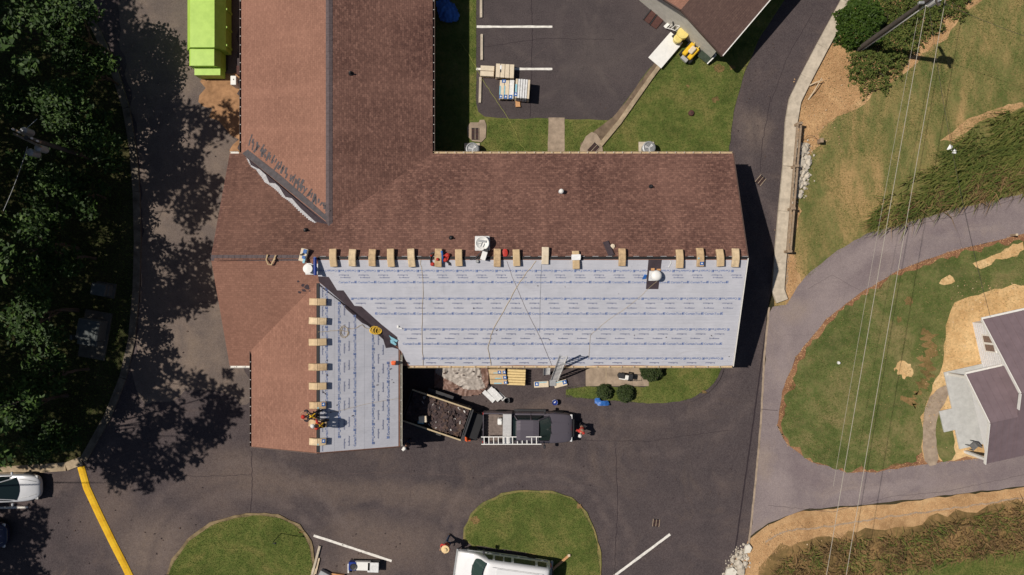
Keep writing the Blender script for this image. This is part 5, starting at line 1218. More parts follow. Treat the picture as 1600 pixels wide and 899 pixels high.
m = MB(); m.box((.05, 0, .62), (.5, .34, .2), ch=.05); m.build('engine_cover', 'wrap_pale', o_, local=True); m = MB(); m.box((0, 0, .3), (1.05, .3, .2)); m.build('chassis', 'dark_metal', o_, local=True)
m = MB(); m.tube([(.35, .18, .5), (.75, .2, .75), (.95, .2, .8)], .03, 6); m.tube([(.35, -.2, .5), (.75, -.2, .75), (.95, -.2, .8)], .03, 6); m.build('handlebar', 'yellow_pale', o_, local=True)
m = MB(); m.box((-.62, 0, .34), (.24, .5, .25), ch=.03); m.build('rear_guard', 'aluminium', o_, local=True)
for a in (-.38, .38):
    for b in (-.4, .4):
        m = MB(); m.M = Matrix.Translation((a, b, .21)) @ Matrix.Rotation(math.pi / 2, 4, 'X'); m.lathe([(.18, -.08), (.21, -.04), (.21, .04), (.18, .08)], 14); m.build('wheel', 'rubber', o_, local=True)
o_ = thing('cold_frame', 'white framed glass panel leaning at the shed corner', 'frame', tuple(W(1104, 90)))
q = [W(1101, 72, .6), W(1119, 86, .6), W(1105, 100, .3), W(1090, 88, .3)]
for a, b in zip(q[:-1], q[1:-1] + q[2:3]):
    if (a - b).length < .05: continue
    m = MB(); m.bar(a, b, .07, .06); m.build('frame_bar', 'white_trim', o_)
m = MB(); m.sheet(q, -.01, .015); m.build('pane', 'frame_glass', o_)
p = W(1080, 177, .1); o_ = thing('valve_lid', 'round reddish brown lid sitting in the north lawn', 'lid', (p.x, p.y, .045)); m = MB(); m.lathe([(.19, 0), (.19, .1), (.15, .15), (.04, .17)], 18); m.build('lid', 'iron_rust', o_, local=True); m = MB(); m.box((0, 0, .175), (.1, .03, .02)); m.build('grip', 'dark_metal', o_, local=True)
o_ = thing('yellow_hose', 'thin yellow hose lying across the lot corner and grass', 'hose', tuple(W(722, 68)))
m = MB(); m.tube(wob([W(*q, .075) for q in ((722, 68), (740, 98), (750, 118), (770, 150), (790, 178), (805, 205), (812, 225), (826, 240))], 6, .03, 4), .011, 5); m.build('hose', 'rope_green', o_)
# ------------------------------------------------------------------ motor cart on the patio
p = W(977, 588, .5); o_ = thing('compressor', 'black and white air compressor on the patio', 'compressor', (p.x, p.y, .14), -.15)
m = MB(); m.M = Matrix.Translation((0, 0, .26)) @ Matrix.Rotation(math.pi / 2, 4, 'Y'); m.lathe([(.05, -.5), (.16, -.44), (.17, 0), (.16, .44), (.05, .5)], 14); m.build('tank', 'dark_metal', o_, local=True)
m = MB(); m.box((-.28, .02, .52), (.4, .34, .26), ch=.03); m.build('motor', 'dark_metal', o_, local=True); m = MB(); m.box((.08, -.05, .52), (.22, .3, .26), ch=.03); m.build('belt_guard', 'white_plastic', o_, local=True); m = MB(); m.box((.34, .03, .48), (.26, .36, .24), ch=.03); m.build('engine', 'dark_metal', o_, local=True)
m = MB(); m.tube([(.45, .18, .3), (.75, .18, .6), (.75, -.18, .6), (.45, -.18, .3)], .02, 6); m.build('handle', 'dark_metal', o_, local=True); m = MB(); m.box((-.2, -.2, .5), (.4, .06, .08)); m.build('rail', 'white_plastic', o_, local=True)
for s_ in (-.25, .25):
    m = MB(); m.M = Matrix.Translation((.35, s_, .14)) @ Matrix.Rotation(math.pi / 2, 4, 'X'); m.lathe([(.12, -.04), (.14, 0), (.12, .04)], 12); m.build('wheel', 'rubber', o_, local=True)
# ------------------------------------------------------------------ lower left items
p = W(570, 884, .4); o_ = thing('cooler_cart', 'white cooler cart with a dark blue bin at one end', 'cart', (p.x, p.y, .02), -.03)
m = MB(); m.box((.0, 0, .28), (1.9, .62, .1)); m.build('deck', 'dark_metal', o_, local=True); m = MB(); m.box((-.1, .03, .46), (1.0, .56, .3), ch=.03); m.build('cooler', 'white_plastic', o_, local=True)
m = MB(); m.box((.58, -.03, .56), (.72, .64, .1), ch=.02); m.build('cooler_lid', 'white_dirty', o_, local=True); m = MB(); m.box((-.75, .02, .48), (.5, .55, .34), ch=.03); m.build('bin', 'blue_deep', o_, local=True); m = MB(); m.lathe([(.2, .6), (.22, .68), (.14, .66)], 16, (-.68, 0, 0)); m.build('bin_lid', 'dark_metal', o_, local=True)
for a in (-.7, .7):
    for b in (-.26, .26):
        m = MB(); m.M = Matrix.Translation((a, b, .12)) @ Matrix.Rotation(math.pi / 2, 4, 'X'); m.lathe([(.1, -.03), (.12, 0), (.1, .03)], 12); m.build('wheel', 'rubber', o_, local=True)
p = W(544, 889, .3); o_ = thing('white_board', 'narrow white board standing beside the cooler cart', 'board', (p.x, p.y, .02)); m = MB(); m.box((0, 0, .12), (.1, .6, .24), ch=.01); m.build('board', 'white_plastic', o_, local=True); m = MB(); m.box((0, 0, .245), (.08, .5, .01)); m.build('edge', 'white_dirty', o_, local=True)
o_ = thing('plank_pair', 'two pale wooden planks lying near the lower left wheel stop', 'plank', tuple(W(497, 893)))
for a, b, w_ in (((499, 872), (493, 897), .09), ((491, 888), (486, 910), .25)):
    m = MB(); m.bar(W(*a, .1) , W(*b, .1), w_, .06); m.build('plank', 'wood_pale', o_)
o_ = thing('cable_reel_box', 'grey and tan crate at the bottom edge by the planks', 'crate', tuple(W(508, 898))); m = MB(); p = W(507, 900, .3); m.box((p.x, p.y, .22), (.75, .5, .4), rz=-.5, ch=.02); m.build('crate', 'grey_metal', o_); m = MB(); p = W(527, 902, .3); m.box((p.x, p.y, .14), (.8, .35, .24), rz=-.15); m.build('tray', 'lumber_orange', o_)
# sign post and log beside the van
p = W(862, 884, 0); o_ = thing('small_sign', 'thin post with a small dark square sign behind the van', 'sign', (p.x, p.y, .1)); m = MB(); m.tube([(0, 0, 0), (0, 0, 1.05)], .02, 6); m.build('post', 'dark_metal', o_, local=True); m = MB(); m.box((.0, 0, 1.2), (.04, .36, .32), ch=.01); m.build('panel', 'dark_metal', o_, local=True)
o_ = thing('brown_log', 'narrow brown landscape timber lying on the island grass', 'timber', tuple(W(875, 880))); m = MB(); m.bar(W(861, 892, .2), W(889, 868, .2), .14, .12); m.build('timber', 'lumber_orange', o_); m = MB(); p = W(889, 868, .22); m.box((p.x, p.y, .25), (.16, .16, .03)); m.build('end_cap', 'wood_pale', o_)
for (px, py, lb) in ((440, 833, 'thin black garden lamp post on the upper side of the island'), (260, 897, 'thin black garden lamp post at the lower left of the island')):
    p = W(px, py); o_ = thing('garden_lamp', lb, 'lamp post', (p.x, p.y, .1), group='garden lamps'); m = MB(); m.tube([(0, 0, 0), (0, 0, 1.6), (.05, 0, 1.8), (.2, 0, 1.9)], .022, 6); m.build('post', 'dark_metal', o_, local=True); m = MB(); m.lathe([(.02, 1.8), (.07, 1.83), (.06, 1.88), (.02, 1.93)], 10, (.22, 0, 0)); m.build('lantern', 'dark_metal', o_, local=True)
# ------------------------------------------------------------------ fence, rocks, poles, wires
fr = thing('timber_rail_fence', 'low weathered timber rail fence along the concrete kerb', 'fence', tuple(W(1236, 300)))
fa, fb = (1245, 197), (1229, 394)
for k in range(4):
    q = k / 3; px, py = fa[0] + (fb[0] - fa[0]) * q, fa[1] + (fb[1] - fa[1]) * q; p = W(px, py); m = MB(); m.box((p.x - .1, p.y, .45), (.3, .16, .9), ch=.02); m.build('post', 'wood_post', fr)
for k in range(3):
    for dx in (-.16, .12):
        a = W(fa[0] + (fb[0] - fa[0]) * k / 3, fa[1] + (fb[1] - fa[1]) * k / 3); b = W(fa[0] + (fb[0] - fa[0]) * (k + 1) / 3, fa[1] + (fb[1] - fa[1]) * (k + 1) / 3)
        m = MB(); m.bar(a + Vector((dx - .1, -.05, .62 if dx > 0 else .8)), b + Vector((dx - .1, .05, .62 if dx > 0 else .8)), .12, .1); m.build('rail', 'wood_post', fr)
def rock(c, s, seed):
    r = random.Random(seed); bm = bmesh.new(); bmesh.ops.create_icosphere(bm, subdivisions=1, radius=1)
    d = Vector((r.uniform(.6, 1.2), r.uniform(.6, 1.2), r.uniform(.5, .9)))
    vs = []
    for v_ in bm.verts:
        k = 1 + r.uniform(-.28, .22); vs.append(Vector((v_.co.x * d.x, v_.co.y * d.y, v_.co.z * d.z)) * k * s)
    fs = [[q.index for q in f.verts] for f in bm.faces]; bm.free(); R = Matrix.Rotation(r.uniform(0, 6), 3, 'Z')
    return [R @ v_ + Vector(c) for v_ in vs], fs
island('rock', [(0, (.22, .18, .14)), (.45, (.42, .37, .3)), (1, (.7, .64, .55))], .9)
rocks_px = [(1247, 228), (1252, 226), (1256, 237), (1250, 240), (1246, 247), (1252, 250), (1259, 247), (1262, 240), (1245, 258), (1250, 262), (1257, 259), (1248, 270), (1255, 270), (1243, 278), (1249, 280), (1256, 280), (1258, 287), (1246, 290), (1252, 291), (1240, 296), (1247, 300), (1252, 300), (1239, 304), (1243, 307), (1260, 232), (1245, 235), (1241, 285), (1244, 265), (1253, 244), (1248, 254), (1254, 265), (1250, 286), (1245, 296), (1258, 268), (1247, 221), (1253, 275), (1259, 228), (1264, 246), (1262, 254), (1260, 262), (1261, 276), (1257, 294), (1249, 306), (1243, 240), (1242, 250), (1242, 272), (1238, 290), (1255, 232), (1251, 256), (1246, 284), (1256, 253), (1250, 232)]
lowrocks = [(1144, 875), (1150, 866), (1155, 870), (1158, 862), (1148, 880), (1153, 878), (1160, 874), (1139, 888), (1145, 890), (1151, 887), (1157, 884), (1162, 868), (1164, 880), (1141, 897), (1148, 898), (1156, 893), (1135, 899), (1166, 858), (1160, 889)]
for lst, lb, grp in ((rocks_px, 'pale riprap stone in the rock pile beside the timber rail fence', 'riprap stones by the fence'), (lowrocks, 'pale riprap stone in the rock pile at the lower driveway corner', 'riprap stones at the corner')):
    for i, (px, py) in enumerate(lst):
        s_ = random.uniform(.13, .27); m = MB(); vs, fs = rock(W(px, py) + Vector((0, 0, s_ * .4 + .01)), s_, px * 7 + py); m.add(vs, fs); o_ = m.build('riprap_stone', 'rock'); tag(o_, lb, 'stone', grp)
m = MB()
for lst in (rocks_px, lowrocks):
    for i in range(420):
        px, py = random.choice(lst); px += random.gauss(0, 4); py += random.gauss(0, 4); s_ = random.uniform(.03, .1); vs, fs = rock(W(px, py) + Vector((0, 0, s_ * .3)), s_, i + px); m.add(vs, fs)
o_ = m.build('rubble', 'rock'); tag(o_, 'small broken rubble between the riprap stones', 'rubble', kind='stuff')
for c, s_, lb in (((1167, 856), (.45, .5), 'white concrete chunk at the end of the driveway seam'), ((1140, 893), (.75, .55), 'large white concrete slab piece at the bottom edge')):
    p = W(*c); m = MB(); pts = [(p.x + s_[0] * a, p.y + s_[1] * b) for a, b in ((-.5, -.6), (.3, -.5), (.6, .1), (.2, .6), (-.3, .4))]; m.prism(pts, 0, .22); o_ = m.build('concrete_chunk', 'concrete_white'); tag(o_, lb, 'concrete chunk')
# right pole
simple('pole_wood', (.085, .072, .062), .9, .25, 4, .4)
pb = W(1340, 78); hp = 8.6
pole = thing('utility_pole', 'tall wooden utility pole with white transformer rising from the shrubs', 'utility pole', tuple(pb))
m = MB(); m.tube([pb, pb + Vector((0, .1, hp))], [.17, .12], 12); m.build('shaft', 'pole_wood', pole)
m = MB(); m.tube([pb + Vector((.16, -.12, 0)), pb + Vector((.14, -.05, hp - .9))], .045, 8); m.build('conduit', 'white_plastic', pole)
top = pb + Vector((0, .1, hp))
m = MB(); m.lathe([(.26, -1.0), (.27, -.2), (.24, -.1), (.06, -.05)], 16, tuple(top + Vector((.38, .02, 0)))); m.build('transformer_can', 'white_plastic', pole)
m = MB(); m.box(top + Vector((.12, .1, -.5)), (.2, .25, .5)); m.build('bracket', 'grey_metal', pole)
m = MB(); m.box(top + Vector((.05, .25, -.15)), (.14, 1.6, .12), rz=.5); m.build('cross_arm', 'pole_wood', pole)
for k in (-.6, 0, .55):
    m = MB(); m.lathe([(.05, 0), (.07, .05), (.03, .16)], 8, tuple(top + Vector((.05 - k * .45, .25 + k * .85, -.08)))); m.build('insulator', 'grey_metal', pole)
m = MB(); m.box(top + Vector((-.25, -.1, -.7)), (.3, .16, .22), ch=.03); m.build('fuse_box', 'grey_metal', pole)
def wire(label, a, b, sag, r, mat, grp='power lines'):
    pts = [a.lerp(b, k / 24) - Vector((0, 0, sag * 4 * (k / 24) * (1 - k / 24))) for k in range(25)]
    o_ = thing('power_line', label, 'wire', tuple(a), group=grp); m = MB(); m.tube(pts, r, 5); m.build('cable', mat, o_)
simple('wire_pale', (.42, .38, .32), .5, .1)
simple('wire_dark', (.07, .06, .055), .6, .1)
wire('right-hand power line of the pair, passing clear of the pole', W(1500, -130, 7.6), W(1312, 960, 7.6), .1, .014, 'wire_pale')
wire('left-hand power line of the pair, leaving the pole transformer', W(1447, 8, 7.9), W(1281, 960, 7.9), .1, .014, 'wire_pale')
wire('thin service wire just left of the power line pair', W(1434, 28, 7.2), W(1302, 760, 6.4), .15, .008, 'wire_pale')
wire('thin service wire running off the pole to the upper right', top + Vector((.2, 0, -.3)), W(1640, 70, 7.5), .2, .01, 'wire_dark')
wire('thin wire from the pole toward the white house', top + Vector((.2, 0, -.8)), Vector((29.5, -1.8, 2.6)), .5, .01, 'wire_dark')
# left pole (in the shade of the trees)
pb2 = W(40, 215, 7.4); pb2.z = 0
pole2 = thing('utility_pole', 'shaded utility pole with cross arms and transformers among the trees', 'utility pole', tuple(pb2))
m = MB(); m.tube([pb2, pb2 + Vector((0, 0, 7.4))], [.17, .12], 10); m.build('shaft', 'pole_wood', pole2); t2 = pb2 + Vector((0, 0, 7.4))
for dz, dy in ((-.1, .12), (-.15, -.12)):
    m = MB(); m.box(t2 + Vector((0, dy, dz)), (1.7, .12, .12), rz=-.45); m.build('cross_arm', 'wood_post', pole2)
for dx, dy in ((.45, -.5), (-.35, .45), (.0, -.75)):
    m = MB(); m.lathe([(.2, -.8), (.21, -.1), (.1, 0)], 12, tuple(t2 + Vector((dx, dy, -.25)))); m.build('transformer_can', 'grey_metal', pole2)
for k in (-.75, -.4, .4, .75):
    m = MB(); m.lathe([(.05, 0), (.06, .08), (.02, .2)], 8, tuple(t2 + Vector((k * .9, .12 - k * .43, -.05)))); m.build('insulator', 'white_dirty', pole2)
wire('shaded line running down from the pole among the trees', t2 + Vector((.1, -.5, 0)), W(5, 330, 7.2), .1, .016, 'grey_metal', 'lines at the shaded pole')
wire('shaded line running up right from the pole among the trees', t2 + Vector((-.2, .3, 0)), W(58, 186, 7.3), .02, .016, 'grey_metal', 'lines at the shaded pole')
# small bits on the straw bank
o_ = thing('broken_branch', 'pale broken branch propped on the straw bank', 'branch', tuple(W(1272, 145)))
for pts in ([W(1263, 156, .02), W(1272, 143, .3), W(1284, 122, .55)], [W(1262, 135, .05), W(1275, 129, .3), W(1286, 125, .5)], [W(1272, 143, .3), W(1280, 132, .35)]):
    m = MB(); m.tube(pts, [.05, .04, .02][:len(pts)] if len(pts) == 3 else [.03, .015], 6); m.build('limb', 'wood_pale', o_)
o_ = thing('guy_stake', 'dark stake with a thin wire loop on the bank beside the rocks', 'stake', tuple(W(1278, 222))); m = MB(); m.box(W(1279, 222) + Vector((0, 0, .3)), (.22, .3, .6), ch=.03); m.build('stake', 'wood_post', o_); m = MB(); m.tube([W(1255, 220, .05), W(1262, 212, .4), W(1272, 213, .5), W(1277, 218, .55)], .012, 5); m.build('wire', 'dark_metal', o_)
o_ = thing('white_scrap', 'crumpled white paper caught in the tall weeds on the hill', 'paper', tuple(W(1485, 232)))
for c, s_ in (((1484, 231), .2), ((1491, 237), .16)):
    p = W(*c, .55); m = MB(); m.add([p + Vector(q) * s_ for q in ((-1, -.6, 0), (.6, -1, .3), (1, .5, 0), (-.2, 1, .4), (0, 0, .7))], [(0, 1, 4), (1, 2, 4), (2, 3, 4), (3, 0, 4)]); m.build('sheet', 'label_white', o_)
o_ = thing('white_marker', 'tiny white marker in the loop lawn', 'marker', tuple(W(1309.5, 567))); m = MB(); m.lathe([(.07, 0), (.08, .2), (.03, .24)], 10, tuple(W(1309.5, 567))); m.build('cap', 'white_plastic', o_); m = MB(); m.lathe([(.1, .0), (.1, .06)], 10, tuple(W(1309.5, 567))); m.build('base', 'white_dirty', o_)
o_ = thing('fence_stub', 'short post stub at the edge of the side road', 'post', tuple(W(1578, 368))); p = W(1579, 368); m = MB(); m.box(p + Vector((0, 0, .3)), (.12, .12, .6)); m.build('stub', 'wood_post', o_); m = MB(); m.box(p + Vector((0, 0, .61)), (.14, .14, .03)); m.build('cap', 'wood_pale', o_)
# litter on the asphalt
m = MB()
for i in range(170):
    px, py = random.choice([(random.uniform(215, 345), random.uniform(120, 560)), (random.uniform(90, 330), random.uniform(760, 899)), (random.uniform(640, 1150), random.uniform(700, 780)), (random.uniform(760, 1000), random.uniform(20, 180)), (random.uniform(620, 780), random.uniform(575, 700)), (random.uniform(1150, 1215), random.uniform(40, 250)), (random.uniform(520, 640), random.uniform(830, 895))])
    p = W(px, py); r_ = random.uniform(.015, .05); m.box((p.x, p.y, .065), (r_ * 2, r_ * 1.2, .015), rz=random.uniform(0, 3))
o_ = m.build('litter', 'debris'); tag(o_, 'small light and dark litter scattered over the asphalt', 'litter', kind='stuff')
# ------------------------------------------------------------------ vehicles
def wheel(par, x, y, r, w, rim='aluminium'):
    s_ = 1 if y > 0 else -1
    m = MB(); m.M = Matrix.Translation((x, y, r)) @ Matrix.Rotation(math.pi / 2, 4, 'X'); m.lathe([(r * .6, -w / 2), (r * .94, -w / 2), (r, -w * .3), (r, w * .3), (r * .94, w / 2), (r * .6, w / 2)], 22); t_ = m.build('tyre', 'rubber', par, local=True)
    m = MB(); m.M = Matrix.Translation((x, y, r)) @ Matrix.Rotation(math.pi / 2, 4, 'X'); m.lathe([(r * .59, -w * .45), (r * .59, w * .45)], 18); m.build('rim', rim, t_, local=True)
def section(hw, z0, zs, z1, cr, tumble=0.0):
    """half profile mirrored: side wall to zs then rounded to roof z1"""
    L = [(-hw + .06, z0), (-hw, z0 + .12), (-hw, (z0 + zs) / 2), (-hw + tumble * .4, zs - cr * .4), (-hw + tumble + cr * .35, z1 - cr * .25), (-hw + tumble + cr, z1)]
    c = [(0, z1 + .02)]
    return L + c + [(-y, z) for y, z in L[::-1]]
def body(m, secs):
    m.loft([[Vector((x, y, z)) for y, z in section(*s_)] for x, *s_ in secs])
def rounded(o, lv=2):
    md = o.modifiers.new('sub', 'SUBSURF'); md.levels = lv; md.render_levels = lv; o.data.polygons.foreach_set('use_smooth', [True] * len(o.data.polygons)); return o
def quad(m, pts, th=.012):
    a = [Vector(p) for p in pts]; n_ = (a[1] - a[0]).cross(a[3] - a[0]).normalized(); 
    if n_.z < 0 and abs(n_.z) > .2: n_ = -n_
    b = [p + n_ * th for p in a]; k = len(a)
    m.add(a + b, [tuple(range(k))[::-1], tuple(range(k, 2 * k))] + [(i, (i + 1) % k, (i + 1) % k + k, i + k) for i in range(k)])
# ---- pickup
simple('bed_liner', (.16, .125, .11), .7, .25, 5)
pc = W(825, 668, .9); tk = thing('pickup_truck', 'dark grey crew cab pickup truck with open bed hitched to the trailer', 'pickup', (pc.x, pc.y, .02), math.radians(-.6))
hw = .98
m = MB(); body(m, [(2.93, hw * .6, .5, .66, .74, .08), (2.86, hw * .76, .42, .86, .95, .1), (2.7, hw * .88, .4, .98, 1.08, .12), (2.4, hw * .96, .4, 1.03, 1.14, .12), (1.6, hw, .38, 1.08, 1.2, .12), (1.35, hw, .38, 1.08, 1.22, .1), (-.95, hw, .38, 1.08, 1.2, .1), (-1.0, hw, .38, 1.08, 1.2, .1)])
bd = rounded(m.build('body', 'paint_grey', tk, local=True))
m = MB(); body(m, [(1.35, .8, 1.1, 1.16, 1.2, .06), (.62, .74, 1.1, 1.75, 1.84, .1, .12), (.2, .74, 1.1, 1.8, 1.9, .1, .13), (-.7, .74, 1.1, 1.8, 1.89, .1, .13), (-.98, .76, 1.1, 1.2, 1.26, .08, .04)]); cb = m.build('cab', 'glass_dark', tk, local=True)
m = MB(); m.loft([[Vector((x, y * k_, z + dz_)) for y, dz_ in ((-.66, -.05), (-.6, .0), (0, .035), (.6, .0), (.66, -.05), (.0, -.08))] for x, z, k_ in ((.66, 1.875, .95), (.3, 1.92, 1.0), (-.5, 1.925, 1.0), (-.74, 1.9, .97))]); m.build('roof_panel', 'paint_grey', tk, local=True)
for s_ in (-1, 1):
    for a_, b_ in (((1.34, .8, 1.2), (.64, .64, 1.87)), ((.16, .85, 1.2), (.14, .66, 1.88)), ((-.9, .82, 1.22), (-.7, .64, 1.88))):
        m = MB(); m.bar((a_[0], s_ * a_[1], a_[2]), (b_[0], s_ * b_[1], b_[2]), .07, .06); m.build('pillar', 'paint_grey', tk, local=True)
for k in range(5):
    m = MB(); m.box((-.05, -.44 + .22 * k, 1.955 - abs(-.44 + .22 * k) * .05), (1.15, .03, .03)); m.build('roof_rib', 'paint_grey', cb, local=True)
m = MB(); m.add([(1.34 + .14 * math.cos(q * 1.3), .74 * q, 1.215) for q in (-1, -.6, -.2, .2, .6, 1)] + [(.66 + .1 * math.cos(q * 1.3), .6 * q, 1.885) for q in (-1, -.6, -.2, .2, .6, 1)], [(i, i + 1, i + 7, i + 6) for i in range(5)]); m.build('windshield', 'glass_teal', tk, local=True, smooth=True)
for s_ in (-.35, .3):
    m = MB(); m.bar((1.5, s_, 1.235), (1.3, s_ + .45, 1.34), .025, .02); m.build('wiper', 'dark_metal', tk, local=True)
for x_ in (1.3, .15, -.93):
    for s_ in (-1, 1):
        m = MB(); m.box((x_, s_ * .965, .98), (.02, .05, .5)); m.build('door_seam', 'dark_metal', tk, local=True)
m = MB(); quad(m, [(-.99, -.62, 1.3), (-.99, .62, 1.3), (-.74, .55, 1.85), (-.74, -.55, 1.85)]); m.build('rear_window', 'glass_dark', tk, local=True)
for s_ in (-1, 1):
    for x0, x1, x2, x3 in ((.98, .2, .22, .6), (.12, -.8, -.68, .12)):
        m = MB(); quad(m, [(x0, s_ * .83, 1.24), (x1, s_ * .83, 1.24), (x2, s_ * .71, 1.74), (x3, s_ * .71, 1.74)], .015 * s_); m.build('side_window', 'glass_dark', tk, local=True)
    m = MB(); m.box((1.05, s_ * 1.14, 1.3), (.14, .22, .2), ch=.03); m.bar((1.05, s_ * .9, 1.18), (1.05, s_ * 1.12, 1.25), .06); m.build('mirror', 'dark_metal', tk, local=True)
    m = MB(); m.box((2.76, s_ * .72, .92), (.16, .3, .16), ch=.03); m.build('headlight', 'lamp_clear', tk, local=True)
    m = MB(); m.box((-2.86, s_ * .9, 1.0), (.06, .12, .4)); m.build('tail_light', 'lamp_red', tk, local=True)
    m = MB(); m.box((-1.93, s_ * .93, .86), (1.86, .1, .92), ch=.03); m.build('bed_side', 'paint_grey', tk, local=True)
    m = MB(); m.bar((2.55, s_ * .28, 1.135), (1.5, s_ * .42, 1.235), .07, .03); m.build('hood_crease', 'paint_grey', bd, local=True)
    m = MB(); m.box((.1, s_ * 1.0, .36), (2.0, .14, .05)); m.build('running_board', 'dark_metal', tk, local=True)
m = MB(); m.box((-1.93, 0, .74), (1.86, 1.78, .06)); bf = m.build('bed_floor', 'bed_liner', tk, local=True)
for k in range(9):
    m = MB(); m.box((-1.93, -.72 + .18 * k, .785), (1.8, .07, .03)); m.build('bed_rib', 'bed_liner', bf, local=True)
m = MB(); m.box((-1.03, 0, .95), (.06, 1.8, .5)); m.build('bed_front', 'paint_grey', tk, local=True)
m = MB(); m.box((-2.85, 0, .98), (.06, 1.74, .52), ch=.02); m.build('tailgate', 'paint_grey', tk, local=True)
m = MB(); m.box((-2.98, 0, .52), (.14, 1.8, .16), ch=.03); m.build('rear_bumper', 'dark_metal', tk, local=True)
m = MB(); m.box((2.95, 0, .56), (.14, 1.7, .2), ch=.04); m.build('front_bumper', 'dark_metal', tk, local=True)
m = MB(); m.box((2.92, 0, .84), (.04, 1.1, .2)); m.build('grille', 'dark_metal', tk, local=True)
for x in (1.95, -1.75):
    for y in (-.86, .86): wheel(tk, x, y, .4, .26)
def tk_at(x, y, z): return tuple(Matrix.Translation((pc.x, pc.y, .02)) @ Matrix.Rotation(math.radians(-.6), 4, 'Z') @ Vector((x, y, z)))
o_ = thing('tool_chest', 'pale aluminium tool chest across the pickup bed', 'tool chest', tk_at(-1.33, .1, 1.33), math.radians(-.6))
m = MB(); m.box((0, -.05, .1), (.56, 1.8, .22), ch=.02); m.build('lid', 'aluminium', o_, local=True); m = MB(); m.box((0, 0, -.12), (.5, 1.5, .24)); m.build('box', 'aluminium', o_, local=True); m = MB(); m.box((0, -1.0, .14), (.54, .12, .1)); m.build('end_plate', 'white_dirty', o_, local=True)
o_ = thing('white_can', 'white container standing in the pickup bed', 'container', tk_at(-1.8, .42, .8)); m = MB(); m.box((0, 0, .3), (.28, .4, .6), ch=.05); m.build('can', 'white_plastic', o_, local=True); m = MB(); m.lathe([(.05, .6), (.05, .66)], 10, (.04, .1, 0)); m.build('cap', 'white_dirty', o_, local=True)
a, b = Vector(tk_at(-2.95, -.72, 1.62)), Vector(tk_at(.82, -.6, 1.98)); ladder('roof_ladder', 'white aluminium ladder lying on the near side of the pickup', a, b, .46, .3, 'white_plastic')
# ---- dump trailer
p0, p1 = W(636, 633, 1.45), W(728, 664, 1.45); ta = math.atan2(p1.y - p0.y, p1.x - p0.x); tc_ = (p0 + p1) / 2; Lt = (p1 - p0).length; Wt = 2.05
tr = thing('dump_trailer', 'black open dump trailer heaped with torn roofing debris', 'trailer', (tc_.x, tc_.y, .02), ta)
m = MB(); m.box((0, 0, .62), (Lt, Wt, .1)); m.build('bed_floor', 'dark_metal', tr, local=True)
for s_ in (-1, 1):
    m = MB(); m.box((0, s_ * Wt / 2, 1.0), (Lt, .06, .84)); sd_ = m.build('side_wall', 'dark_metal', tr, local=True)
    for k in range(6):
        m = MB(); m.box((-Lt / 2 + .2 + k * (Lt - .4) / 5, s_ * (Wt / 2 + .05), 1.0), (.08, .05, .8)); m.build('stake', 'dark_metal', sd_, local=True)
    m = MB(); m.box((0, s_ * Wt / 2, 1.445), (Lt, .09, .05)); m.build('top_rail', 'rope_tan', tr, local=True)
    m = MB(); m.box((-.2, s_ * (Wt / 2 + .17), .72), (1.7, .3, .05)); m.build('mudguard', 'dark_metal', tr, local=True)
    for x in (-.62, .22): wheel(tr, x, s_ * (Wt / 2 + .17), .34, .22, 'grey_metal')
m = MB(); m.box((Lt / 2, 0, 1.0), (.06, Wt, .84)); m.box((Lt / 2 + .12, 0, 1.38), (.1, Wt + .04, .1)); m.build('head_wall', 'dark_metal', tr, local=True)
m = MB(); m.box((-Lt / 2, 0, .95), (.05, Wt - .1, .7)); m.build('tailgate', 'dark_metal', tr, local=True)
m = MB(); m.box((Lt / 2 + .55, 0, .72), (.85, Wt * .82, .5), ch=.03); m.build('hydraulic_box', 'black', tr, local=True)
m = MB(); m.bar((Lt / 2, .8, .5), (Lt / 2 + 1.45, .05, .5), .1, .12); m.bar((Lt / 2, -.8, .5), (Lt / 2 + 1.45, -.05, .5), .1, .12); m.lathe([(.07, .3), (.07, 1.1), (.1, 1.12), (.04, 1.16)], 10, (Lt / 2 + 1.15, 0, 0)); m.build('tongue', 'dark_metal', tr, local=True)
# debris heap: uneven mound plus loose pieces
dh = thing('debris_heap', 'heap of torn brown shingles and white scraps inside the trailer', 'debris', (tc_.x, tc_.y, .7), ta)
xs = np.linspace(-Lt / 2 + .1, Lt / 2 - .1, 60); ys = np.linspace(-Wt / 2 + .06, Wt / 2 - .06, 32); gx, gy = np.meshgrid(xs, ys)
Z = np.array([.55 + .42 * mnoise.noise(Vector((x * .9, y * 1.1, 5))) + .16 * mnoise.noise(Vector((x * 3, y * 3, 2))) + .06 * mnoise.noise(Vector((x * 9, y * 9, 1))) - .22 * (abs(y) / (Wt / 2)) ** 4 for x, y in zip(gx.ravel(), gy.ravel())])
Rz = Matrix.Rotation(ta, 3, 'Z'); V = np.column_stack([gx.ravel(), gy.ravel(), Z]) @ np.array(Rz).T + np.array([tc_.x, tc_.y, .7]); idx = np.arange(60 * 32).reshape(32, 60)
simple('torn_shingle', (.085, .06, .06), .95, .35, 3, .6, .15)
np_mesh('mound', V, np.stack([idx[:-1, :-1], idx[:-1, 1:], idx[1:, 1:], idx[1:, :-1]], -1).reshape(-1, 4), 'torn_shingle', dh)
def rnd_piece(m, c, l, w, th=.012, tilt=.5):
    R = Matrix.Rotation(random.uniform(0, 6.3), 3, 'Z') @ Matrix.Rotation(random.uniform(-tilt, tilt), 3, 'X') @ Matrix.Rotation(random.uniform(-tilt, tilt), 3, 'Y'); m.box(c, (l, w, th), R=R)
def hz(x, y): return 1.25 + .42 * mnoise.noise(Vector((x * .9, y * 1.1, 5))) + .16 * mnoise.noise(Vector((x * 3, y * 3, 2))) - .22 * (abs(y) / (Wt / 2)) ** 4
def trw(x, y, z): return Rz @ Vector((x, y, 0)) + Vector((tc_.x, tc_.y, z))
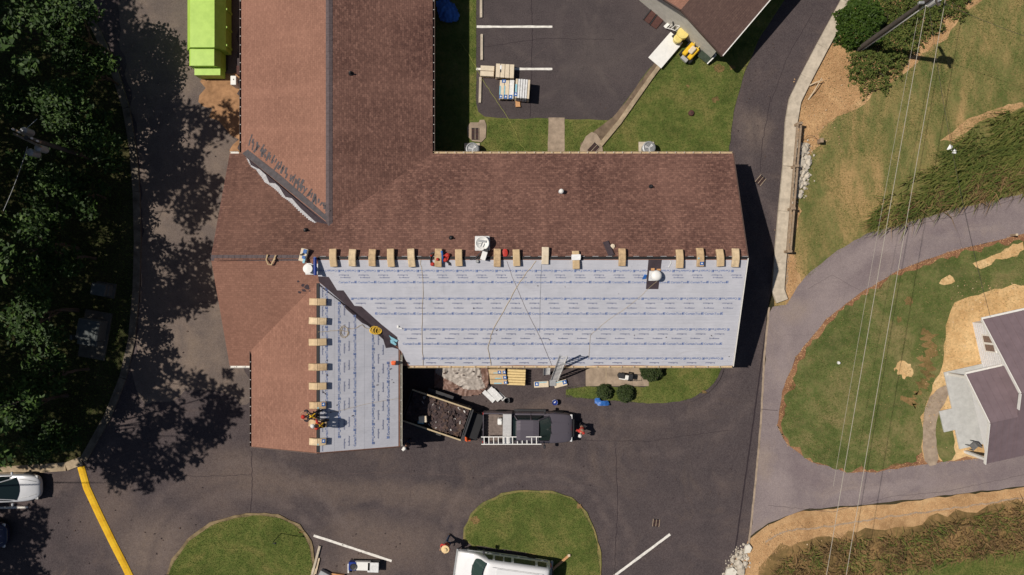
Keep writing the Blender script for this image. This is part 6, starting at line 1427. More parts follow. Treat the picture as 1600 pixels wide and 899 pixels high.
m = MB()
for i in range(330):
    x, y = random.uniform(-Lt / 2 + .2, Lt / 2 - .15), random.uniform(-Wt / 2 + .12, Wt / 2 - .12); rnd_piece(m, trw(x, y, hz(x, y) + .03), random.uniform(.1, .5), random.uniform(.06, .22), .012, .4)
q = m.build('shingle_scrap', 'debris', dh); q['kind'] = 'stuff'
m = MB()
for i in range(15):
    x, y = random.choice([(random.uniform(.6, Lt / 2 - .2), random.uniform(.0, .8)), (random.uniform(-.3, 1.2), random.uniform(-.85, -.5)), (random.uniform(-1.2, .2), random.uniform(.4, .8))]); rnd_piece(m, trw(x, y, hz(x, y) + .07), random.uniform(.06, .3), random.uniform(.03, .1), .01, .7)
q = m.build('white_scrap', 'scrap_pale', dh); q['kind'] = 'stuff'
m = MB(); m.box(trw(-.72, -.5, hz(-.72, -.5) + .2), (.5, .4, .3), rz=ta + .4, ch=.02); m.build('carton', 'wrap_pale', dh)
m = MB(); m.box(trw(-.8, -.8, hz(-.8, -.8) + .16), (.4, .2, .1), rz=ta + .2, ch=.02); m.build('pale_pack', 'label_cyan', dh)
# ---- white passenger van (bottom edge)
vc = W(785, 893, 1.0); vr = math.radians(180 - 8.0); vn = thing('passenger_van', 'white passenger van parked at the bottom island', 'van', (vc.x, vc.y, .02), vr)
hw = 1.0
m = MB(); body(m, [(3.0, hw * .8, .45, .7, .8, .08), (2.92, hw * .9, .4, .9, 1.0, .1), (2.2, hw * .97, .36, 1.1, 1.22, .12), (1.75, hw, .36, 1.16, 1.3, .1), (1.2, hw * .98, .36, 1.9, 2.04, .16, .12), (.8, hw, .36, 2.0, 2.14, .16, .12), (-2.7, hw, .36, 2.0, 2.14, .16, .12), (-2.92, hw * .97, .38, 1.9, 2.04, .14, .12), (-3.02, hw * .94, .45, 1.0, 1.12, .1, .06)]); rounded(m.build('body', 'paint_white', vn, local=True))
m = MB(); m.add([(1.62 + .36 * math.cos(q * 1.3), .88 * q, 1.36) for q in (-1, -.6, -.2, .2, .6, 1)] + [(1.0 + .3 * math.cos(q * 1.3), .76 * q, 2.12) for q in (-1, -.6, -.2, .2, .6, 1)], [(i, i + 1, i + 7, i + 6) for i in range(5)]); m.build('windshield', 'glass_teal', vn, local=True, smooth=True)
m = MB(); m.bar((1.98, -.3, 1.37), (1.7, .2, 1.62), .03, .02); m.bar((1.95, .3, 1.37), (1.66, .75, 1.6), .03, .02); m.build('wiper', 'dark_metal', vn, local=True)
for s_ in (-.6, .6):
    m = MB(); m.box((-.9, s_, 2.17), (3.2, .035, .03)); m.build('roof_gutter', 'white_dirty', vn, local=True)
for s_ in (-1, 1):
    for x0, x1 in ((1.3, .75), (.6, .1), (.0, -.42), (-.6, -1.95), (-2.12, -2.68)):
        m = MB(); quad(m, [(x0, s_ * 1.02, 1.26), (x1, s_ * 1.02, 1.26), (x1, s_ * .95, 1.84), (x0 - (.3 if x0 > 1 else 0), s_ * .95, 1.84)], .02 * (1 if s_ > 0 else -1)); m.build('side_window', 'glass_dark', vn, local=True)
    m = MB(); m.box((1.35, s_ * 1.2, 1.35), (.14, .24, .26), ch=.03); m.bar((1.35, s_ * .98, 1.25), (1.35, s_ * 1.2, 1.3), .06); m.build('mirror', 'dark_metal', vn, local=True)
    m = MB(); m.box((2.9, s_ * .72, .85), (.14, .3, .2), ch=.03); m.build('headlight', 'lamp_clear', vn, local=True); m = MB(); m.box((-2.98, s_ * .86, 1.2), (.06, .14, .5)); m.build('tail_light', 'lamp_red', vn, local=True)
    for x in (2.05, -1.75): wheel(vn, x, s_ * .9, .37, .24)
    m = MB(); m.box((-.2, s_ * .99, .8), (5.2, .05, .1)); m.build('side_trim', 'grey_metal', vn, local=True)
m = MB(); m.box((-3.1, 0, .5), (.16, 1.9, .2), ch=.04); m.build('rear_bumper', 'grey_metal', vn, local=True); m = MB(); m.box((3.04, 0, .5), (.12, 1.8, .2), ch=.04); m.build('front_bumper', 'grey_metal', vn, local=True)
m = MB(); m.box((-.9, 0, 2.17), (2.6, 1.1, .02)); m.build('roof_panel', 'paint_white', vn, local=True)
# ---- sedans at the left edge
def sedan(loc, rz, label, pm, nm='parked_car'):
    c = thing(nm, label, 'car', loc, rz); hw = .9
    m = MB(); body(m, [(2.32, hw * .34, .4, .55, .6, .06), (2.26, hw * .6, .34, .64, .72, .08), (2.1, hw * .8, .3, .72, .8, .1), (1.7, hw * .94, .28, .8, .89, .12), (.9, hw, .26, .86, .96, .12), (-1.3, hw, .26, .9, 1.0, .1), (-1.95, hw * .95, .28, .88, .98, .1), (-2.25, hw * .86, .36, .74, .86, .08), (-2.32, hw * .74, .42, .62, .7, .06)]); rounded(m.build('body', pm, c, local=True))
    m = MB(); body(m, [(.98, .76, .9, .93, .96, .05), (.15, .66, .9, 1.3, 1.4, .1, .1), (-.3, .66, .9, 1.36, 1.45, .1, .1), (-.95, .66, .9, 1.3, 1.4, .1, .1), (-1.75, .72, .9, .96, 1.0, .05)]); rounded(m.build('cabin', 'glass_dark', c, local=True)); m = MB(); m.loft([[Vector((x, y * k_, z + dz_)) for y, dz_ in ((-.56, -.04), (-.48, .0), (0, .03), (.48, .0), (.56, -.04), (.0, -.06))] for x, z, k_ in ((.16, 1.4, .95), (-.1, 1.425, 1.0), (-.7, 1.425, 1.0), (-.97, 1.39, .95))]); rounded(m.build('roof_panel', pm, c, local=True), 1)
    for s_ in (-1, 1):
        for a_, b_ in (((.96, .72, .95), (.15, .53, 1.4)), ((-.28, .8, .95), (-.28, .58, 1.4)), ((-1.6, .72, .98), (-.95, .53, 1.39))):
            m = MB(); m.bar((a_[0], s_ * a_[1], a_[2]), (b_[0], s_ * b_[1], b_[2]), .06, .05); m.build('pillar', pm, c, local=True)
    m = MB(); m.add([(.86 + .3 * math.cos(q * 1.3), .74 * q, .985) for q in (-1, -.6, -.2, .2, .6, 1)] + [(.06 + .16 * math.cos(q * 1.3), .56 * q, 1.43) for q in (-1, -.6, -.2, .2, .6, 1)], [(i, i + 1, i + 7, i + 6) for i in range(5)]); m.build('windshield', 'glass_dark', c, local=True, smooth=True)
    for s_ in (-1, 1):
        m = MB(); m.tube([(1.15, s_ * .62, .975), (1.7, s_ * .52, .915), (2.1, s_ * .4, .82)], .014, 5); m.build('hood_crease', 'grey_metal', c, local=True)
    m = MB(); quad(m, [(-1.72, -.62, 1.02), (-1.72, .62, 1.02), (-.98, .54, 1.41), (-.98, -.54, 1.41)], .045); m.build('rear_window', 'glass_dark', c, local=True)
    for s_ in (-1, 1):
        for q in ((.7, -.25, -.2, .12), (-.33, -1.25, -.92, -.3)):
            m = MB(); quad(m, [(q[0], s_ * .79, .98), (q[1], s_ * .79, .98), (q[2], s_ * .655, 1.34), (q[3], s_ * .655, 1.34)], .015 * s_); m.build('side_window', 'glass_dark', c, local=True)
        m = MB(); m.box((.72, s_ * 1.0, 1.0), (.12, .2, .13), ch=.03); m.build('mirror', pm, c, local=True); m = MB(); m.box((2.08, s_ * .62, .68), (.2, .3, .12), ch=.03); m.build('headlight', 'lamp_clear', c, local=True)
        for x in (1.4, -1.4): wheel(c, x, s_ * .8, .32, .2)
    m = MB(); m.tube([(2.05, -.75, .74), (2.2, -.45, .7), (2.25, 0, .69), (2.2, .45, .7), (2.05, .75, .74)], .02, 5); m.build('hood_seam', 'dark_metal', c, local=True); return c
p = W(64, 762, .6); sedan((p.x - 2.28, p.y, .02), .02, 'silver white sedan nosing out of the tree shade at left', 'paint_silver')
p = W(13, 836, .6); sedan((p.x - 2.3, p.y, .02), .0, 'dark blue car whose nose just enters the lower left edge', 'paint_navy')

# ------------------------------------------------------------------ people
def skin(name, verts, edges, radii, mat, par, sub=1):
    me = bpy.data.meshes.new(name); me.from_pydata([tuple(v) for v in verts], edges, []); me.materials.append(MATS[mat]); o = bpy.data.objects.new(name, me); COL.objects.link(o); o.parent = par
    md = o.modifiers.new('skin', 'SKIN'); md.use_smooth_shade = True
    sv = me.skin_vertices[0].data if me.skin_vertices else None
    if sv is None:
        bm = bmesh.new(); bm.from_mesh(me); bm.verts.layers.skin.verify(); bm.to_mesh(me); bm.free(); sv = me.skin_vertices[0].data
    for i, r in enumerate(radii): sv[i].radius = (r, r) if not isinstance(r, tuple) else r; sv[i].use_root = (i == 0)
    s2 = o.modifiers.new('sub', 'SUBSURF'); s2.levels = sub; s2.render_levels = sub; return o
def person(loc, rz, label, shirt, trousers, hat, lean=.2, arms='reach', stride=.18, knee=0.0, vest=None, base_rot=None):
    """standing / bending adult, facing +x; lean = forward lean of the torso (rad)"""
    pr = thing('person', label, 'person', loc, rz)
    hip = Vector((-.05 * lean, 0, .93 - knee * .25)); sx = math.sin(lean); cx = math.cos(lean); up = Vector((sx, 0, cx)); fw = Vector((cx, 0, -sx))
    chest = hip + up * .36; neck = hip + up * .54; head = hip + up * .64 + fw * .04; crown = hip + up * .78 + fw * .05
    V = [hip, hip + up * .18, chest, neck, head, crown]; E = [(0, 1), (1, 2), (2, 3), (3, 4), (4, 5)]; Rr = [(.15, .12), (.14, .11), (.17, .12), .055, .085, .075]
    SV, SE, SR = [hip + up * .05, hip + up * .2, chest, neck - up * .03], [(0, 1), (1, 2), (2, 3)], [(.165, .135), (.155, .125), (.19, .135), .09]
    TV, TE, TR = [hip + up * .06], [], [(.165, .135)]
    for s_ in (-1, 1):
        k = Vector((.0 + s_ * stride * .5 + knee * .25, s_ * .11, .5 - knee * .1)); an = Vector((s_ * stride, s_ * .12, .09)); toe = an + Vector((.17, s_ * .02, -.05)); hj = hip + Vector((0, s_ * .09, -.05))
        i = len(V); V += [hj, k, an, toe]; E += [(0, i), (i, i + 1), (i + 1, i + 2), (i + 2, i + 3)]; Rr += [.085, .06, .045, .04]
        i = len(TV); TV += [hj, k, an + Vector((0, 0, .06))]; TE += [(0, i), (i, i + 1), (i + 1, i + 2)]; TR += [.105, .08, .065]
        sh = chest + up * .1 + Vector((0, s_ * .2, 0))
        if arms == 'reach': el = sh + up * -.2 + fw * .18 + Vector((0, s_ * .04, 0)); wr = el + fw * .22 - up * .08
        elif arms == 'down': el = sh + Vector((.03, s_ * .06, -.28)); wr = el + Vector((.06, 0, -.24))
        else: el = sh + Vector((.12, s_ * .12, -.2)); wr = el + Vector((.24, -s_ * .1, .02))
        i = len(V); V += [sh, el, wr]; E += [(2, i), (i, i + 1), (i + 1, i + 2)]; Rr += [.06, .045, .03]
        d = (wr - el).normalized(); sd = d.cross(Vector((0, 0, 1))).normalized(); pm = wr + d * .07; j = len(V); V.append(pm); E.append((i + 2, j)); Rr.append((.04, .02))
        for f in range(4):
            l = (.075, .09, .085, .065)[f]; off = sd * (-.027 + .018 * f); b = pm + off + d * .03; t_ = b + d * l * .55 + Vector((0, 0, -.015)); e = t_ + d * l * .35 + Vector((0, 0, -.03)); n_ = len(V); V += [b, t_, e]; E += [(j, n_), (n_, n_ + 1), (n_ + 1, n_ + 2)]; Rr += [.009, .0085, .007]
        th = wr + d * .03 + sd * .035 * s_; n_ = len(V); V += [th, th + d * .04 + sd * .02 * s_]; E += [(i + 2, n_), (n_, n_ + 1)]; Rr += [.011, .009]
        i = len(SV); SV += [sh, el, el.lerp(wr, .75 if shirt != 'shirt_white' else .1)]; SE += [(2, i), (i, i + 1), (i + 1, i + 2)]; SR += [.085, .065, .05]
        m = MB(); m.M = Matrix.Translation(an + Vector((.06, 0, -.02))); m.box((0, 0, 0), (.28, .11, .13), ch=.04); m.build('boot', 'boot', pr, local=True)
    skin('body', V, E, Rr, 'skin', pr); skin('shirt', SV, SE, SR, shirt, pr); skin('trousers', TV, TE, TR, trousers, pr)
    # face: nose, eyes, ears, mouth and hair
    R = Matrix((fw, Vector((0, 1, 0)), up)).transposed(); hc = hip + up * .70 + fw * .045
    m = MB(); m.box(hc + fw * .1, (.03, .025, .045), R=R, ch=.008); m.box(hc + Vector((0, .09, 0)), (.03, .02, .05), R=R, ch=.008); m.box(hc + Vector((0, -.09, 0)), (.03, .02, .05), R=R, ch=.008); fc = m.build('nose_and_ears', 'skin', pr, local=True); fc['kind'] = 'stuff'
    m = MB(); [m.box(hc + fw * .085 + Vector((0, y, 0)) + up * .03, (.012, .022, .012), R=R) for y in (-.032, .032)]; m.box(hc + fw * .085 - up * .045, (.01, .05, .008), R=R); ey = m.build('eyes_and_mouth', 'hair_dark', pr, local=True); ey['kind'] = 'stuff'
    m = MB(); m.M = Matrix.Translation(hc) @ R.to_4x4()
    m.lathe([(.088, -.02), (.1, .03), (.09, .08), (.055, .11), (.01, .122)], 14, (-.02, 0, 0)); m.build('hair', 'hair_dark', pr, local=True, smooth=True)
    m = MB(); m.M = Matrix.Translation(hc) @ R.to_4x4()
    if hat == 'straw': m.lathe([(.25, .055), (.26, .065), (.13, .085), (.115, .16), (.06, .185), (.01, .18)], 18, (-.01, 0, 0)); m.build('hat', 'straw_hat', pr, local=True)
    elif hat: m.lathe([(.125, .03), (.122, .05), (.115, .1), (.08, .145), (.02, .16)], 16, (-.01, 0, 0)); m.box((.12, 0, .045), (.1, .16, .015)); m.build('helmet', hat, pr, local=True, smooth=False)
    if vest:
        for s_ in (-1, 1):
            m = MB(); m.tube([hip + up * .1 - fw * .15 + Vector((0, s_ * .13, 0)), chest - fw * .145 + Vector((0, -s_ * .02, 0)), chest + up * .17 + Vector((0, -s_ * .13, 0)), chest + fw * .15 + Vector((0, -s_ * .06, 0)), hip + up * .12 + fw * .15 + Vector((0, s_ * .1, 0))], .03, 6); m.build('harness_strap', 'hiviz', pr, local=True)
    return pr
def roofpos(pl, px, py): v = pl.at(px, py); return (v.x, v.y, v.z + .03)
person(roofpos(WE, 498, 645), math.pi, 'roofer in dark red helmet and yellow harness, upper one of the two', 'shirt_dark', 'trousers_dark', 'red', .75, 'fwd', .14, .3, True)
person(roofpos(WE, 509, 659), math.pi * .98, 'roofer in red shirt and yellow harness, lower one of the two', 'shirt_red', 'trousers_dark', 'shirt_white', .45, 'reach', .14, .3, True)
person(tuple(W(640, 690, .02)), -2.4, 'person in white helmet standing at the wing corner by the trailer', 'shirt_dark', 'jeans', 'white_plastic', .15, 'down', .12)
person(tuple(W(908, 664, .02)), -2.0, 'person in red shirt bending in front of the pickup', 'shirt_red', 'trousers_dark', 'shirt_white', .7, 'reach', .14, .2)
person(tuple(W(701, 842, .02)), -2.2, 'person in straw hat and red shirt walking above the white van', 'shirt_red', 'jeans', 'straw', .12, 'fwd', .26)
# traffic cone
p = W(731, 685, 0); o_ = thing('traffic_cone', 'orange traffic cone beside the trailer hitch', 'traffic cone', (p.x, p.y, .02)); m = MB(); m.box((0, 0, .02), (.36, .36, .04), ch=.01); m.build('base', 'orange', o_, local=True); m = MB(); m.lathe([(.15, .03), (.1, .3), (.04, .9), (.02, .92)], 16); cn = m.build('cone', 'orange', o_, local=True); m = MB(); m.lathe([(.094, .4), (.068, .58)], 16); m.build('reflective_band', 'orange', cn, local=True)
# ------------------------------------------------------------------ vegetation
island('leaf_tree', [(0, (.01, .025, .006)), (.45, (.028, .06, .012)), (.8, (.065, .12, .022)), (1, (.18, .25, .055))], .6, .2)
island('leaf_shrub', [(0, (.02, .036, .012)), (.5, (.045, .068, .02)), (1, (.09, .115, .036))], .6, .2)
island('leaf_bright', [(0, (.02, .045, .006)), (.5, (.045, .085, .012)), (1, (.09, .14, .02))], .55, .25)
island('leaf_weed', [(0, (.04, .06, .014)), (.4, (.085, .12, .024)), (.75, (.14, .155, .038)), (1, (.3, .21, .09))], .8, .2)
island('blade_green', [(0, (.06, .105, .02)), (.5, (.108, .165, .034)), (.85, (.175, .215, .055)), (1, (.34, .29, .11))], .8, .25)
island('blade_dry', [(0, (.14, .14, .045)), (.5, (.25, .2, .08)), (1, (.5, .34, .16))], .9, .2)
island('blade_straw', [(0, (.34, .19, .09)), (.5, (.55, .33, .16)), (1, (.75, .51, .27))], .9, .15)
island('blade_tall', [(0, (.06, .085, .02)), (.5, (.145, .18, .04)), (.8, (.24, .23, .065)), (1, (.4, .28, .13))], .8, .25)
island('blade_brown', [(0, (.065, .046, .022)), (.4, (.17, .11, .05)), (.75, (.34, .21, .1)), (1, (.17, .17, .045))], .85, .2)
simple('bark', (.09, .07, .055), .95, .3, 5, .5)

def leaf_cloud(C, size, rng, flat=.55):
    """quads at centres C (n,3)"""
    n = len(C); th = rng.uniform(0, 2 * np.pi, n); tilt = rng.normal(0, flat, n); ph = rng.uniform(0, 2 * np.pi, n)
    s = size * rng.uniform(.55, 1.25, n)
    nx, ny, nz = np.sin(tilt) * np.cos(ph), np.sin(tilt) * np.sin(ph), np.cos(tilt); N = np.stack([nx, ny, nz], 1)
    A = np.stack([np.cos(th), np.sin(th), np.zeros(n)], 1); A -= N * (A * N).sum(1, keepdims=True); A /= np.linalg.norm(A, axis=1, keepdims=True); B = np.cross(N, A)
    s = s[:, None]; q = [C - A * s * .62, C - B * s * .3 + N * s * .06, C + A * s * .62, C + B * s * .3 + N * s * .06]
    V = np.stack(q, 1).reshape(-1, 3); return V, np.arange(4 * n).reshape(n, 4)
def blades(P, z, h, w, rng, lean=.6, dirv=None, dspread=.6):
    """curved two-segment blades (5 verts, 1 quad + 1 tri -> 3 tris as tris)"""
    n = len(P); hh = h * rng.uniform(.5, 1.3, n); a = rng.uniform(0, 2 * np.pi, n) if dirv is None else dirv + rng.normal(0, dspread, n)
    d = np.stack([np.cos(a), np.sin(a)], 1); s = np.stack([-d[:, 1], d[:, 0]], 1); ww = w * rng.uniform(.6, 1.3, n)[:, None]
    b = np.column_stack([P, np.full(n, z)]) if np.isscalar(z) else np.column_stack([P, z]); L = (lean * hh * rng.uniform(.4, 1.4, n))[:, None]; S3 = np.column_stack([s, np.zeros(n)]); D3 = np.column_stack([d, np.zeros(n)]); U = np.array([0, 0, 1.0])
    v0, v1 = b - S3 * ww / 2, b + S3 * ww / 2; mid = b + D3 * L * .35 + U * (hh * .7)[:, None]; v2, v3 = mid + S3 * ww * .35, mid - S3 * ww * .35; v4 = b + D3 * L + U * (hh * (1.0 - .35 * min(lean, 1.5)))[:, None]
    V = np.stack([v0, v1, v2, v3, v4], 1).reshape(-1, 3); i = np.arange(n)[:, None] * 5
    T = np.concatenate([i + [0, 1, 2], i + [0, 2, 3], i + [3, 2, 4]], 1).reshape(-1, 3); return V, T
def rand_in(poly, n, rng, excl=()):
    xs = [p[0] for p in poly]; ys = [p[1] for p in poly]; P = np.stack([rng.uniform(min(xs), max(xs), n), rng.uniform(min(ys), max(ys), n)], 1); k = inside(poly, P)
    for e in excl: k &= ~inside(e, P)
    return P[k]
def grass(name, label, poly_px, dens, z, h, w, mat, excl_px=(), lean=.7, dirv=None, clump=0.0, seed=1, dspread=.6, cat='grass'):
    rng = np.random.default_rng(seed); poly = PX(poly_px); ar = (max(p[0] for p in poly) - min(p[0] for p in poly)) * (max(p[1] for p in poly) - min(p[1] for p in poly))
    P = rand_in(poly, int(ar * dens), rng, [PX(e) for e in excl_px])
    if clump > 0:
        k = np.array([mnoise.noise(Vector((x * .7, y * .7, seed))) for x, y in P]); P = P[k > rng.uniform(-.6, .6, len(P)) * (1 - clump) - .15 + clump * .25]
    V, T = blades(P, z, h, w, rng, lean, dirv, dspread); o = np_mesh(name, V, T, mat); tag(o, label, cat, kind='stuff'); return o
# short lawns
grass('grass', 'short mown grass of the lawn behind the long building', [(676, -10), (745, -10), (745, 186), (950, 190), (1060, 72), (1115, 98), (1190, 45), (1205, 20), (1222, 0), (1186, 60), (1162, 115), (1146, 175), (1138, 240), (1138, 258), (676, 258)], 420, .045, .07, .018, 'blade_green', [[(855, 184), (883, 184), (883, 262), (854, 262)], [(908, 262), (905, 228), (936, 200), (1012, 104), (1052, 50), (1070, 60), (1020, 124), (940, 232), (942, 262)], [(728, 188), (762, 186), (762, 222), (730, 222)]], seed=3)
grass('grass', 'short mown grass of the lower left island', isl_a, 420, .11, .07, .018, 'blade_green', seed=4)
grass('grass', 'short mown grass of the lower middle island', isl_b, 420, .11, .07, .018, 'blade_green', seed=5)
grass('grass', 'short mown grass of the front lawn beside the patio', front, 420, .125, .07, .018, 'blade_green', [[(914, 540), (1014, 540), (1014, 604), (914, 604)]], seed=6)
sand_ex = [[(1700, 420), (1600, 442), (1540, 458), (1495, 468), (1482, 490), (1480, 530), (1470, 575), (1452, 610), (1446, 640), (1438, 690), (1446, 722), (1545, 714), (1700, 690)], [(1392, 578), (1400, 567), (1416, 566), (1427, 578), (1420, 591), (1400, 592)], [(1520, 412), (1560, 396), (1600, 372), (1600, 396), (1555, 408), (1525, 420)]]
grass('grass', 'sparse dry tufts in the loop lawn', loop_in, 40, .056, .09, .025, 'blade_dry', seed=27)
grass('grass', 'thin green grass of the loop lawn', loop_in, 330, .05, .08, .02, 'blade_green', sand_ex, clump=.25, seed=7)
grass('grass', 'dry yellowing grass of the hillside lawn', hill, 80, .004, .08, .022, 'blade_dry', [], seed=8)
grass('grass', 'patches of greener grass on the hillside lawn', hill, 260, .004, .08, .02, 'blade_green', [[(1330, -60), (1560, -60), (1530, 5), (1460, 75), (1395, 128), (1330, 165), (1290, 200), (1262, 245), (1248, 300), (1240, 420), (1262, 432), (1235, 476), (1208, 470), (1216, 330), (1229, 180), (1300, 30)]], clump=.3, seed=9)
grass('straw_mulch', 'loose straw strewn over the bank along the kerb', [(1318, 0), (1520, 0), (1460, 75), (1395, 128), (1330, 165), (1290, 200), (1262, 245), (1248, 300), (1240, 380), (1244, 440), (1232, 474), (1212, 468), (1220, 330), (1232, 180), (1260, 115), (1300, 40)], 380, .01, .03, .022, 'blade_straw', seed=10, lean=4.0, cat='straw')
grass('straw_mulch', 'loose straw strewn over the lower bank', [(1150, 899), (1175, 845), (1215, 822), (1300, 800), (1400, 790), (1600, 765), (1600, 782), (1400, 812), (1260, 842), (1200, 870), (1190, 899)], 260, .01, .03, .022, 'blade_straw', seed=12, lean=4.0, cat='straw')
grass('grass', 'bright short grass in the lower right corner', [(1350, 920), (1360, 902), (1420, 888), (1500, 872), (1600, 860), (1640, 855), (1640, 920)], 420, .014, .09, .02, 'blade_green', seed=13)
grass('grass', 'shaded rough grass of the verge under the trees', [(0, -10), (116, -10)] + LEFT_KERB[1:] + [(100, 724), (0, 730)], 150, .006, .12, .025, 'blade_green', seed=14)
grass('mulch_chips', 'reddish bark chips edging the loop lawn', loop_px, 120, .016, .025, .04, 'blade_straw', [loop_in] + sand_ex, seed=15, lean=3.0, cat='mulch')
# tall weeds on the hillside: blades all combed downhill
tall_px = [(1356, 352), (1366, 325), (1392, 300), (1425, 272), (1460, 255), (1480, 235), (1500, 215), (1530, 195), (1565, 176), (1610, 168), (1720, 150), (1720, 270), (1600, 292), (1500, 318), (1430, 340), (1380, 354)]
grass('tall_weeds', 'long tangled green weeds combed down the hillside by the side road', tall_px, 85, .0, .85, .085, 'blade_tall', seed=16, lean=1.35, clump=.15, dirv=math.radians(215), dspread=.45, cat='weeds')
grass('tall_weeds', 'brown seeded weed stalks mixed in the hillside weeds', [(1356, 352), (1400, 320), (1480, 285), (1560, 250), (1640, 230), (1720, 215), (1720, 272), (1600, 294), (1500, 320), (1430, 342), (1380, 356)], 45, .0, .8, .06, 'blade_brown', clump=.2, seed=17, lean=1.4, dirv=math.radians(240), dspread=.7, cat='weeds')
low_px2 = [(1205, 905), (1225, 872), (1262, 855), (1330, 842), (1420, 836), (1470, 818), (1540, 802), (1610, 785), (1720, 770), (1720, 850), (1600, 860), (1500, 872), (1420, 888), (1360, 905)]
grass('bank_weeds', 'dark brown and green weeds covering the lower bank', low_px2, 75, .0, .6, .06, 'blade_brown', seed=18, lean=1.3, clump=.3, dirv=math.radians(200), dspread=1.0, cat='weeds')
grass('bank_weeds', 'greener leaves among the weeds of the lower bank', low_px2, 40, .0, .5, .06, 'blade_tall', seed=19, lean=1.2, clump=.5, cat='weeds')
# clods and stones on the bare soil by the house
m = MB(); rr_ = random.Random(8)
for i in range(420):
    px, py = rr_.choice([(rr_.uniform(1484, 1600), rr_.uniform(440, 510)), (rr_.uniform(1445, 1520), rr_.uniform(520, 715)), (rr_.uniform(1240, 1320), rr_.uniform(120, 240)), (rr_.uniform(1185, 1300), rr_.uniform(815, 880)), (rr_.uniform(1210, 1235), rr_.uniform(330, 470))])
    s_ = rr_.uniform(.015, .06); vs, fs = rock(W(px, py) + Vector((0, 0, .06)), s_, i); m.add(vs, fs)
island('clod', [(0, (.25, .15, .08)), (.6, (.5, .33, .18)), (1, (.68, .55, .4))], .95)
tag(m.build('soil_clods', 'clod'), 'small clods and stones scattered over the bare soil', 'clods', kind='stuff')
# worn bare patches and weeds in the lawns
for i, (x, y, r) in enumerate(((1122, 107, 8), (1145, 106, 6), (1118, 155, 6), (1075, 135, 4), (750, 230, 6), (742, 812, 6), (905, 792, 4), (470, 832, 5), (1100, 612, 4), (1420, 470, 7), (1405, 500, 4), (1440, 560, 6), (1452, 535, 5))):
    zz_ = .049 if y < 260 else (.129 if 560 < y < 640 and x < 1130 else (.054 if x > 1200 else .114)); n_ = 9
    flat_piece('bare_patch', [(x + r * (.7 + .5 * random.random()) * math.cos(k * 2 * math.pi / n_), y + r * (.5 + .5 * random.random()) * math.sin(k * 2 * math.pi / n_)) for k in range(n_)], zz_, 'weedy_bank', 1, (.14, .12), i)
# ---- clipped round shrubs
def shrub(px, py, r, hgt, label, mat='leaf_shrub', n=2600, z0=.1, grp=None, uneven=.09, size=.09, cat='shrub', sq=1.0):
    p = W(px, py, hgt * .6); o_ = thing('round_shrub' if uneven < .11 else 'wild_shrub', label, cat, (p.x, p.y, z0), group=grp); rng = np.random.default_rng(int(px * 3 + py))
    d = rng.normal(size=(n, 3)); d /= np.linalg.norm(d, axis=1, keepdims=True); d[:, 2] = np.abs(d[:, 2]) * 1.0 - .12
    nz = np.array([mnoise.noise(Vector(v) * 2.3 + Vector((px, py, 0))) for v in d]); nz2 = np.array([mnoise.noise(Vector(v) * 6 + Vector((px, 0, py))) for v in d])
    rad = (1 + uneven * 2.2 * nz + uneven * 1.2 * nz2) * (1 - rng.exponential(.09, n).clip(0, .6)); C = d * rad[:, None] * np.array([r, r * sq, hgt]); C[:, 2] = C[:, 2].clip(.02) ; C += np.array([p.x, p.y, z0])
    V, Q = leaf_cloud(C, size, rng, .8); np_mesh('foliage', V, Q, mat, o_)
    m = MB()
    for k in range(5):
        a = k * 1.26; m.tube([(p.x, p.y, z0), (p.x + r * .4 * math.cos(a), p.y + r * .4 * math.sin(a), z0 + hgt * .5), (p.x + r * .7 * math.cos(a + .2), p.y + r * .7 * math.sin(a + .2), z0 + hgt * .75)], [.03, .02, .01], 5)
    sp = m.build('branches', 'bark', o_); sp['kind'] = 'stuff'; return o_
simple('shrub_core', (.012, .018, .007), .95, .3, 8)
shrub(1020, 579, .78, 1.1, 'round clipped shrub against the eave at the end of the patio', n=4200, grp='clipped shrubs')
shrub(945, 613, .52, .8, 'smaller round clipped shrub beside the blue bag', n=3000, grp='clipped shrubs')
shrub(979, 616, .58, .85, 'round clipped shrub right of the smaller one on the berm', n=3300, grp='clipped shrubs')
shrub(1352, 30, 1.65, 2.2, 'large round dark green bush beside the kerb at upper right', 'leaf_bright', 7000, 0, None, .12, .17, 'bush')
shrub(1368, 98, 1.5, 1.0, 'olive weedy bush below the utility pole', 'leaf_weed', 4200, 0, None, .3, .13, 'bush', 1.1)
shrub(1408, 56, 1.35, 1.0, 'olive weedy bush right of the utility pole shaft', 'leaf_weed', 4400, 0, None, .3, .14, 'bush', 1.3)
shrub(1448, 22, 1.3, .9, 'brownish weedy bush at the top edge under the wires', 'leaf_weed', 4000, 0, None, .35, .13, 'bush', .9)
shrub(1402, 12, 1.6, 1.2, 'reddish olive weedy bush just right of the dark green bush', 'leaf_weed', 4000, 0, None, .3, .13, 'bush')
shrub(1490, -4, 1.2, .8, 'low brown bush at the very top edge beyond the wires', 'leaf_weed', 3000, 0, None, .35, .13, 'bush')
shrub(1095, 70, .55, .45, 'leafy green weeds growing between the machine and the shed', 'leaf_bright', 1300, .05, None, .3, .12, 'weeds')
shrub(1110, 76, .4, .4, 'small leafy clump inside the leaning glass frame', 'leaf_bright', 700, .05, None, .3, .11, 'weeds')
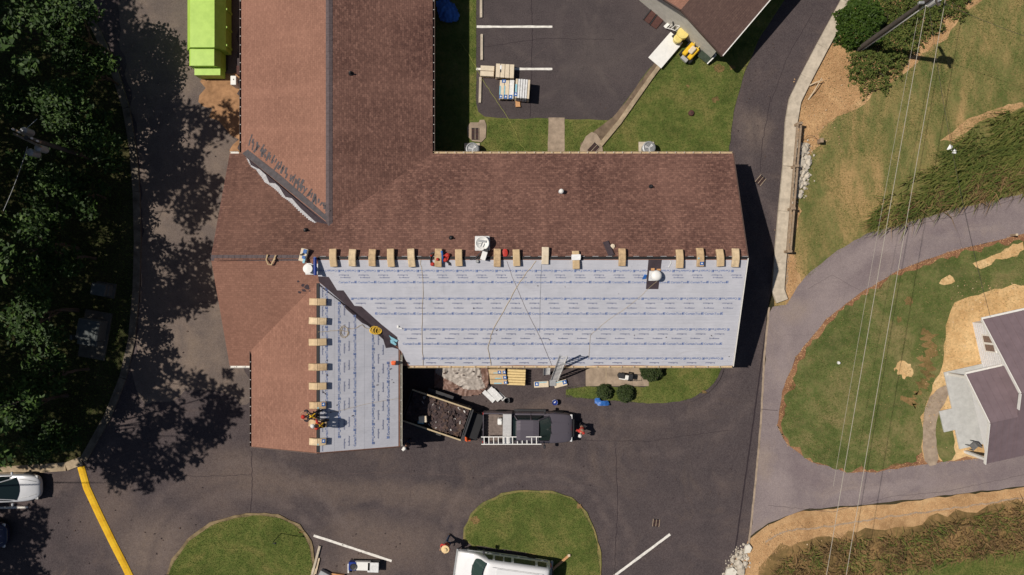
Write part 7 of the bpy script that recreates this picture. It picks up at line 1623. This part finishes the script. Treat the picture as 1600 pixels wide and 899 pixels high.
# ---- trees on the left
DX, DY = math.cos(SUN_DN) / math.tan(SUN_EL), -math.sin(SUN_DN) / math.tan(SUN_EL)     # shadow offset per metre of height
def tree(name, label, base, clumps, mat, leafsize, per, seed, grp):
    """clumps: list of (x, y, z, r)"""
    rng = np.random.default_rng(seed); o_ = thing(name, label, 'tree', (base[0], base[1], 0), group=grp); Cs = []
    zt = max(c[2] for c in clumps); m = MB(); b = Vector((base[0], base[1], 0)); cx = sum(c[0] for c in clumps) / len(clumps); cy = sum(c[1] for c in clumps) / len(clumps)
    tip = Vector((b.x * .6 + cx * .4, b.y * .6 + cy * .4, zt * .8)); m.tube([b, b.lerp(tip, .35) + Vector((.1, .1, 0)), b.lerp(tip, .7), tip], [.28 * zt / 12, .2 * zt / 12, .13 * zt / 12, .05], 9); m.build('trunk', 'bark', o_)
    ml = MB()
    for i, (x, y, z, r) in enumerate(clumps):
        n = int(per * r * r); d = rng.normal(size=(n, 3)); d /= np.linalg.norm(d, axis=1, keepdims=True); rad = rng.uniform(0, 1, n) ** .45
        wob_ = 1 + .45 * np.array([mnoise.noise(Vector(v) * 2 + Vector((x, y, z))) for v in d]); C = d * (rad * r * wob_)[:, None] * np.array([1, 1, .6]) + np.array([x, y, z]); Cs.append(C)
        if i % 2 == 0:
            s_ = b.lerp(tip, min(.95, .35 + .5 * random.random())); e = Vector((x, y, z - r * .2)); ml.tube([s_, s_.lerp(e, .5) + Vector((0, 0, .3)), e], [.07, .045, .015], 6)
    if ml.f:
        q = ml.build('limbs', 'bark', o_); q['kind'] = 'stuff'
    V, Q = leaf_cloud(np.concatenate(Cs), leafsize, rng, .75); np_mesh('crown', V, Q, mat, o_); return o_
# tall trees standing mostly beyond the left edge: crowns placed where their shadows fall in the photo
shade_px = [[(-220, -140), (223, -140), (226, 0), (213, 28), (243, 62), (260, 100), (248, 128), (295, 150), (350, 158), (385, 185), (382, 222), (338, 232), (332, 270), (365, 290), (358, 330), (320, 345), (342, 400), (348, 440), (342, 478), (282, 496), (245, 498), (245, 524), (282, 540), (282, 580), (320, 572), (365, 590), (386, 625), (365, 680), (320, 715), (276, 750), (248, 778), (180, 770), (150, 735), (110, 728), (-220, 738)], [(-220, 780), (44, 780), (68, 800), (82, 830), (60, 850), (70, 880), (70, 960), (-220, 960)]]
sun_holes = [(195, 655, 22), (205, 642, 18), (275, 372, 15), (240, 352, 11), (255, 330, 9), (330, 360, 16), (300, 205, 9), (330, 160, 9), (232, 118, 10), (275, 215, 7), (345, 240, 22), (228, 508, 14), (258, 510, 20), (285, 610, 8), (310, 640, 8), (270, 690, 9), (262, 98, 26), (215, 225, 16), (192, 232, 12), (30, 495, 16), (255, 425, 7), (225, 560, 9)]
for (lx, ly), lz, lr in (((95, 40), 5.5, 26), ((70, 50), 5.5, 12), ((95, 180), 5.0, 20), ((135, 178), 4.5, 13), ((55, 185), 5.0, 13), ((25, 490), 6.0, 16), ((65, 503), 4.6, 10), ((30, 330), 4.5, 11), ((60, 240), 4.5, 9), ((12, 560), 5.5, 9), ((10, 650), 5.5, 12), ((100, 300), 4.0, 8)):
    q_ = W(lx, ly, lz + .4); sun_holes.append((800 + (q_.x + DX * (lz + .4)) / .04174, 449.5 - (q_.y + DY * (lz + .4)) / .04174, lr))
rng = np.random.default_rng(5); bases = [W(-60, -60), W(-90, 90), W(-40, 210), W(-80, 330), W(-50, 460), W(-95, 560), W(-55, 660), W(-130, 740), W(-110, 860)]
bases = [(b.x, b.y) for b in bases]; cl = {i: [] for i in range(len(bases))}; used = []
for poly, cnt in zip(shade_px, (5200, 1500)):
    xs = [p[0] for p in poly]; ys = [p[1] for p in poly]; P = np.stack([rng.uniform(min(xs), max(xs), cnt), rng.uniform(min(ys), max(ys), cnt)], 1); P = P[inside(poly, P)]
    for px, py in P:
        r = rng.uniform(.6, 1.3)
        if any(math.hypot(px - hx, py - hy) < hr + r * 16 for hx, hy, hr in sun_holes): continue
        if any((px - ux) ** 2 + (py - uy) ** 2 < (11 + 8 * ur) ** 2 for ux, uy, ur in used): continue
        # keep inside the shade outline
        ok = all(inside(poly, [(px + r * 17 * math.cos(a), py + r * 17 * math.sin(a))])[0] for a in (0, 1.57, 3.14, 4.71))
        if not ok and rng.uniform() > .12: continue
        if not ok: r = .45
        used.append((px, py, r)); z = rng.uniform(9.5, 14.5) if px > 60 else rng.uniform(8.5, 13); g_ = W(px, py); x, y = g_.x - DX * z, g_.y - DY * z
        k = min(range(len(bases)), key=lambda i: (bases[i][0] - x) ** 2 * .4 + (bases[i][1] - y) ** 2); cl[k].append((x, y, z, r))
nm = ['at the top left corner', 'above the shaded pole', 'nearest the shaded utility pole', 'between the pole and the grey cabinets', 'level with the small grey cabinet', 'level with the large transformer', 'above the silver sedan', 'beside the silver sedan', 'at the lower left corner']
for i, b in enumerate(bases):
    if cl[i]: tree('tall_tree', 'tall shading tree ' + nm[i], b, cl[i], 'leaf_tree', .34, 150, 40 + i, 'tall trees shading the lane')
low_trees = [((95, 40), 5.5, 2.2, 'bushy green tree with sunlit top in the upper left corner'), ((40, 30), 6.5, 2.4, 'dark bushy tree against the top left edge'), ((130, 105), 4.0, 1.8, 'low dark tree leaning to the lane near the top left'), ((95, 180), 5.0, 2.1, 'bushy tree with sunlit tufts above the shaded pole wires'), ((35, 130), 6.0, 2.4, 'dark tree between the top corner and the pole'),
             ((145, 215), 3.5, 1.6, 'low shaded shrub tree right of the pole'), ((60, 290), 4.5, 2.2, 'dark shaded tree just below the pole'), ((25, 380), 6.0, 2.3, 'dark tree at the left edge below the pole'), ((90, 400), 4.0, 1.8, 'low dark tree left of the small grey cabinet'), ((25, 490), 6.0, 2.2, 'tree with bright tufts at the left edge beside the cabinets'),
             ((70, 590), 4.5, 2.0, 'dark tree left of the large transformer'), ((15, 640), 5.5, 2.0, 'dark tree at the left edge above the silver sedan'), ((60, 690), 3.0, 1.4, 'low brownish shrub tree above the silver sedan'), ((120, 300), 3.2, 1.4, 'low dark shrub tree midway along the verge')]
for i, ((px, py), z, r, lb) in enumerate(low_trees):
    c = W(px, py, z); rr = np.random.default_rng(70 + i); cs = []
    for k in range(13):
        a = rr.uniform(0, 6.28); q = rr.uniform(.2, 1) * r; cs.append((c.x + q * math.cos(a), c.y + q * math.sin(a), z + rr.uniform(-1.0, .8) - q * .25, rr.uniform(.45, .95)))
    tree('understory_tree', lb, (c.x, c.y), cs, 'leaf_tree', .24, 230, 90 + i, 'understory trees at the left')
